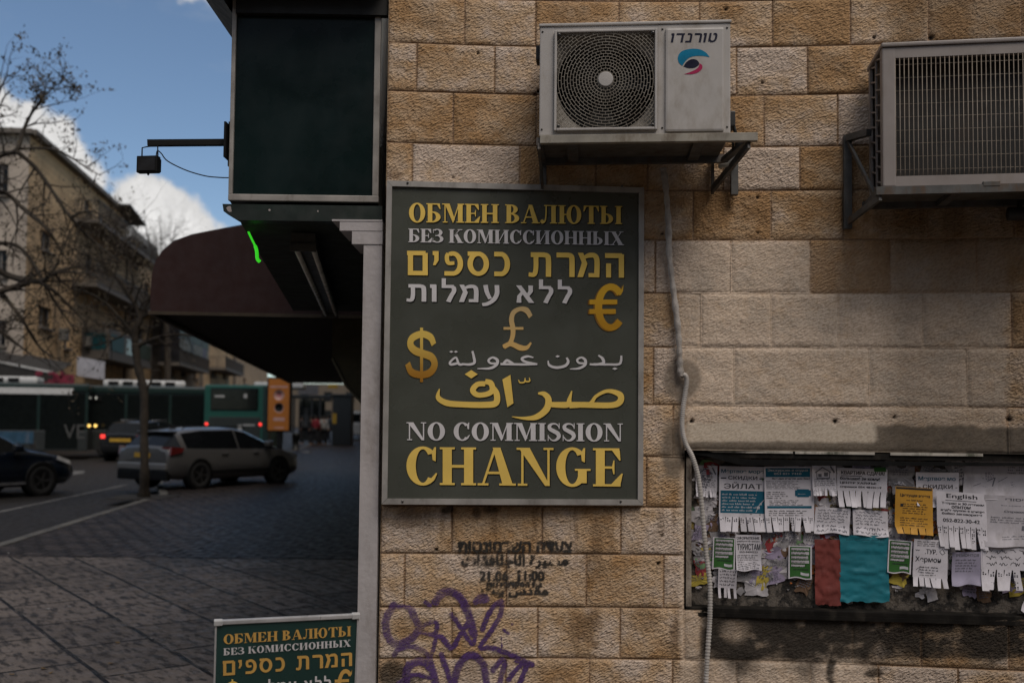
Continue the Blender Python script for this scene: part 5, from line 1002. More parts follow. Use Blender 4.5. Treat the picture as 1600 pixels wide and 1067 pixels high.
# soffit ledge under the light box with its fluorescent lamp
sfz = lf.uw(400, 345)[1]; lz1 = lf.uw(360, 321)[1]
sfo = empty('soffit_ledge', lf.P, lf.yaw, 'dark green sheet-metal soffit with a chipped corner under the light box', 'soffit')
xle = lf.uw(350, 330)[0]
mb = MB(); mb.prism([(xle, lz1), (xle + .006, lz1 - .035), (xle + .075, sfz - .004), (bx1_ + .02, sfz - .004), (bx1_ + .02, lz1)], -.03, .05); fas = mb.build('fascia', darkgreen, sfo)
mb = MB(); u, w = lf.uw(361, 329); 
for du, dw, r in ((0, 0, .018), (.19, -.002, .006), (.42, -.004, .005)): mb = MB(); mb.add([(u + du + r * cos(a) * random.uniform(.5, 1.2), -.0312, w + dw + r * sin(a) * random.uniform(.5, 1.1)) for a in [2 * pi * i / 9 for i in range(9)]], [list(range(9))]); mb.build('bare_chip', mat('bare_primer', (.34, .30, .29), .7), fas)
mb = MB(); mb.box(xle + .075, bx1_ + .02, .051, 4.0, sfz - .002, sfz + .03); mb.build('soffit_panel', mat('soffit_paint', (.014, .020, .014), .7, var=.2, scale=3, bump=.002), sfo, skew)
mb = MB(); mb.box(bx1_ - .045, bx1_ + .015, .12, 5.4, -2.4 + sfz, sfz + .4); mb.build('shop_wall', mat('shop_wall_dark', (.020, .019, .014), .8, var=.3), sfo, skew)
a = lf.uw(468, 372); fx = at(455, 371, 4.98)
fl = empty('fluorescent_fitting', fx, 0, 'unlit twin-tube fluorescent batten fixed under the dark soffit', 'light fitting')
d = Vector((-.140, 1, 0)).normalized(); Lf = 3.35; zf = lf.P.z + sfz - .006 - fx.z
mb = MB(); s0 = Vector((.06, 0, zf - .03)); mb.bar(s0, s0 + d * Lf, .12, .055); mb.build('batten', mat('batten_enamel', (.07, .07, .06), .4, dirt=(.03, .03, .03)), fl)
for off in (.018, .105): mb = MB(); s0 = Vector((off, .03, zf - .075)); mb.tube([s0, s0 + d * (Lf - .06)], .014, 10); mb.build('tube', mat('unlit_tube', (.78, .76, .68), .25), fl)
for k in (0, Lf - .02): mb = MB(); s0 = Vector((.06, 0, zf - .07)) + d * k; mb.bar(s0, s0 + d * .02, .13, .05); mb.build('lamp_holder', mat('batten_enamel', (0, 0, 0)), fl)
# bright green strip hanging at the awning corner, glow added by emission
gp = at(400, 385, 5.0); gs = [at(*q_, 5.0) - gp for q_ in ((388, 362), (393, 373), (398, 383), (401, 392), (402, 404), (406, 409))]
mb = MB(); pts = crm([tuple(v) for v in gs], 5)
mb.tube(pts, [.0055 if i < 11 else .009 for i in range(len(pts))], 8); o = mb.build('green_strip', mat('lime_glow', (.07, .62, .025), .5, emit=(.06, 1, .03), estr=.45), None); o.location = gp; tag(o, 'glowing bright green strip dangling under the soffit in front of the maroon awning', 'light strip')
# floodlight arm
fp_ = at(357, 223, PY + .08)
la = empty('steel_outrigger', fp_, 0, 'black horizontal steel arm reaching out from the light box', 'lamp arm')
e = at(231, 224, PY + .02) - fp_; blk = mat('black_steel', (.005, .005, .005), .6, spec=.2)
mb = MB(); mb.bar(Vector((.0, .0, 0)), e, .032, .028); mb.build('arm', blk, la)
mb = MB(); mb.bar(Vector((-.006, -.0, 0)), Vector((.004, 0, 0)), .12, .17); mb.build('wall_plate', blk, la)
lp = at(232, 257, PY + .0); ld = empty('floodlight', lp, RAD(-8), 'small black rectangular floodlight hanging from the end of the steel arm', 'lamp')
mb = MB(); mb.box(-.052, .052, -.018, .018, -.042, .038, .005); mb.box(-.049, .049, .018, .032, -.034, .030, .004); body = mb.build('housing', blk, ld)
mb = MB(); mb.box(-.043, .043, -.0215, -.0185, -.034, .030); mb.build('lens', mat('lamp_glass', (.02, .02, .022), .15), ld)
mb = MB(); mb.tube([(-.034, 0, .038), (-.034, 0, .080), (.0, 0, .086), (.044, 0, .086), (.046, 0, .040)], .0035, 6, smooth=False); mb.build('yoke', blk, ld)
mb = MB(); mb.lathe([(.004, -.052), (.006, -.046), (.006, -.041)], 8, (0, 0, 0), 'z'); mb.build('knob', blk, ld)
pts = crm([tuple(at(*q_, PY + .03)) for q_ in ((244, 244), (246, 236), (252, 240), (262, 252), (290, 266), (320, 275), (342, 277.5), (357, 278))], 6)
mb = MB(); mb.tube(pts, .0028, 6); tag(mb.build('lamp_cable', blk), 'thin black cable sagging from the floodlight to the light box', 'cable')

# ------------------------------------------------------------------ maroon awning further along the shops
AY = 9.0
aw = empty('shop_awning', at(352, 493, AY), 0, 'maroon domed shop awning with a curved front, hanging over the pavement', 'awning'); A0 = aw.location.copy()
al = lambda px, py: (lambda v: (v.x - A0.x, v.z - A0.z))(at(px, py, AY))
prof = [al(*q_) for q_ in ((235, 489), (235, 460), (237, 430), (243, 408), (255, 390), (272, 376), (300, 366), (340, 358), (395, 348), (470, 336), (585, 318))]; prof.append((prof[-1][0], al(585, 500)[1]))
maroon = mat('maroon_canvas', (.034, .0115, .0095), .8, var=.1, scale=3, bump=.002, bscale=50); inner = mat('awning_inside', (.014, .010, .007), .9, var=.2)
L_ = 19.0; mb = MB(); n = len(prof); vs = [(x, 0, z) for x, z in prof] + [(x - .153 * L_, L_, z) for x, z in prof]
mb.add(vs, [list(range(n))] + [[i, i + 1, n + i + 1, n + i] for i in range(n - 1)]); mb.build('canvas', maroon, aw)
mb = MB(); zb_ = prof[0][1]; mb.add([(prof[0][0] + .01, .01, zb_ + .03), (prof[-1][0], .01, zb_ + .03), (prof[-1][0] - .153 * L_, L_ - .01, zb_ + .03), (prof[0][0] + .01 - .153 * L_, L_ - .01, zb_ + .03)], [[0, 1, 2, 3]]); mb.build('lining', inner, aw)
mb = MB(); mb.bar((prof[0][0], -.012, zb_), (prof[-1][0], -.012, zb_ - .02), .03, .03); mb.bar((prof[0][0], 0, zb_), (prof[0][0] - .153 * L_, L_, zb_), .035, .03); mb.build('frame_tube', mat('awning_tube', (.07, .05, .03), .5, .2), aw)
# olive roller box of the next shop under the awning
ob = empty('shutter_box', at(545, 560, 9.6), 0, 'dark olive metal shutter box of the next shop, under the awning by the pilaster', 'shutter box'); O0 = ob.location.copy()
q = [at(*p_, 9.6) - O0 for p_ in ((519, 492), (519, 560), (541, 603), (575, 640), (575, 492))]
mb = MB(); mb.prism([(v.x, v.z) for v in q], 0, 9.0); mb.build('housing', mat('olive_metal', (.075, .062, .028), .7, var=.2), ob, skew)
mb = MB(); mb.bar(q[1] + Vector((0, -.01, 0)), q[2] + Vector((0, -.01, 0)), .02, .02); mb.bar(q[2] + Vector((0, -.01, 0)), q[3] + Vector((0, -.01, 0)), .02, .02); mb.build('edge_trim', mat('olive_edge', (.14, .12, .07), .6), ob)

# ------------------------------------------------------------------ cars
glass = mat('car_glass', (.006, .007, .008), .08, spec=.25); tyre = mat('tyre_rubber', (.012, .012, .012), .85); trimk = mat('black_trim', (.005, .005, .005), .6, spec=.2)
rim_m = mat('alloy_rim', (.05, .05, .05), .4, .5); redlens = mat('red_lens', (.11, .008, .008), .2, coat=.5); clear = mat('clear_lens', (.45, .45, .45), .15)
redlit = mat('lit_red_lamp', (.5, .02, .02), .3, emit=(1, .05, .04), estr=1.3); yellit = mat('lit_yellow_lamp', (.6, .45, .1), .3, emit=(1, .62, .16), estr=1.5)
plate_y = mat('number_plate', (.45, .26, .02), .5)
def car(name, loc, yaw, label, paint, st, L, Wd, rear=None, wheelx=(-1.3, 1.32), wr=.32, lit=False):
    """st: rows (x, bottom, belt, roof, half width at belt, half width at roof, glazed) from the tail to the nose"""
    c = empty(name, loc, yaw, label, 'car'); mb = MB(); g_side = MB(); g_sid2 = MB(); g_front = MB(); g_rear = MB(); rings = []
    for x, zb, be, ro, w, wrf, gl in st:
        rings.append([(x, 0, zb), (x, -w * .86, zb), (x, -w, zb + .10), (x, -w * 1.01, (zb + be) * .52), (x, -w * .985, be - .07), (x, -w * .95, be), (x, -wrf, ro - .05), (x, -wrf * .86, ro), (x, 0, ro + .025)])
    m = len(rings[0]); full = [r + [(x, -y, z) for x, y, z in r[-2:0:-1]] for r in rings]; M_ = len(full[0])
    def gmb(i, j):
        s = st[i][6]; jj = j if j < m - 1 else M_ - 1 - j
        if s in ('f', 'r') and jj >= 6 and jj <= 7: return g_front if s == 'f' else g_rear
        if s in ('s', 'f', 'r') and jj == 5: return g_side if j < m - 1 else g_sid2
        return mb
    for i in range(len(full) - 1):
        for j in range(M_):
            k = (j + 1) % M_; gmb(i, j).add([full[i][j], full[i + 1][j], full[i + 1][k], full[i][k]], [[0, 1, 2, 3]], True)
    mb.add(full[0], [list(range(M_))]); mb.add(full[-1], [list(range(M_))[::-1]])
    body = mb.build('body', paint, c)
    bm = bmesh.new(); bm.from_mesh(body.data); bmesh.ops.remove_doubles(bm, verts=bm.verts, dist=.001); bm.to_mesh(body.data); bm.free()
    for g_, nm in ((g_side, 'side_window'), (g_sid2, 'side_window'), (g_front, 'windscreen'), (g_rear, 'rear_window')):
        if g_.v: g_.build(nm, glass, c)
    for x in wheelx:
        for s in (-1, 1):
            mb = MB(); y = s * (Wd / 2 + .03); mb.lathe([(.12, y - s * .2), (wr, y - s * .19), (wr, y - s * .02), (wr - .03, y), (.19, y + s * .004), (.185, y - s * .04)], 24, (x, 0, wr)); wh_ = mb.build('wheel', tyre, c)
            mb = MB()
            for k in range(5): a = 2 * pi * k / 5; mb.bar((x + .03 * cos(a), y - s * .01, wr + .03 * sin(a)), (x + .18 * cos(a), y - s * .008, wr + .18 * sin(a)), .05, .02, (0, 1, 0))
            mb.lathe([(.05, y - s * .03), (.05, y)], 12, (x, 0, wr)); mb.build('rim', rim_m, wh_)
            mb = MB(); mb.lathe([(.1, y - s * .22), (wr + .065, y - s * .2), (wr + .06, y - s * .006), (wr + .02, y - s * .005)], 24, (x, 0, wr + .02)); mb.build('wheel_arch', trimk, c)
    return c
# silver estate car
sil = mat('silver_car_paint', (.135, .132, .13), .30, .5, var=.0, coat=.4, even=True)
p0 = ground(334, 757); ang = RAD(60)
ST = [(-2.2, .38, .92, 1.0, .80, .62, 0), (-2.15, .3, .98, 1.06, .86, .70, 'r'), (-1.80, .24, 1.00, 1.37, .89, .62, 0), (-1.66, .22, 1.0, 1.42, .90, .62, 's'), (-1.05, .2, .98, 1.49, .905, .64, 's'), (-.98, .2, .98, 1.49, .905, .64, 's'), (-.05, .2, .96, 1.49, .91, .64, 0), (.0, .2, .96, 1.49, .91, .64, 's'), (.42, .2, .95, 1.42, .91, .63, 'f'), (1.42, .2, .93, .99, .90, .76, 0), (1.55, .2, .90, .94, .89, .72, 0), (1.9, .2, .80, .84, .86, .7, 0), (2.15, .24, .68, .70, .78, .64, 0), (2.24, .32, .55, .57, .66, .55, 0)]
ST = [(x, zb, be * .95, ro * .945, w, wr_, g_) for x, zb, be, ro, w, wr_, g_ in ST]
wag = car('estate_car', (p0.x, p0.y, .004), ang, 'silver estate car turning onto the pavement behind the bare tree', sil, ST, 4.5, 1.82, lit=False)
wag.scale = (.94, .94, .94)
def lens(par, name, pts, m, y=None): mb = MB(); mb.add(pts, [list(range(len(pts)))]); return mb.build(name, m, par)
for s in (-1, 1):
    mb = MB(); mb.add([(-2.175, s * .60, .80), (-2.17, s * .60, .98), (-2.13, s * .885, 1.0), (-1.78, s * .925, .96), (-1.86, s * .928, .86), (-2.16, s * .885, .80)], [[0, 1, 2, 5], [2, 3, 4, 5]], False); mb.build('tail_lamp', redlens, wag)
    mb = MB(); mb.add([(2.16, s * .6, .66), (2.1, s * .82, .72), (1.75, s * .90, .80), (1.8, s * .905, .72), (2.12, s * .82, .62)], [[0, 1, 2, 3, 4]]); mb.build('headlight', clear, wag)
    mb = MB(); mb.box(.78, .98, s * 1.0 - .09, s * 1.0 + .09, .96, 1.10, .04); mb.build('wing_mirror', sil, wag)
    mb = MB(); mb.tube([(-1.6, s * .6, 1.40), (-1.5, s * .6, 1.445), (.3, s * .6, 1.455), (.4, s * .6, 1.41)], .015, 6); mb.build('roof_rail', trimk, wag)
mb = MB(); mb.box(-2.235, -2.15, -.82, .82, .46, .62, .03); mb.box(-2.20, -2.1, -.80, .80, .62, .70, .03); mb.build('rear_bumper', mat('bumper_silver', (.22, .215, .21), .35, .4, even=True, var=0), wag)
mb = MB(); mb.box(-2.225, -2.1, -.84, .84, .22, .455, .03); mb.build('bumper_skirt', trimk, wag)
mb = MB(); mb.box(-2.215, -2.19, -.26, .26, .74, .85); mb.build('number_plate', plate_y, wag)
mb = MB(); mb.tube([(-1.35, 0, 1.43), (-1.5, 0, 1.56)], [.02, .008], 8); mb.box(-1.45, -1.25, -.035, .035, 1.41, 1.465, .02); mb.build('antenna', trimk, wag)
for s in (-1, 1):
    for x in (-.62, .42): mb = MB(); mb.box(x, x + .2, s * .925 - .015, s * .925 + .015, .80, .83, .006); mb.build('door_handle', mat('handle_silver', (.2, .2, .2), .3, .5), wag)
    mb = MB(); mb.box(-1.0, 1.05, s * .93 - .012, s * .93 + .012, .36, .42, .005); mb.build('side_moulding', trimk, wag)
mb = MB(); mb.box(-1.90, -1.70, -.58, .58, 1.325, 1.35, .012); mb.build('roof_spoiler', sil, wag)
# dark blue saloon entering at the left edge
blu = mat('dark_blue_paint', (.004, .008, .016), .22, .2, var=.0, coat=.5, even=True)
S2 = [(-2.3, .35, .85, .88, .72, .6, 0), (-2.25, .28, .98, 1.0, .82, .68, 0), (-1.6, .22, 1.0, 1.04, .88, .72, 'r'), (-.95, .2, .98, 1.36, .90, .62, 's'), (-.3, .2, .96, 1.42, .90, .63, 0), (-.22, .2, .96, 1.42, .90, .63, 's'), (.35, .2, .94, 1.39, .9, .62, 'f'), (1.05, .2, .93, 1.02, .89, .74, 0), (1.6, .2, .86, .90, .86, .7, 0), (2.05, .22, .74, .77, .80, .64, 0), (2.28, .3, .58, .6, .66, .55, 0)]
p1 = Vector((-11.4, 20.5, 0))
bc = car('saloon_car', (p1.x, p1.y, -.11), RAD(61), 'dark blue saloon car nosing into view on the road at the picture edge', blu, S2, 4.6, 1.82)
for s in (-1, 1):
    mb = MB(); mb.add([(2.2, s * .5, .64), (2.1, s * .78, .72), (1.72, s * .87, .84), (1.7, s * .885, .76), (2.12, s * .8, .62)], [[0, 1, 2, 3, 4]]); mb.build('headlight', clear, bc)
    mb = MB(); mb.box(.62, .80, s * .98 - .09, s * .98 + .09, .95, 1.08, .04); mb.build('wing_mirror', blu, bc)
mb = MB(); mb.box(-1.5, 1.5, -.925, -.90, .26, .31); mb.build('side_trim', mat('pale_trim', (.2, .2, .21), .3, .5), bc)
# black hatchback ahead
blkp = mat('black_car_paint', (.006, .006, .007), .25, .1, coat=.5, even=True)
S3 = [(-1.95, .36, .9, .98, .76, .62, 0), (-1.92, .3, .95, 1.04, .84, .68, 'r'), (-1.62, .24, 1.0, 1.42, .86, .62, 0), (-1.5, .22, 1.0, 1.48, .87, .62, 's'), (-.5, .2, .98, 1.52, .88, .63, 0), (-.42, .2, .98, 1.52, .88, .63, 's'), (.4, .2, .96, 1.46, .88, .62, 'f'), (1.05, .2, .95, 1.04, .87, .72, 0), (1.6, .2, .86, .9, .82, .66, 0), (1.95, .28, .66, .68, .68, .56, 0)]
p2 = ground(231, 718, -.11)
hb = car('hatchback_car', (p2.x, p2.y, -.11), RAD(80), 'black hatchback seen from behind on the road with one red tail lamp lit', blkp, S3, 4.0, 1.76)
for s, m_ in ((1, redlit), (-1, redlens)): mb = MB(); mb.box(-1.985, -1.93, s * .72 - .08, s * .72 + .08, .86, 1.0, .02); mb.build('tail_lamp', m_, hb)
mb = MB(); mb.box(-1.99, -1.96, -.42, .42, .74, .86); mb.build('number_plate', plate_y, hb); mb = MB(); mb.box(-2.02, -1.9, -.8, .8, .38, .6, .04); mb.build('rear_bumper', trimk, hb)
for s in (-1, 1): mb = MB(); mb.tube([(-.9, s * .62, 1.53), (.2, s * .62, 1.54)], .02, 6); mb.build('roof_rail', mat('pale_trim', (0, 0, 0)), hb)

# ------------------------------------------------------------------ buses
busg = mat('bus_dark_green', (.004, .017, .0135), .35, var=.1, coat=.3); busl = mat('bus_lower_grey', (.018, .021, .020), .4); busw = mat('bus_white', (.48, .48, .47), .45, var=.1); busgl = mat('bus_glass', (.006, .008, .008), .08, spec=.2)
def bus(x0, x1, Yd, label, length, yaw, pods, z0=-.11, strip=False, front=0):
    """x0/x1: pixel edges; the origin is the near lower corner at x1"""
    c = empty('city_bus', (at(x1, 700, Yd).x, Yd, z0), yaw, label, 'bus'); H, Wb = 2.92, 2.5
    mb = MB(); mb.box(-length, 0, 0, Wb, .34, 1.12, .03); mb.build('skirt', busl, c)
    mb = MB(); mb.box(-length + .03, -.03, .03, Wb - .03, 1.10, 2.62, .05); mb.build('window_band', busgl, c)
    mb = MB(); mb.box(-length, 0, 0, Wb, 2.60, H, .08)
    for k in range(int(length / 1.7) + 1): x = -min(length - .05, .06 + k * 1.7); mb.box(x - .05, x + .05, .012, .03, 1.115, 2.605)
    mb.build('roof', busg, c)
    if strip: mb = MB(); mb.box(-length + .1, -.55, -.012, .02, 2.50, 2.74); mb.build('roof_stripe', busw, c)
    for a, b in pods: mb = MB(); mb.box(-b, -a, .5, Wb - .5, H - .01, H + .26, .10); [mb.box(-b + .2 + k * .55, -b + .6 + k * .55, .48, Wb - .48, H + .04, H + .2, .02, 1) for k in range(int((b - a - .3) / .55))]; mb.build('roof_unit', [busw, trimk], c)
    for x in (-2.2, -length + 2.6):
        if -x < length - .5: mb = MB(); mb.lathe([(.1, .3), (.46, .28), (.46, .02), (.40, -.012), (.22, -.012), (.2, .03)], 20, (x, 0, .46)); mb.build('wheel', tyre, c)
    mb = MB(); mb.box(-1.5, -.35, -.01, .01, .42, 2.5, .02); mb.build('door', busgl, c)
    return c
b1 = bus(-200, 136, 38.5, 'dark green city bus with a white roof stripe, leftmost of the three', 12.0, RAD(16), [(1.9 + 0, 5.9)], strip=True)
ve = MB(); co, fs = font('VE'); ve.add([(-.85 + .75 * u, -.016, .80 + .55 * v) for u, v in co], fs); ve.build('side_emblem', mat('faded_white', (.055, .055, .052), .6), b1)
mb = MB(); mb.box(-4.3, -1.9, -.014, .01, .62, 1.08); mb.build('advert_panel', mat('blue_advert', (.012, .05, .09), .5, dirt=(.14, .14, .16), dirt_amt=.5, scale=3), b1)
b2_ = bus(138, 400, 42.0, 'dark green city bus behind the slim tree trunk with yellow lamps at its corner', 8.4, RAD(17), [(2.9, 6.1)], front=1)
for px in (139.5, 149.5): v = at(px, 665, 38.9); mb = MB(); mb.lathe([(0, -.16), (.055, -.15), (.06, -.08)], 12, (0, 0, 0)); o = mb.build('corner_lamp', yellit, b2_); o.matrix_world = Matrix.Translation(v); o.matrix_parent_inverse = Matrix(); o.location = Matrix.Rotation(-RAD(17), 3, 'Z') @ (v - b2_.location)
mb = MB(); mb.box(-6.9, -6.1, -.02, .02, 2.30, 2.5); mb.build('destination_display', trimk, b2_)
mb = MB(); [mb.box(-6.8 + k * .16, -6.74 + k * .16, -.025, -.018, 2.34 + (k % 2) * .03, 2.46) for k in range(4)]; mb.build('display_digits', mat('display_white', (.5, .5, .45), .5, emit=(.9, .9, .8), estr=.35), b2_)
b2_.location.x += .0
bgreen2 = mat('bus_green', (.005, .062, .044), .4, var=.1)
Yg = 38.8; x0_, x1_ = at(317, 700, Yg).x, at(418, 700, Yg).x; Wg = x1_ - x0_
b3 = empty('city_bus', (x0_, Yg, -.11), 0, 'green city bus seen from behind with two red tail lamps lit, beside the orange poster', 'bus')
mb = MB(); mb.box(0, Wg, 0, 9.5, .34, 2.95, .09); mb.build('body', bgreen2, b3, lambda x, y, z: (x - .165 * y, y, z))
mb = MB(); mb.box(.26, Wg - .40, -.02, .02, 1.95, 2.82, .04); mb.build('rear_window', busgl, b3)
mb = MB(); mb.box(.22, Wg - .30, -.016, .02, .55, 1.70, .02); mb.build('engine_cover', mat('bus_cover', (.014, .018, .015), .5), b3)
mb = MB(); mb.box(.02, Wg - .02, -.05, .05, .30, .54, .03); mb.build('rear_bumper', trimk, b3)
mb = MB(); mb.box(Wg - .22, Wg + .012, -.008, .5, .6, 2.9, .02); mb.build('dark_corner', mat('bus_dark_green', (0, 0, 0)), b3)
for x in (.12, Wg - .30): mb = MB(); mb.lathe([(0, -.05), (.055, -.045), (.06, .0)], 14, (x, 0, 1.42)); mb.build('tail_lamp', redlit, b3)
mb = MB(); mb.box(.42, .80, -.026, -.02, 2.46, 2.54); mb.box(1.55, 1.68, -.026, -.02, 2.44, 2.60); mb.box(1.35, 1.50, -.026, -.015, 1.1, 1.40); mb.box(1.55, 2.0, -.026, -.015, 1.36, 1.42); mb.build('rear_marks', mat('display_white2', (.30, .30, .29), .5), b3)
mb = MB(); mb.box(Wg + .02 - .9, Wg + 1.2, 3.2, 6, 2.94, 3.18, .06); mb.build('roof_unit', busw, b3, lambda x, y, z: (x - .165 * y, y, z))
# ------------------------------------------------------------------ houses across the street
def stone_mat(name, c1, c2, scale=1.0):
    m, t, p, vec = base_mat(name)
    s = t.new('ShaderNodeSeparateXYZ'); t.set(s.inputs[0], vec); cb_ = t.new('ShaderNodeCombineXYZ'); t.set(cb_.inputs[0], t.math('ADD', s.outputs[0], s.outputs[1])); t.set(cb_.inputs[1], s.outputs[2])
    b = t.new('ShaderNodeTexBrick'); t.set(b.inputs['Vector'], cb_.outputs[0]); b.inputs['Scale'].default_value = scale; b.inputs['Brick Width'].default_value = .6; b.inputs['Row Height'].default_value = .3; b.inputs['Mortar Size'].default_value = .012
    b.inputs['Color1'].default_value = c4(c1); b.inputs['Color2'].default_value = c4(c2); b.inputs['Mortar'].default_value = c4([x * .5 for x in c1])
    n = t.noise(t.mapping(vec, (1, 1, .5)), .8, 6, .65)
    t.set(p.inputs['Base Color'], t.mix(t.ramp(n, .42, .68, 0, .65), b.outputs[0], c4([x * .42 for x in c2]))); p.inputs['Roughness'].default_value = .9; return m
st1 = stone_mat('house_stone', (.54, .365, .19), (.45, .295, .15)); st2 = stone_mat('house_stone_dark', (.40, .27, .155), (.31, .205, .11)); plas = mat('grey_plaster', (.32, .27, .22), .9, var=.25, scale=.6, dirt=(.13, .11, .09), dirt_amt=.6)
pane = mat('window_glass', (.010, .011, .012), .2, spec=.15); wfr = mat('window_frame', (.16, .15, .14), .6); iron = mat('balcony_iron', (.03, .028, .026), .6); conc = mat('balcony_slab', (.11, .095, .08), .85, var=.3, scale=2)
class Face:                                             # vertical facade: P0 + u * D, outward normal N
    def __init__(s, P, D): s.P = Vector(P); s.D = Vector(D).normalized(); s.N = Vector((s.D.y, -s.D.x, 0)); s.N = s.N if s.N.dot(O - s.P) > 0 else -s.N
    def uz(s, px, py): d = ray(px, py); t = (s.P - O).dot(s.N) / d.dot(s.N); v = O + d * t; return (v - s.P).dot(s.D), v.z
    def pt(s, u, z, n=0): return s.P + s.D * u + s.N * n + Vector((0, 0, z))
def facade(fc, u0, u1, z0, z1, holes, m, par, name='wall', dep=.22):
    us = sorted({u0, u1} | {h[0] for h in holes} | {h[1] for h in holes}); zs = sorted({z0, z1} | {h[2] for h in holes} | {h[3] for h in holes}); mb = MB()
    for a, b in zip(us, us[1:]):
        for c, d in zip(zs, zs[1:]):
            if any(h[0] <= a + 1e-6 and h[1] >= b - 1e-6 and h[2] <= c + 1e-6 and h[3] >= d - 1e-6 for h in holes): continue
            mb.add([fc.pt(a, c), fc.pt(b, c), fc.pt(b, d), fc.pt(a, d)], [[0, 1, 2, 3]])
    for a, b, c, d in holes:
        q = [(a, c), (b, c), (b, d), (a, d)]
        for i in range(4): (e, f), (g_, h) = q[i], q[(i + 1) % 4]; mb.add([fc.pt(e, f), fc.pt(g_, h), fc.pt(g_, h, -dep), fc.pt(e, f, -dep)], [[0, 1, 2, 3]])
    o = mb.build(name, m, par)
    for a, b, c, d in holes:
        w = MB(); w.add([fc.pt(a, c, -dep), fc.pt(b, c, -dep), fc.pt(b, d, -dep), fc.pt(a, d, -dep)], [[0, 1, 2, 3]]); wo = w.build('window', pane, par)
        f = MB(); n = -dep + .03
        for p_, q_ in (((a, c), (b, c)), ((a, d), (b, d)), ((a, c), (a, d)), ((b, c), (b, d)), (((a + b) / 2, c), ((a + b) / 2, d))): f.bar(fc.pt(*p_, n), fc.pt(*q_, n), .08, .06)
        f.build('frame', wfr, wo); s_ = MB(); s_.bar(fc.pt(a - .1, c - .05, .04), fc.pt(b + .1, c - .05, .04), .24, .1); s_.build('sill', conc, wo)
    return o
def balcony(fc, u0, u1, z, par, out=1.25, h=1.0):
    o = Vector((0, 0, 0)); mb = MB(); vs = [fc.pt(u, zz, n) for u in (u0, u1) for n in (0.01, out) for zz in (z - .18, z)]; mb.add(vs, [[0, 1, 3, 2], [4, 6, 7, 5], [0, 4, 5, 1], [2, 3, 7, 6], [0, 2, 6, 4], [1, 5, 7, 3]]); b = mb.build('balcony', conc, par)
    r = MB(); k = int((u1 - u0) / .18)
    for i in range(k + 1): u = u0 + .03 + (u1 - u0 - .06) * i / k; r.bar(fc.pt(u, z, out - .04), fc.pt(u, z + h, out - .04), .025, .025)
    for i in range(8): n = .05 + (out - .1) * i / 7; r.bar(fc.pt(u0 + .03, z, n), fc.pt(u0 + .03, z + h, n), .025, .025)
    for zz in (z + .06, z + h): r.bar(fc.pt(u0, zz, out - .04), fc.pt(u1, zz, out - .04), .05, .04); r.bar(fc.pt(u0 + .03, zz, 0), fc.pt(u0 + .03, zz, out), .05, .04)
    r.build('railing', iron, b); return b
Cn = at(47, 211, 43.8); Cn.z = 0; Ht = at(47, 211, 43.8).z
D1 = Vector((-.153, 1, 0)).normalized()
hA = empty('stone_house', Cn, 0, 'tall old stone apartment house with iron balconies at the street corner', 'house')
def rel(par):                                            # build children in world coordinates under an unrotated thing
    for o in [x for x in bpy.data.objects if x.parent == par]: o.location = -par.location
fs_ = Face(Cn, D1); ff = Face(Cn, Vector((-1, -.10, 0)))
end = fs_.uz(197, 400)[0]
def hole(fc, a, b, c, d): u0, z1 = fc.uz(a, c); u1, z0 = fc.uz(b, d); return (min(u0, u1), max(u0, u1), z0, z1)
hs = [hole(fs_, 65, 82, 357, 398), hole(fs_, 61, 80, 476, 515), hole(fs_, 135, 146, 395, 430), hole(fs_, 160, 168, 405, 435), hole(fs_, 132, 142, 310, 335), hole(fs_, 155, 163, 330, 352), hole(fs_, 100, 108, 520, 545)]
facade(fs_, 0, end, 0, Ht, hs, st1, hA)
facade(ff, 0, 16, 0, Ht, [hole(ff, -12, 12, 255, 305), hole(ff, -12, 10, 390, 432), hole(ff, -12, 8, 500, 540)], plas, hA, 'end_wall')
mb = MB(); Pb = Cn + D1 * end; mb.add([fs_.pt(0, Ht), fs_.pt(end, Ht), fs_.pt(end, Ht) + Vector((-16, -1, 0)), ff.pt(16, Ht)], [[0, 1, 2, 3]]); mb.add([fs_.pt(end, 0), fs_.pt(end, Ht), fs_.pt(end, Ht) + Vector((-16, 0, 0)), fs_.pt(end, 0) + Vector((-16, 0, 0))], [[0, 1, 2, 3]])
mb.bar(fs_.pt(-.2, Ht + .1, .1), fs_.pt(end, Ht + .1, .1), .5, .22); mb.bar(ff.pt(-.2, Ht + .1, .1), ff.pt(16, Ht + .1, .1), .5, .22); mb.build('roof', conc, hA)
mb = MB(); ue = fs_.uz(178, 305)[0]; mb.bar(fs_.pt(ue, Ht + .15, .35), fs_.pt(end + .4, Ht - .35, .5), 1.2, .10); mb.build('eave', iron, hA)
for (a, b, y0) in ((115, 214, 341), (112, 205, 441)): u0, z = fs_.uz(a, y0); u1 = fs_.uz(b, 500)[0]; balcony(fs_, u0, u1, z, hA)
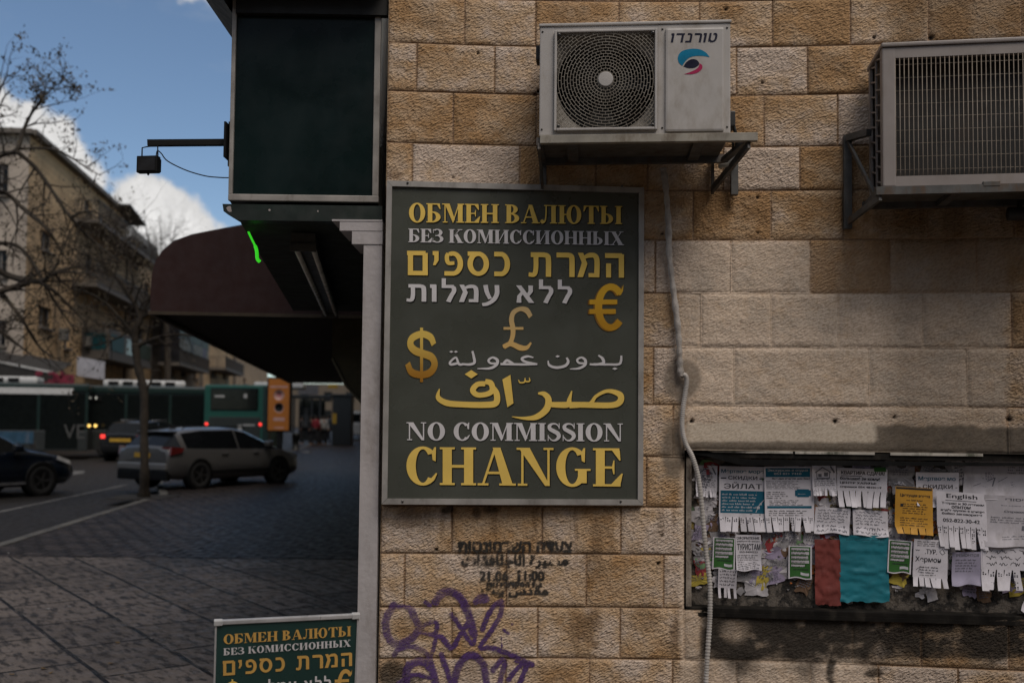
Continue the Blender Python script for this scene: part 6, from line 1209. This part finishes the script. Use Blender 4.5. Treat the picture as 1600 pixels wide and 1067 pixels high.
# glazed bay with teal curtain, and white banner
u0, z1 = fs_.uz(128, 512); u1, z0 = fs_.uz(200, 580); z0 = fs_.uz(135, 562)[1]
mb = MB(); vs = [fs_.pt(u, z, n) for u in (u0, u1) for n in (.01, 1.4) for z in (z0, z1)]; mb.add(vs, [[0, 1, 3, 2], [4, 6, 7, 5], [0, 4, 5, 1], [2, 3, 7, 6], [0, 2, 6, 4], [1, 5, 7, 3]]); bay = mb.build('bay', mat('bay_frame', (.07, .06, .05), .7), hA)
for k, m_ in ((0, mat('teal_curtain', (.008, .045, .052), .5, spec=.1)), (1, pane), (2, mat('green_curtain', (.022, .030, .016), .6, spec=.1))):
    a, b = u0 + (u1 - u0) * (k + .08) / 3, u0 + (u1 - u0) * (k + .92) / 3; mb = MB(); mb.add([fs_.pt(a, z0 + .5, 1.42), fs_.pt(b, z0 + .5, 1.42), fs_.pt(b, z1 - .25, 1.42), fs_.pt(a, z1 - .25, 1.42)], [[0, 1, 2, 3]]); mb.build('window', m_, bay)
mb = MB(); mb.add([fs_.pt(u0 - .02, z0 + .5, n) if True else 0 for n in (.15, 1.25)] + [fs_.pt(u0 - .02, z1 - .25, n) for n in (1.25, .15)], [[0, 1, 2, 3]]); mb.build('window', mat('teal_curtain', (0, 0, 0)), bay)
for u in [fs_.uz(x, 500)[0] for x in (88, 112, 172)]:
    mb = MB(); mb.box(-.3, .3, -.25, .1, 0, .6, .03); o = mb.build('wall_unit', mat('grimy_unit', (.10, .095, .085), .7), hA); o.rotation_euler = (0, 0, math.atan2(D1.y, D1.x)); o.location = fs_.pt(u, 5.6, .3)
keep = [o for o in bpy.data.objects if o.name.startswith('wall_unit')]
rel(hA)
for o in keep: o.location = fs_.pt(fs_.uz(88 + 40 * keep.index(o), 500)[0], 5.2, .3) - hA.location
bq = [at(*q_, 45.5) for q_ in ((120, 557), (163, 565), (162, 593), (120, 587))]; bo = bq[0].copy()
mb = MB(); mb.add([v - bo for v in bq] + [v - bo + Vector((.02, .06, 0)) for v in bq], [[0, 1, 2, 3], [7, 6, 5, 4], [0, 4, 5, 1], [1, 5, 6, 2], [2, 6, 7, 3], [3, 7, 4, 0]]); o = mb.build('banner', mat('banner_cloth', (.33, .325, .35), .8, var=.12, scale=2)); o.location = bo; tag(o, 'blank white banner hung below the glazed bay of the stone house', 'banner')
sa = [at(-60, 553, 42.5), at(88, 583, 42.5), at(88, 600, 42.5), at(-60, 575, 42.5)]; so_ = sa[0].copy()
ca = empty('street_canopy', so_, 0, 'long dark shop canopy with a pale edge running behind the striped bus', 'awning')
mb = MB(); mb.add([v - so_ for v in sa] + [v - so_ + Vector((0, 1.6, .5)) for v in sa[:2]], [[0, 1, 2, 3], [0, 1, 5, 4]]); mb.build('canvas', mat('dark_canvas', (.022, .020, .018), .9), ca)
mb = MB(); mb.bar(Vector((0, -.02, 0)), sa[1] - so_ + Vector((0, -.02, 0)), .05, .09); mb.build('edge', mat('pale_edge', (.42, .41, .39), .6), ca)
gsgn = at(88, 590, 42.4); mb = MB()
for k in range(26): mb.box(random.uniform(-.9, .55), random.uniform(.6, .8), .0 + .01 * k, .01 + .01 * k, random.uniform(-.45, 0), random.uniform(.05, .25)) if k < 3 else mb.box(*(lambda a, c: (a, a + .16, -.01 * k, -.01 * k + .008, c, c + .14))(random.uniform(-.9, .5), random.uniform(-.4, .15)))
o = mb.build('market_cloths', mat('crimson_cloth', (.16, .012, .03), .8, var=.4, scale=4)); o.location = gsgn; tag(o, 'crimson shop goods hanging beneath the dark canopy above the striped bus', 'goods')
def house(name, u_px0, u_px1, ytop, label, m, wins, balc=(), extra=0.0):
    fc = Face(Cn + Vector((extra, 0, 0)), D1); u0 = fc.uz(u_px0, 500)[0]; u1 = fc.uz(u_px1, 500)[0]; z1 = fc.uz(u_px0, ytop)[1]; P = fc.pt(u0, 0)
    h = empty(name, P, 0, label, 'house'); fac = [hole(fc, *w) for w in wins]; fac = [(max(a, u0 + .2), min(b, u1 - .2), c, d) for a, b, c, d in fac if b < u1 and a > u0]
    facade(fc, u0, u1, 0, z1, fac, m, h); mb = MB(); L2 = Vector((-14, 0, 0)); mb.add([fc.pt(u0, z1), fc.pt(u1, z1), fc.pt(u1, z1) + L2, fc.pt(u0, z1) + L2], [[0, 1, 2, 3]]); mb.add([fc.pt(u0, 0), fc.pt(u0, z1), fc.pt(u0, z1) + L2, fc.pt(u0, 0) + L2], [[0, 1, 2, 3]]); mb.bar(fc.pt(u0, z1 + .1, .1), fc.pt(u1, z1 + .1, .1), .5, .2); mb.build('roof', conc, h)
    for a, b, y in balc: ua, z = fc.uz(a, y); balcony(fc, ua, fc.uz(b, 500)[0], z, h, 1.5)
    rel(h); return fc, h
fB, hB = house('stone_house', 198, 259, 372, 'middle stone house with a projecting balcony, seen beside the maroon awning', st1, [(207, 214, 395, 420), (226, 234, 440, 470), (206, 213, 470, 500), (215, 224, 510, 540), (240, 247, 520, 545)], [(204, 238, 470)])
fC, hC = house('stone_house', 256, 322, 478, 'low stone house with colourful glazed balcony above the buses', st2, [(262, 272, 575, 590), (283, 291, 575, 590), (302, 308, 578, 592)], [(246, 300, 566)], .8)
mb = MB(); ua, za = fC.uz(250, 564); ub, zb = fC.uz(302, 528); cols = [mat('glaze_' + n_, [x * .6 for x in c_], .5, var=.5, scale=3, spec=.08) for n_, c_ in (('teal', (.05, .085, .08)), ('pale', (.16, .14, .115)), ('pink', (.60, .08, .11)), ('violet', (.10, .06, .14)), ('dark', (.02, .02, .025)))]
for i in range(9):
    for j in range(3): a = ua + (ub - ua) * i / 9; b = ua + (ub - ua) * (i + .85) / 9; z0 = za + (zb - za) * j / 3; z1 = za + (zb - za) * (j + .85) / 3; mb.add([fC.pt(u, z, 1.3) - hC.location for u, z in ((a, z0), (b, z0), (b, z1), (a, z1))], [[0, 1, 2, 3]], False, 2 if (i in (5, 6, 7) and j == 0) else 3 if (i == 7 and j == 1) else (i * 2 + j) % 2 if (i + j) % 4 else 4)
vs = [fC.pt(u, z, n) - hC.location for u in (ua, ub) for n in (.02, 1.28) for z in (za, zb)]; mb.add(vs, [[0, 1, 3, 2], [4, 6, 7, 5], [0, 4, 5, 1], [2, 3, 7, 6], [0, 2, 6, 4], [1, 5, 7, 3]], False, 4); mb.build('glazed_balcony', cols, hC)
house('stone_house', 320, 372, 512, 'far stone house with a flat roof above the green bus', st1, [(330, 337, 578, 590), (348, 353, 582, 592)], [(326, 360, 574)], 1.2)
house('stone_house', 371, 420, 540, 'farthest stone house at the end of the row, half hidden by the awning', st2, [(380, 384, 590, 600)], [], 1.6)
# block closing the street
eb = empty('end_block', (-75, 175, 0), 0, 'dark stone block closing the far end of the street', 'building'); mb = MB(); mb.box(-25, 55, 0, 12, -.1, 7.5); mb.build('wall', mat('darkened_stone', (.11, .085, .06), .9, var=.3), eb); mb = MB(); [mb.box(-22 + i * 4, -20.6 + i * 4, -.03, .02, 1.2 + 3.2 * j, 2.9 + 3.2 * j) for i in range(19) for j in range(2)]; tag(mb.build('window', pane, eb), kind='stuff')  # stone darkened evenly so the far end stays dark in the sun

# ------------------------------------------------------------------ unseen terrace added behind the viewer to cut low sky light and darken reflections
for k_, (xa, xb_, hh_) in enumerate(((-62, -34, 11), (-24, -6, 9.5), (-6, 12, 11.5), (12, 34, 10))):
    fD = Face((xa, -13, 0), (1, 0, 0)); hD = empty('unseen_terrace_house', (xa, -13, 0), 0, ('unseen tall stone terrace house added at the far corner to cut low sky light', 'unseen lower stone terrace house added by the gap to cut low sky light', 'unseen tallest stone terrace house added opposite the exchange sign to darken reflections', 'unseen wide stone terrace house added opposite the notice board to darken reflections')[k_], 'house')
    facade(fD, 0, xb_ - xa, -.1, hh_, [(1.6 + 3.4 * i, 3.0 + 3.4 * i, 1.2 + 3.3 * j, 3.0 + 3.3 * j) for i in range(int((xb_ - xa - 2) / 3.4)) for j in range(int(hh_ / 3.3))], st2, hD)
    mb = MB(); mb.box(xa - .1, xb_ + .1, -25, -12.8, hh_, hh_ + .4); mb.build('roof', conc, hD); mb = MB(); mb.box(xa, xa + .1, -25, -13.05, -.1, hh_); mb.box(xb_ - .1, xb_, -25, -13.05, -.1, hh_); mb.build('party_wall', st2, hD); rel(hD)

# ------------------------------------------------------------------ bare trees
bark = mat('dark_bark', (.034, .026, .018), .9, var=.35, scale=12, bump=.01, bscale=40); leafm = mat('dry_leaf', (.045, .034, .018), .8, var=.4, scale=3); twigm = mat('twig_bark', (.030, .022, .016), .9)
class Tree:
    def __init__(s, seed): s.r = random.Random(seed); s.w = MB(); s.t = MB(); s.l = MB()
    def twig(s, p, d, L, rad, lv, leaf):
        k = max(3, int(L / .22)); pts = [p.copy()]; q = p.copy(); dd = d.normalized()
        for i in range(k):
            dd = (dd + Vector((s.r.gauss(0, .16), s.r.gauss(0, .16), s.r.gauss(.01, .14)))).normalized(); q = q + dd * (L / k); pts.append(q.copy())
        (s.w if rad > .025 else s.t).tube(pts, [rad * (1 - .75 * i / k) for i in range(k + 1)], 6 if rad > .02 else 4, False)
        if lv > 0:
            for i in range(1, k + 1):
                for _ in range(1 if s.r.random() < .88 else 0):
                    ax = Vector((s.r.gauss(0, 1), s.r.gauss(0, 1), s.r.gauss(0, 1))).cross(dd)
                    if ax.length < .1: continue
                    nd = (dd * s.r.uniform(.5, 1) + ax.normalized() * s.r.uniform(.5, 1.0)).normalized(); s.twig(pts[i], nd, L * s.r.uniform(.35, .62), rad * .5 * (1 - .4 * i / k), lv - 1, leaf)
        else:
            for q in pts[1:]:
                if s.r.random() < leaf:
                    for _ in range(s.r.randint(1, 3)):
                        c = q + Vector((s.r.gauss(0, .05), s.r.gauss(0, .05), s.r.gauss(-.02, .05))); a = Vector((s.r.gauss(0, 1), s.r.gauss(0, 1), s.r.gauss(-.6, 1))).normalized() * s.r.uniform(.02, .046); b = a.orthogonal().normalized() * a.length * .45; s.l.add([c - a, c + b, c + a, c - b], [[0, 1, 2, 3]])
    def limb(s, pts, radii, lv, nb, Lt, leaf, start=1):
        pts = [Vector(p) for p in pts]; P = [Vector(v) for v in crm([tuple(p) for p in pts], 5)]; n = len(P)
        R = [float(np.interp(i / (n - 1), np.linspace(0, 1, len(radii)), radii)) * (1 + .10 * sin(i * 1.7)) for i in range(n)]; s.w.tube(P, R, 9)
        for _ in range(nb):
            i = s.r.randint(start, n - 1); d = (P[min(i + 1, n - 1)] - P[max(0, i - 1)]).normalized(); sd_ = Vector((s.r.gauss(0, 1), s.r.gauss(0, .8), s.r.gauss(.25, .8))); s.twig(P[i], d * .6 + sd_.normalized(), Lt * s.r.uniform(.5, 1.2), max(.010, min(R[i] * .5, .022)), lv, leaf)
    def build(s, root):
        o = root.location; sh = lambda x, y, z: (x - o.x, y - o.y, z - o.z)
        s.w.build('trunk', bark, root, sh); s.t.build('twigs', twigm, root, sh) if s.t.v else None
        if s.l.v: s.l.build('leaves', leafm, root, sh)
TY = 19.4; tb = ground(225, 777)
T = lambda px, py, dy=0: at(px, py, TY + dy)
tr = empty('bare_tree', (tb.x, tb.y, 0), 0, 'slim bare street tree with forked crown on the pavement before the silver estate car', 'tree'); t1 = Tree(4)
t1.limb([(tb.x, tb.y, -.05), T(226, 735), T(225, 680), T(225, 615), T(216, 575), T(211, 535)], [.125, .085, .078, .082, .075, .075], 1, 2, .5, .05, 14)
t1.limb([T(211, 535), T(212, 515), T(219, 498), T(212, 478), T(203, 462), T(190, 442), T(172, 428), T(146, 422)], [.07, .062, .058, .046, .04, .034, .026, .015], 2, 14, .9, .12, 8)
t1.limb([T(219, 498), T(228, 492), T(244, 488), T(262, 492, .4)], [.045, .038, .03, .015], 1, 5, .7, .1, 4); t1.limb([T(215, 540), T(226, 535), T(246, 528), T(275, 523), T(312, 524)], [.05, .042, .034, .024, .012], 2, 9, .7, .10, 5)
t1.limb([T(225, 614), T(235, 598), T(240, 581), T(252, 578)], [.03, .024, .018, .01], 1, 2, .35, .0, 6); t1.limb([T(211, 530), T(200, 518), T(182, 508), T(160, 505, .5)], [.04, .03, .024, .012], 2, 7, .8, .12, 4)
t1.limb([T(203, 462), T(208, 440), T(204, 412), T(216, 385, .3)], [.03, .024, .018, .009], 2, 7, .8, .12, 4); t1.limb([T(190, 442), T(168, 418), T(150, 388), T(140, 362)], [.028, .022, .016, .008], 2, 8, .8, .16, 4)
for pts, rad, nb, lt in [([T(211, 526), T(190, 500), T(160, 470), T(130, 455), T(105, 450)], [.045, .036, .026, .018, .009], 16, .9), ([T(172, 428), T(150, 405), T(125, 395), T(100, 380)], [.024, .018, .013, .007], 14, .8), ([T(204, 412), T(190, 385), T(178, 350)], [.02, .014, .007], 12, .8), ([T(219, 498), T(232, 470), T(240, 440), T(236, 410)], [.03, .022, .015, .008], 14, .8), ([T(246, 528), T(262, 540), T(285, 545)], [.02, .013, .007], 8, .6), ([T(200, 518), T(180, 530), T(150, 540)], [.022, .015, .008], 9, .7)]: t1.limb(pts, rad, 2, nb, lt, .12, 3)
t1.build(tr)
mb = MB(); mb.box(-.55, .55, -.55, .55, .006, .014); o = mb.build('tree_pit', mat('pit_soil', (.016, .014, .012), .95, bump=.01, bscale=20)); o.location = (tb.x, tb.y, 0); tag(o, kind='structure')
LY = 18.5; L = lambda px, py, dy=0: at(px, py, LY + dy); lb_ = ground(-150, 800); lb_.y = LY; lb_.x = at(-150, 600, LY).x
t2r = empty('bare_tree', (lb_.x, LY, -.11), 0, 'large spreading tree with sparse dry leaves, branching across the tall stone house', 'tree'); t2 = Tree(9)
t2.limb([(lb_.x, LY, -.2), L(-148, 600), L(-140, 480), L(-120, 400)], [.24, .19, .17, .15], 1, 2, .6, .2, 8)
for pts, rad, nb, lt, lf_ in [([(-120, 400), (-60, 330), (-10, 250), (25, 236), (36, 205), (48, 180), (58, 165)], [.12, .09, .06, .045, .036, .028, .02], 14, .95, .35), ([(-120, 400), (-60, 300), (-20, 200), (-4, 150), (10, 120)], [.11, .07, .045, .025, .01], 12, .8, .4), ([(25, 236), (55, 262), (80, 296), (110, 340), (150, 380), (190, 410)], [.045, .042, .036, .03, .022, .012], 26, .95, .28), ([(-110, 410), (-40, 400), (10, 430), (60, 440), (90, 424), (130, 415)], [.10, .075, .055, .05, .035, .018], 24, .9, .3), ([(-120, 420), (-60, 470), (0, 455), (45, 442)], [.1, .07, .06, .05], 12, .9, .3), ([(60, 440), (85, 455), (110, 480), (135, 505)], [.04, .03, .022, .01], 14, .8, .3), ([(28, 233), (70, 232), (100, 240), (135, 262), (158, 275)], [.028, .022, .018, .013, .008], 12, .55, .42), ([(58, 165), (80, 140), (100, 125)], [.018, .013, .008], 9, .5, .8), ([(-60, 330), (0, 300), (40, 330), (75, 360), (100, 400)], [.06, .045, .035, .028, .012], 20, .95, .26), ([(-40, 400), (0, 380), (40, 395), (85, 470), (120, 520)], [.05, .04, .034, .026, .012], 18, .85, .26), ([(0, 455), (35, 500), (60, 540), (85, 560)], [.045, .032, .022, .01], 16, .8, .24), ([(-60, 470), (-10, 510), (30, 540), (50, 555)], [.05, .035, .022, .01], 12, .8, .24), ([(45, 185), (60, 150), (75, 128)], [.016, .011, .006], 6, .4, .8), ([(110, 340), (140, 330), (170, 345), (200, 380)], [.024, .018, .013, .007], 12, .7, .2)]:
    t2.limb([L(x, y, .25 * math.sin(i * 2.1 + x)) for i, (x, y) in enumerate(pts)], rad, 2, nb, lt, lf_, 6 if rad[0] > .08 else 3)
t2.build(t2r)
t3r = empty('bare_tree', (at(262, 640, 66).x, 66, -.1), 0, 'distant bare tree showing above the house roofs left of the awning', 'tree'); t3 = Tree(21); F3 = lambda px, py: at(px, py, 66)
t3.limb([(t3r.location.x, 66, -.1), F3(262, 560), F3(258, 480), F3(255, 440)], [.25, .2, .15, .1], 1, 2, 1, .1, 8)
for e in ((205, 350), (225, 340), (250, 335), (185, 375), (275, 350), (240, 360)): t3.limb([F3(256, 440), F3((256 + e[0]) / 2, 405), F3(*e)], [.09, .05, .015], 2, 7, 2.4, .1, 3)
t3.build(t3r)

# ------------------------------------------------------------------ far pavement: poster, shelter, kiosk, people
PYd = 36.0; pp_ = at(436, 672, PYd); po = empty('poster_stand', (pp_.x, PYd, 0), RAD(-4), 'orange advertising poster with two round pictures on a post, in front of the green bus', 'poster'); s_ = PYd / 1556
pl_ = lambda px, py: (at(px, py, PYd).x - pp_.x, at(px, py, PYd).z)
a = pl_(418, 672); b = pl_(453, 592); orm = mat('orange_poster', (.40, .13, .010), .5, var=.06, scale=1)
mb = MB(); mb.box(a[0] - .06, b[0] + .06, 0, .2, a[1] - .06, b[1] + .06, .03); mb.build('case', trimk, po); mb = MB(); mb.box(a[0], b[0], -.012, .02, a[1], b[1]); pt_ = mb.build('poster', orm, po)
pinkp = mat('poster_pale', (.45, .26, .22), .6)
for cx, cy, r, m_, dy in ((436, 617, 8.5, pinkp, .014), (436, 617, 4.2, mat('poster_rose', (.35, .13, .13), .6), .018), (436, 637, 8, pinkp, .014), (436, 637, 6.4, trimk, .018)): u, w = pl_(cx, cy); mb = MB(); mb.lathe([(r * s_, -dy), (r * s_, -.01)], 20, (u, 0, w)); mb.build('round_picture', m_, pt_)
for y, x0, x1, h in ((652, 427, 445, 5.5), (667, 428, 444, 2), (603, 422, 450, 2.5)): u, w = pl_(x0, y + h); u2, w2 = pl_(x1, y); mb = MB(); mb.box(u, u2, -.016, -.0125, w, w2); mb.build('text_block', pinkp, pt_)
mb = MB(); mb.box(-.09, .09, .04, .16, 0, a[1] - .05); mb.build('post', trimk, po)
shel = mat('shelter_dark', (.012, .014, .014), .4, var=.2); Ys = 60.0
sp_ = ground(500, 691); sh_ = empty('bus_shelter', (at(485, 680, Ys).x, Ys, 0), 0, 'dark glass bus shelter under the awning beside the orange poster', 'bus shelter'); X = lambda px: at(px, 650, Ys).x - sh_.location.x
mb = MB(); mb.box(X(456), X(517), 0, 1.8, 2.75, 2.95, .03); mb.build('roof', shel, sh_); mb = MB(); mb.box(X(458), X(500), 1.6, 1.66, .15, 2.7); mb.build('back_panel', mat('shelter_glass', (.03, .034, .034), .1), sh_)
for x in (458, 486, 499): mb = MB(); mb.box(X(x) - .06, X(x) + .06, .1, .22, 0, 2.75); mb.build('post', shel, sh_)
mb = MB(); mb.box(X(465), X(497), -.05, .0, 2.98, 3.55, .01); mb.build('sign_panel', mat('grey_sign', (.085, .085, .095), .5), sh_)
mb = MB(); mb.box(X(467), X(474), 1.5, 1.58, 1.0, 2.2); mb.build('notice', mat('pale_notice', (.13, .135, .13), .6), sh_)
ki = empty('kiosk', (at(531, 690, 58).x, 58, 0), RAD(3), 'tall dark kiosk box with a small yellow notice beside the pedestrians', 'kiosk'); X2 = lambda px: at(px, 650, 58).x - ki.location.x
mb = MB(); mb.box(X2(519), X2(549), 0, 1.3, 0, 2.85, .05); mb.build('body', shel, ki); mb = MB(); mb.box(X2(517), X2(551), -.1, 1.4, 2.85, 2.98, .03); mb.build('roof', shel, ki); mb = MB(); mb.box(X2(519.5), X2(526), -.02, 0, 1.25, 1.85); mb.build('notice', mat('yellow_notice', (.34, .21, .015), .6), ki)
mb = MB(); mb.box(X2(512), X2(527), -.12, -.02, 3.3, 3.55, .02); mb.build('fascia_sign', mat('yellow_notice', (0, 0, 0)), ki); mb = MB(); mb.box(X2(540), X2(540.6), 0, .1, 2.98, 3.3); mb.build('sign_post', shel, ki)
bo_ = ground(462, 703); mb = MB(); mb.lathe([(.16, 0), (.15, .62), (.19, .64), (.19, .8), (.12, .86), (0, .87)], 16, (0, 0, 0), 'z'); o = mb.build('bollard', shel); o.location = bo_; tag(o, 'stubby black bollard on the pavement ahead of the silver estate car', 'bollard')
bk = ground(477, 707); mb = MB(); mb.lathe([(.02, 0), (.3, .004), (.32, .03), (.1, .045)], 14, (0, 0, 0), 'z'); o = mb.build('utility_cover', mat('pale_cover', (.25, .25, .25), .6)); o.location = bk; tag(o, 'pale round metal cover on the pavement near the bollard', 'cover')
def person(px, py, Yp, label, hh, top, legs, hair, yaw=0, bag=None, lean=0.0):
    P = at(px, py, Yp); r = empty('person', (P.x, Yp, 0), yaw, label, 'person'); k = hh / 1.72
    J = {'hip': (0, 0, .92), 'waist': (0, 0, 1.08), 'chest': (lean * .4, -.02, 1.30), 'neck': (lean * .7, -.02, 1.47), 'head': (lean, -.03, 1.58), 'crown': (lean, -.03, 1.68)}
    for s_, n_ in ((-1, 'r'), (1, 'l')): J.update({n_ + 'h': (s_ * .09, 0, .88), n_ + 'k': (s_ * .10, -.05 * s_, .49), n_ + 'a': (s_ * .10, .05 + .06 * s_, .08), n_ + 'f': (s_ * .11, -.10 + .06 * s_, .03), n_ + 's': (s_ * .18 + lean * .6, -.01, 1.41), n_ + 'e': (s_ * .25, .02, 1.14), n_ + 'w': (s_ * .22, -.10, .92), n_ + 'd': (s_ * .21, -.13, .83)})
    RA = {'hip': .145, 'waist': .125, 'chest': .150, 'neck': .055, 'head': .092, 'crown': .065, 'h': .085, 'k': .058, 'a': .042, 'f': .036, 's': .068, 'e': .045, 'w': .032, 'd': .034}
    def skin(name, edges, m, par, infl=0.0):
        ns = sorted({x for e in edges for x in e}, key=lambda x: x != 'hip'); me = bpy.data.meshes.new(name); me.from_pydata([tuple(c * k for c in J[n_]) for n_ in ns], [(ns.index(a_), ns.index(b_)) for a_, b_ in edges], []); o = bpy.data.objects.new(name, me); COL.objects.link(o)
        md = o.modifiers.new('s', 'SKIN'); o.modifiers.new('d', 'SUBSURF').levels = 2
        for i, n_ in enumerate(ns): rr_ = (RA.get(n_) or RA[n_[1:]]) * k + infl; me.skin_vertices[0].data[i].radius = (rr_, rr_ * .8)
        me.skin_vertices[0].data[0].use_root = True; bpy.context.view_layer.update(); dg = bpy.context.evaluated_depsgraph_get(); nm = bpy.data.meshes.new_from_object(o.evaluated_get(dg)); o.modifiers.clear(); o.data = nm; nm.materials.clear(); nm.materials.append(m); nm.polygons.foreach_set('use_smooth', [True] * len(nm.polygons)); o.parent = par; return o
    T_e = [('hip', 'waist'), ('waist', 'chest'), ('chest', 'neck'), ('chest', 'rs'), ('chest', 'ls'), ('rs', 're'), ('re', 'rw'), ('ls', 'le'), ('le', 'lw')]; L_e = [('hip', 'rh'), ('hip', 'lh'), ('rh', 'rk'), ('rk', 'ra'), ('lh', 'lk'), ('lk', 'la')]
    skin('body', T_e + L_e + [('neck', 'head'), ('head', 'crown'), ('rw', 'rd'), ('lw', 'ld'), ('ra', 'rf'), ('la', 'lf')], mat('skin_tone', (.26, .16, .11), .6), r)
    skin('jacket', T_e, top, r, .024); skin('trousers', L_e, legs, r, .018)
    mb = MB(); mb.lathe([(.02, 1.70 * k), (.085, 1.685 * k), (.105, 1.63 * k), (.10, 1.57 * k)], 12, (lean, -.005, 0), 'z'); mb.build('hair', hair, r)
    if bag: mb = MB(); mb.box(*bag[:6], .04); mb.build('bag', bag[6], r)
    return r
drk = mat('dark_cloth', (.010, .010, .012), .85, var=.2); hairm = mat('dark_hair', (.012, .009, .007), .7); redc = mat('red_cloth', (.20, .012, .02), .8); whc = mat('white_cloth', (.36, .35, .33), .8)
person(494, 650, 57, 'person in a dark red jacket and black trousers waiting by the shelter', 1.74, redc, drk, hairm, 2.6, lean=.06)
person(506, 650, 57.6, 'person in a white top and dark trousers between the red jacket and the kiosk', 1.72, whc, drk, hairm, .4)
person(513, 650, 59, 'person in a blue-grey coat just beside the kiosk', 1.78, mat('bluegrey_cloth', (.05, .07, .09), .8), drk, hairm, -.5)
for px_, Y_, lb_, tp_, yw in ((486, 58.4, 'person in black standing inside the bus shelter', drk, .9), (472, 59, 'person in a dark grey coat at the near end of the bus shelter', mat('charcoal_cloth', (.022, .022, .024), .85), -1.2), (501, 59.2, 'person in brown half hidden between the red jacket and the white top', mat('brown_cloth', (.05, .03, .02), .85), 2.0)): person(px_, 650, Y_, lb_, 1.7, tp_, drk, hairm, yw)
vb = empty('white_van', (at(556, 660, 75).x, 75, -.0), RAD(95), 'distant white van glimpsed past the kiosk at the end of the pavement', 'van')
mb = MB(); mb.box(-2.2, 2.2, -.9, .9, .35, 1.25, .12); mb.box(-2.1, 1.4, -.85, .85, 1.2, 2.1, .2); mb.build('body', mat('van_white', (.38, .38, .37), .4), vb); mb = MB(); mb.box(-2.13, -2.0, -.7, .7, 1.3, 1.9, .03); mb.build('rear_window', glass, vb)
for x in (-1.4, 1.4):
    for s in (-1, 1): mb = MB(); mb.lathe([(.1, s * .7), (.33, s * .7), (.33, s * .92), (.1, s * .92)], 16, (x, 0, .33)); mb.build('wheel', tyre, vb)
# leaf litter on the pavement
mb = MB(); rs = random.Random(3)
for k in range(90):
    v = ground(rs.uniform(-40, 560), 668 + 400 * rs.random() ** 1.6); r = rs.uniform(.012, .03); a0 = rs.random() * 6; z = .007 if v.y > 11.3 else .004
    if v.x < ka.x + (v.y - ka.y) / kd.y * kd.x + .1: continue
    mb.add([(v.x + r * rs.uniform(.5, 1) * cos(a0 + i * 1.25), v.y + r * rs.uniform(.5, 1) * sin(a0 + i * 1.25), z + rs.uniform(0, .008)) for i in range(5)], [[0, 1, 2, 3, 4]], False, k % 3 == 0)
tag(mb.build('litter', [mat('litter_leaf', (.12, .075, .03), .9), mat('litter_paper', (.26, .25, .24), .9)]), kind='stuff')
for o in bpy.data.objects:
    if o.parent is None and o.get('category'):
        gname = {'flyer': 'flyers pasted on the notice board', 'bus': 'city buses in the street', 'car': 'cars in the street', 'house': 'stone houses along the streets', 'tree': 'bare street trees', 'air conditioner': 'air conditioners on the stone wall', 'bracket': 'steel brackets under the air conditioners', 'person': 'people waiting by the shelter'}.get(o['category'])
        if gname: o['group'] = gname
        if len(o['label'].replace('-', ' ').split()) > 16: print('LONG', o.name, o['label'])
bpy.data.objects.remove(_to); bpy.data.curves.remove(_tc)
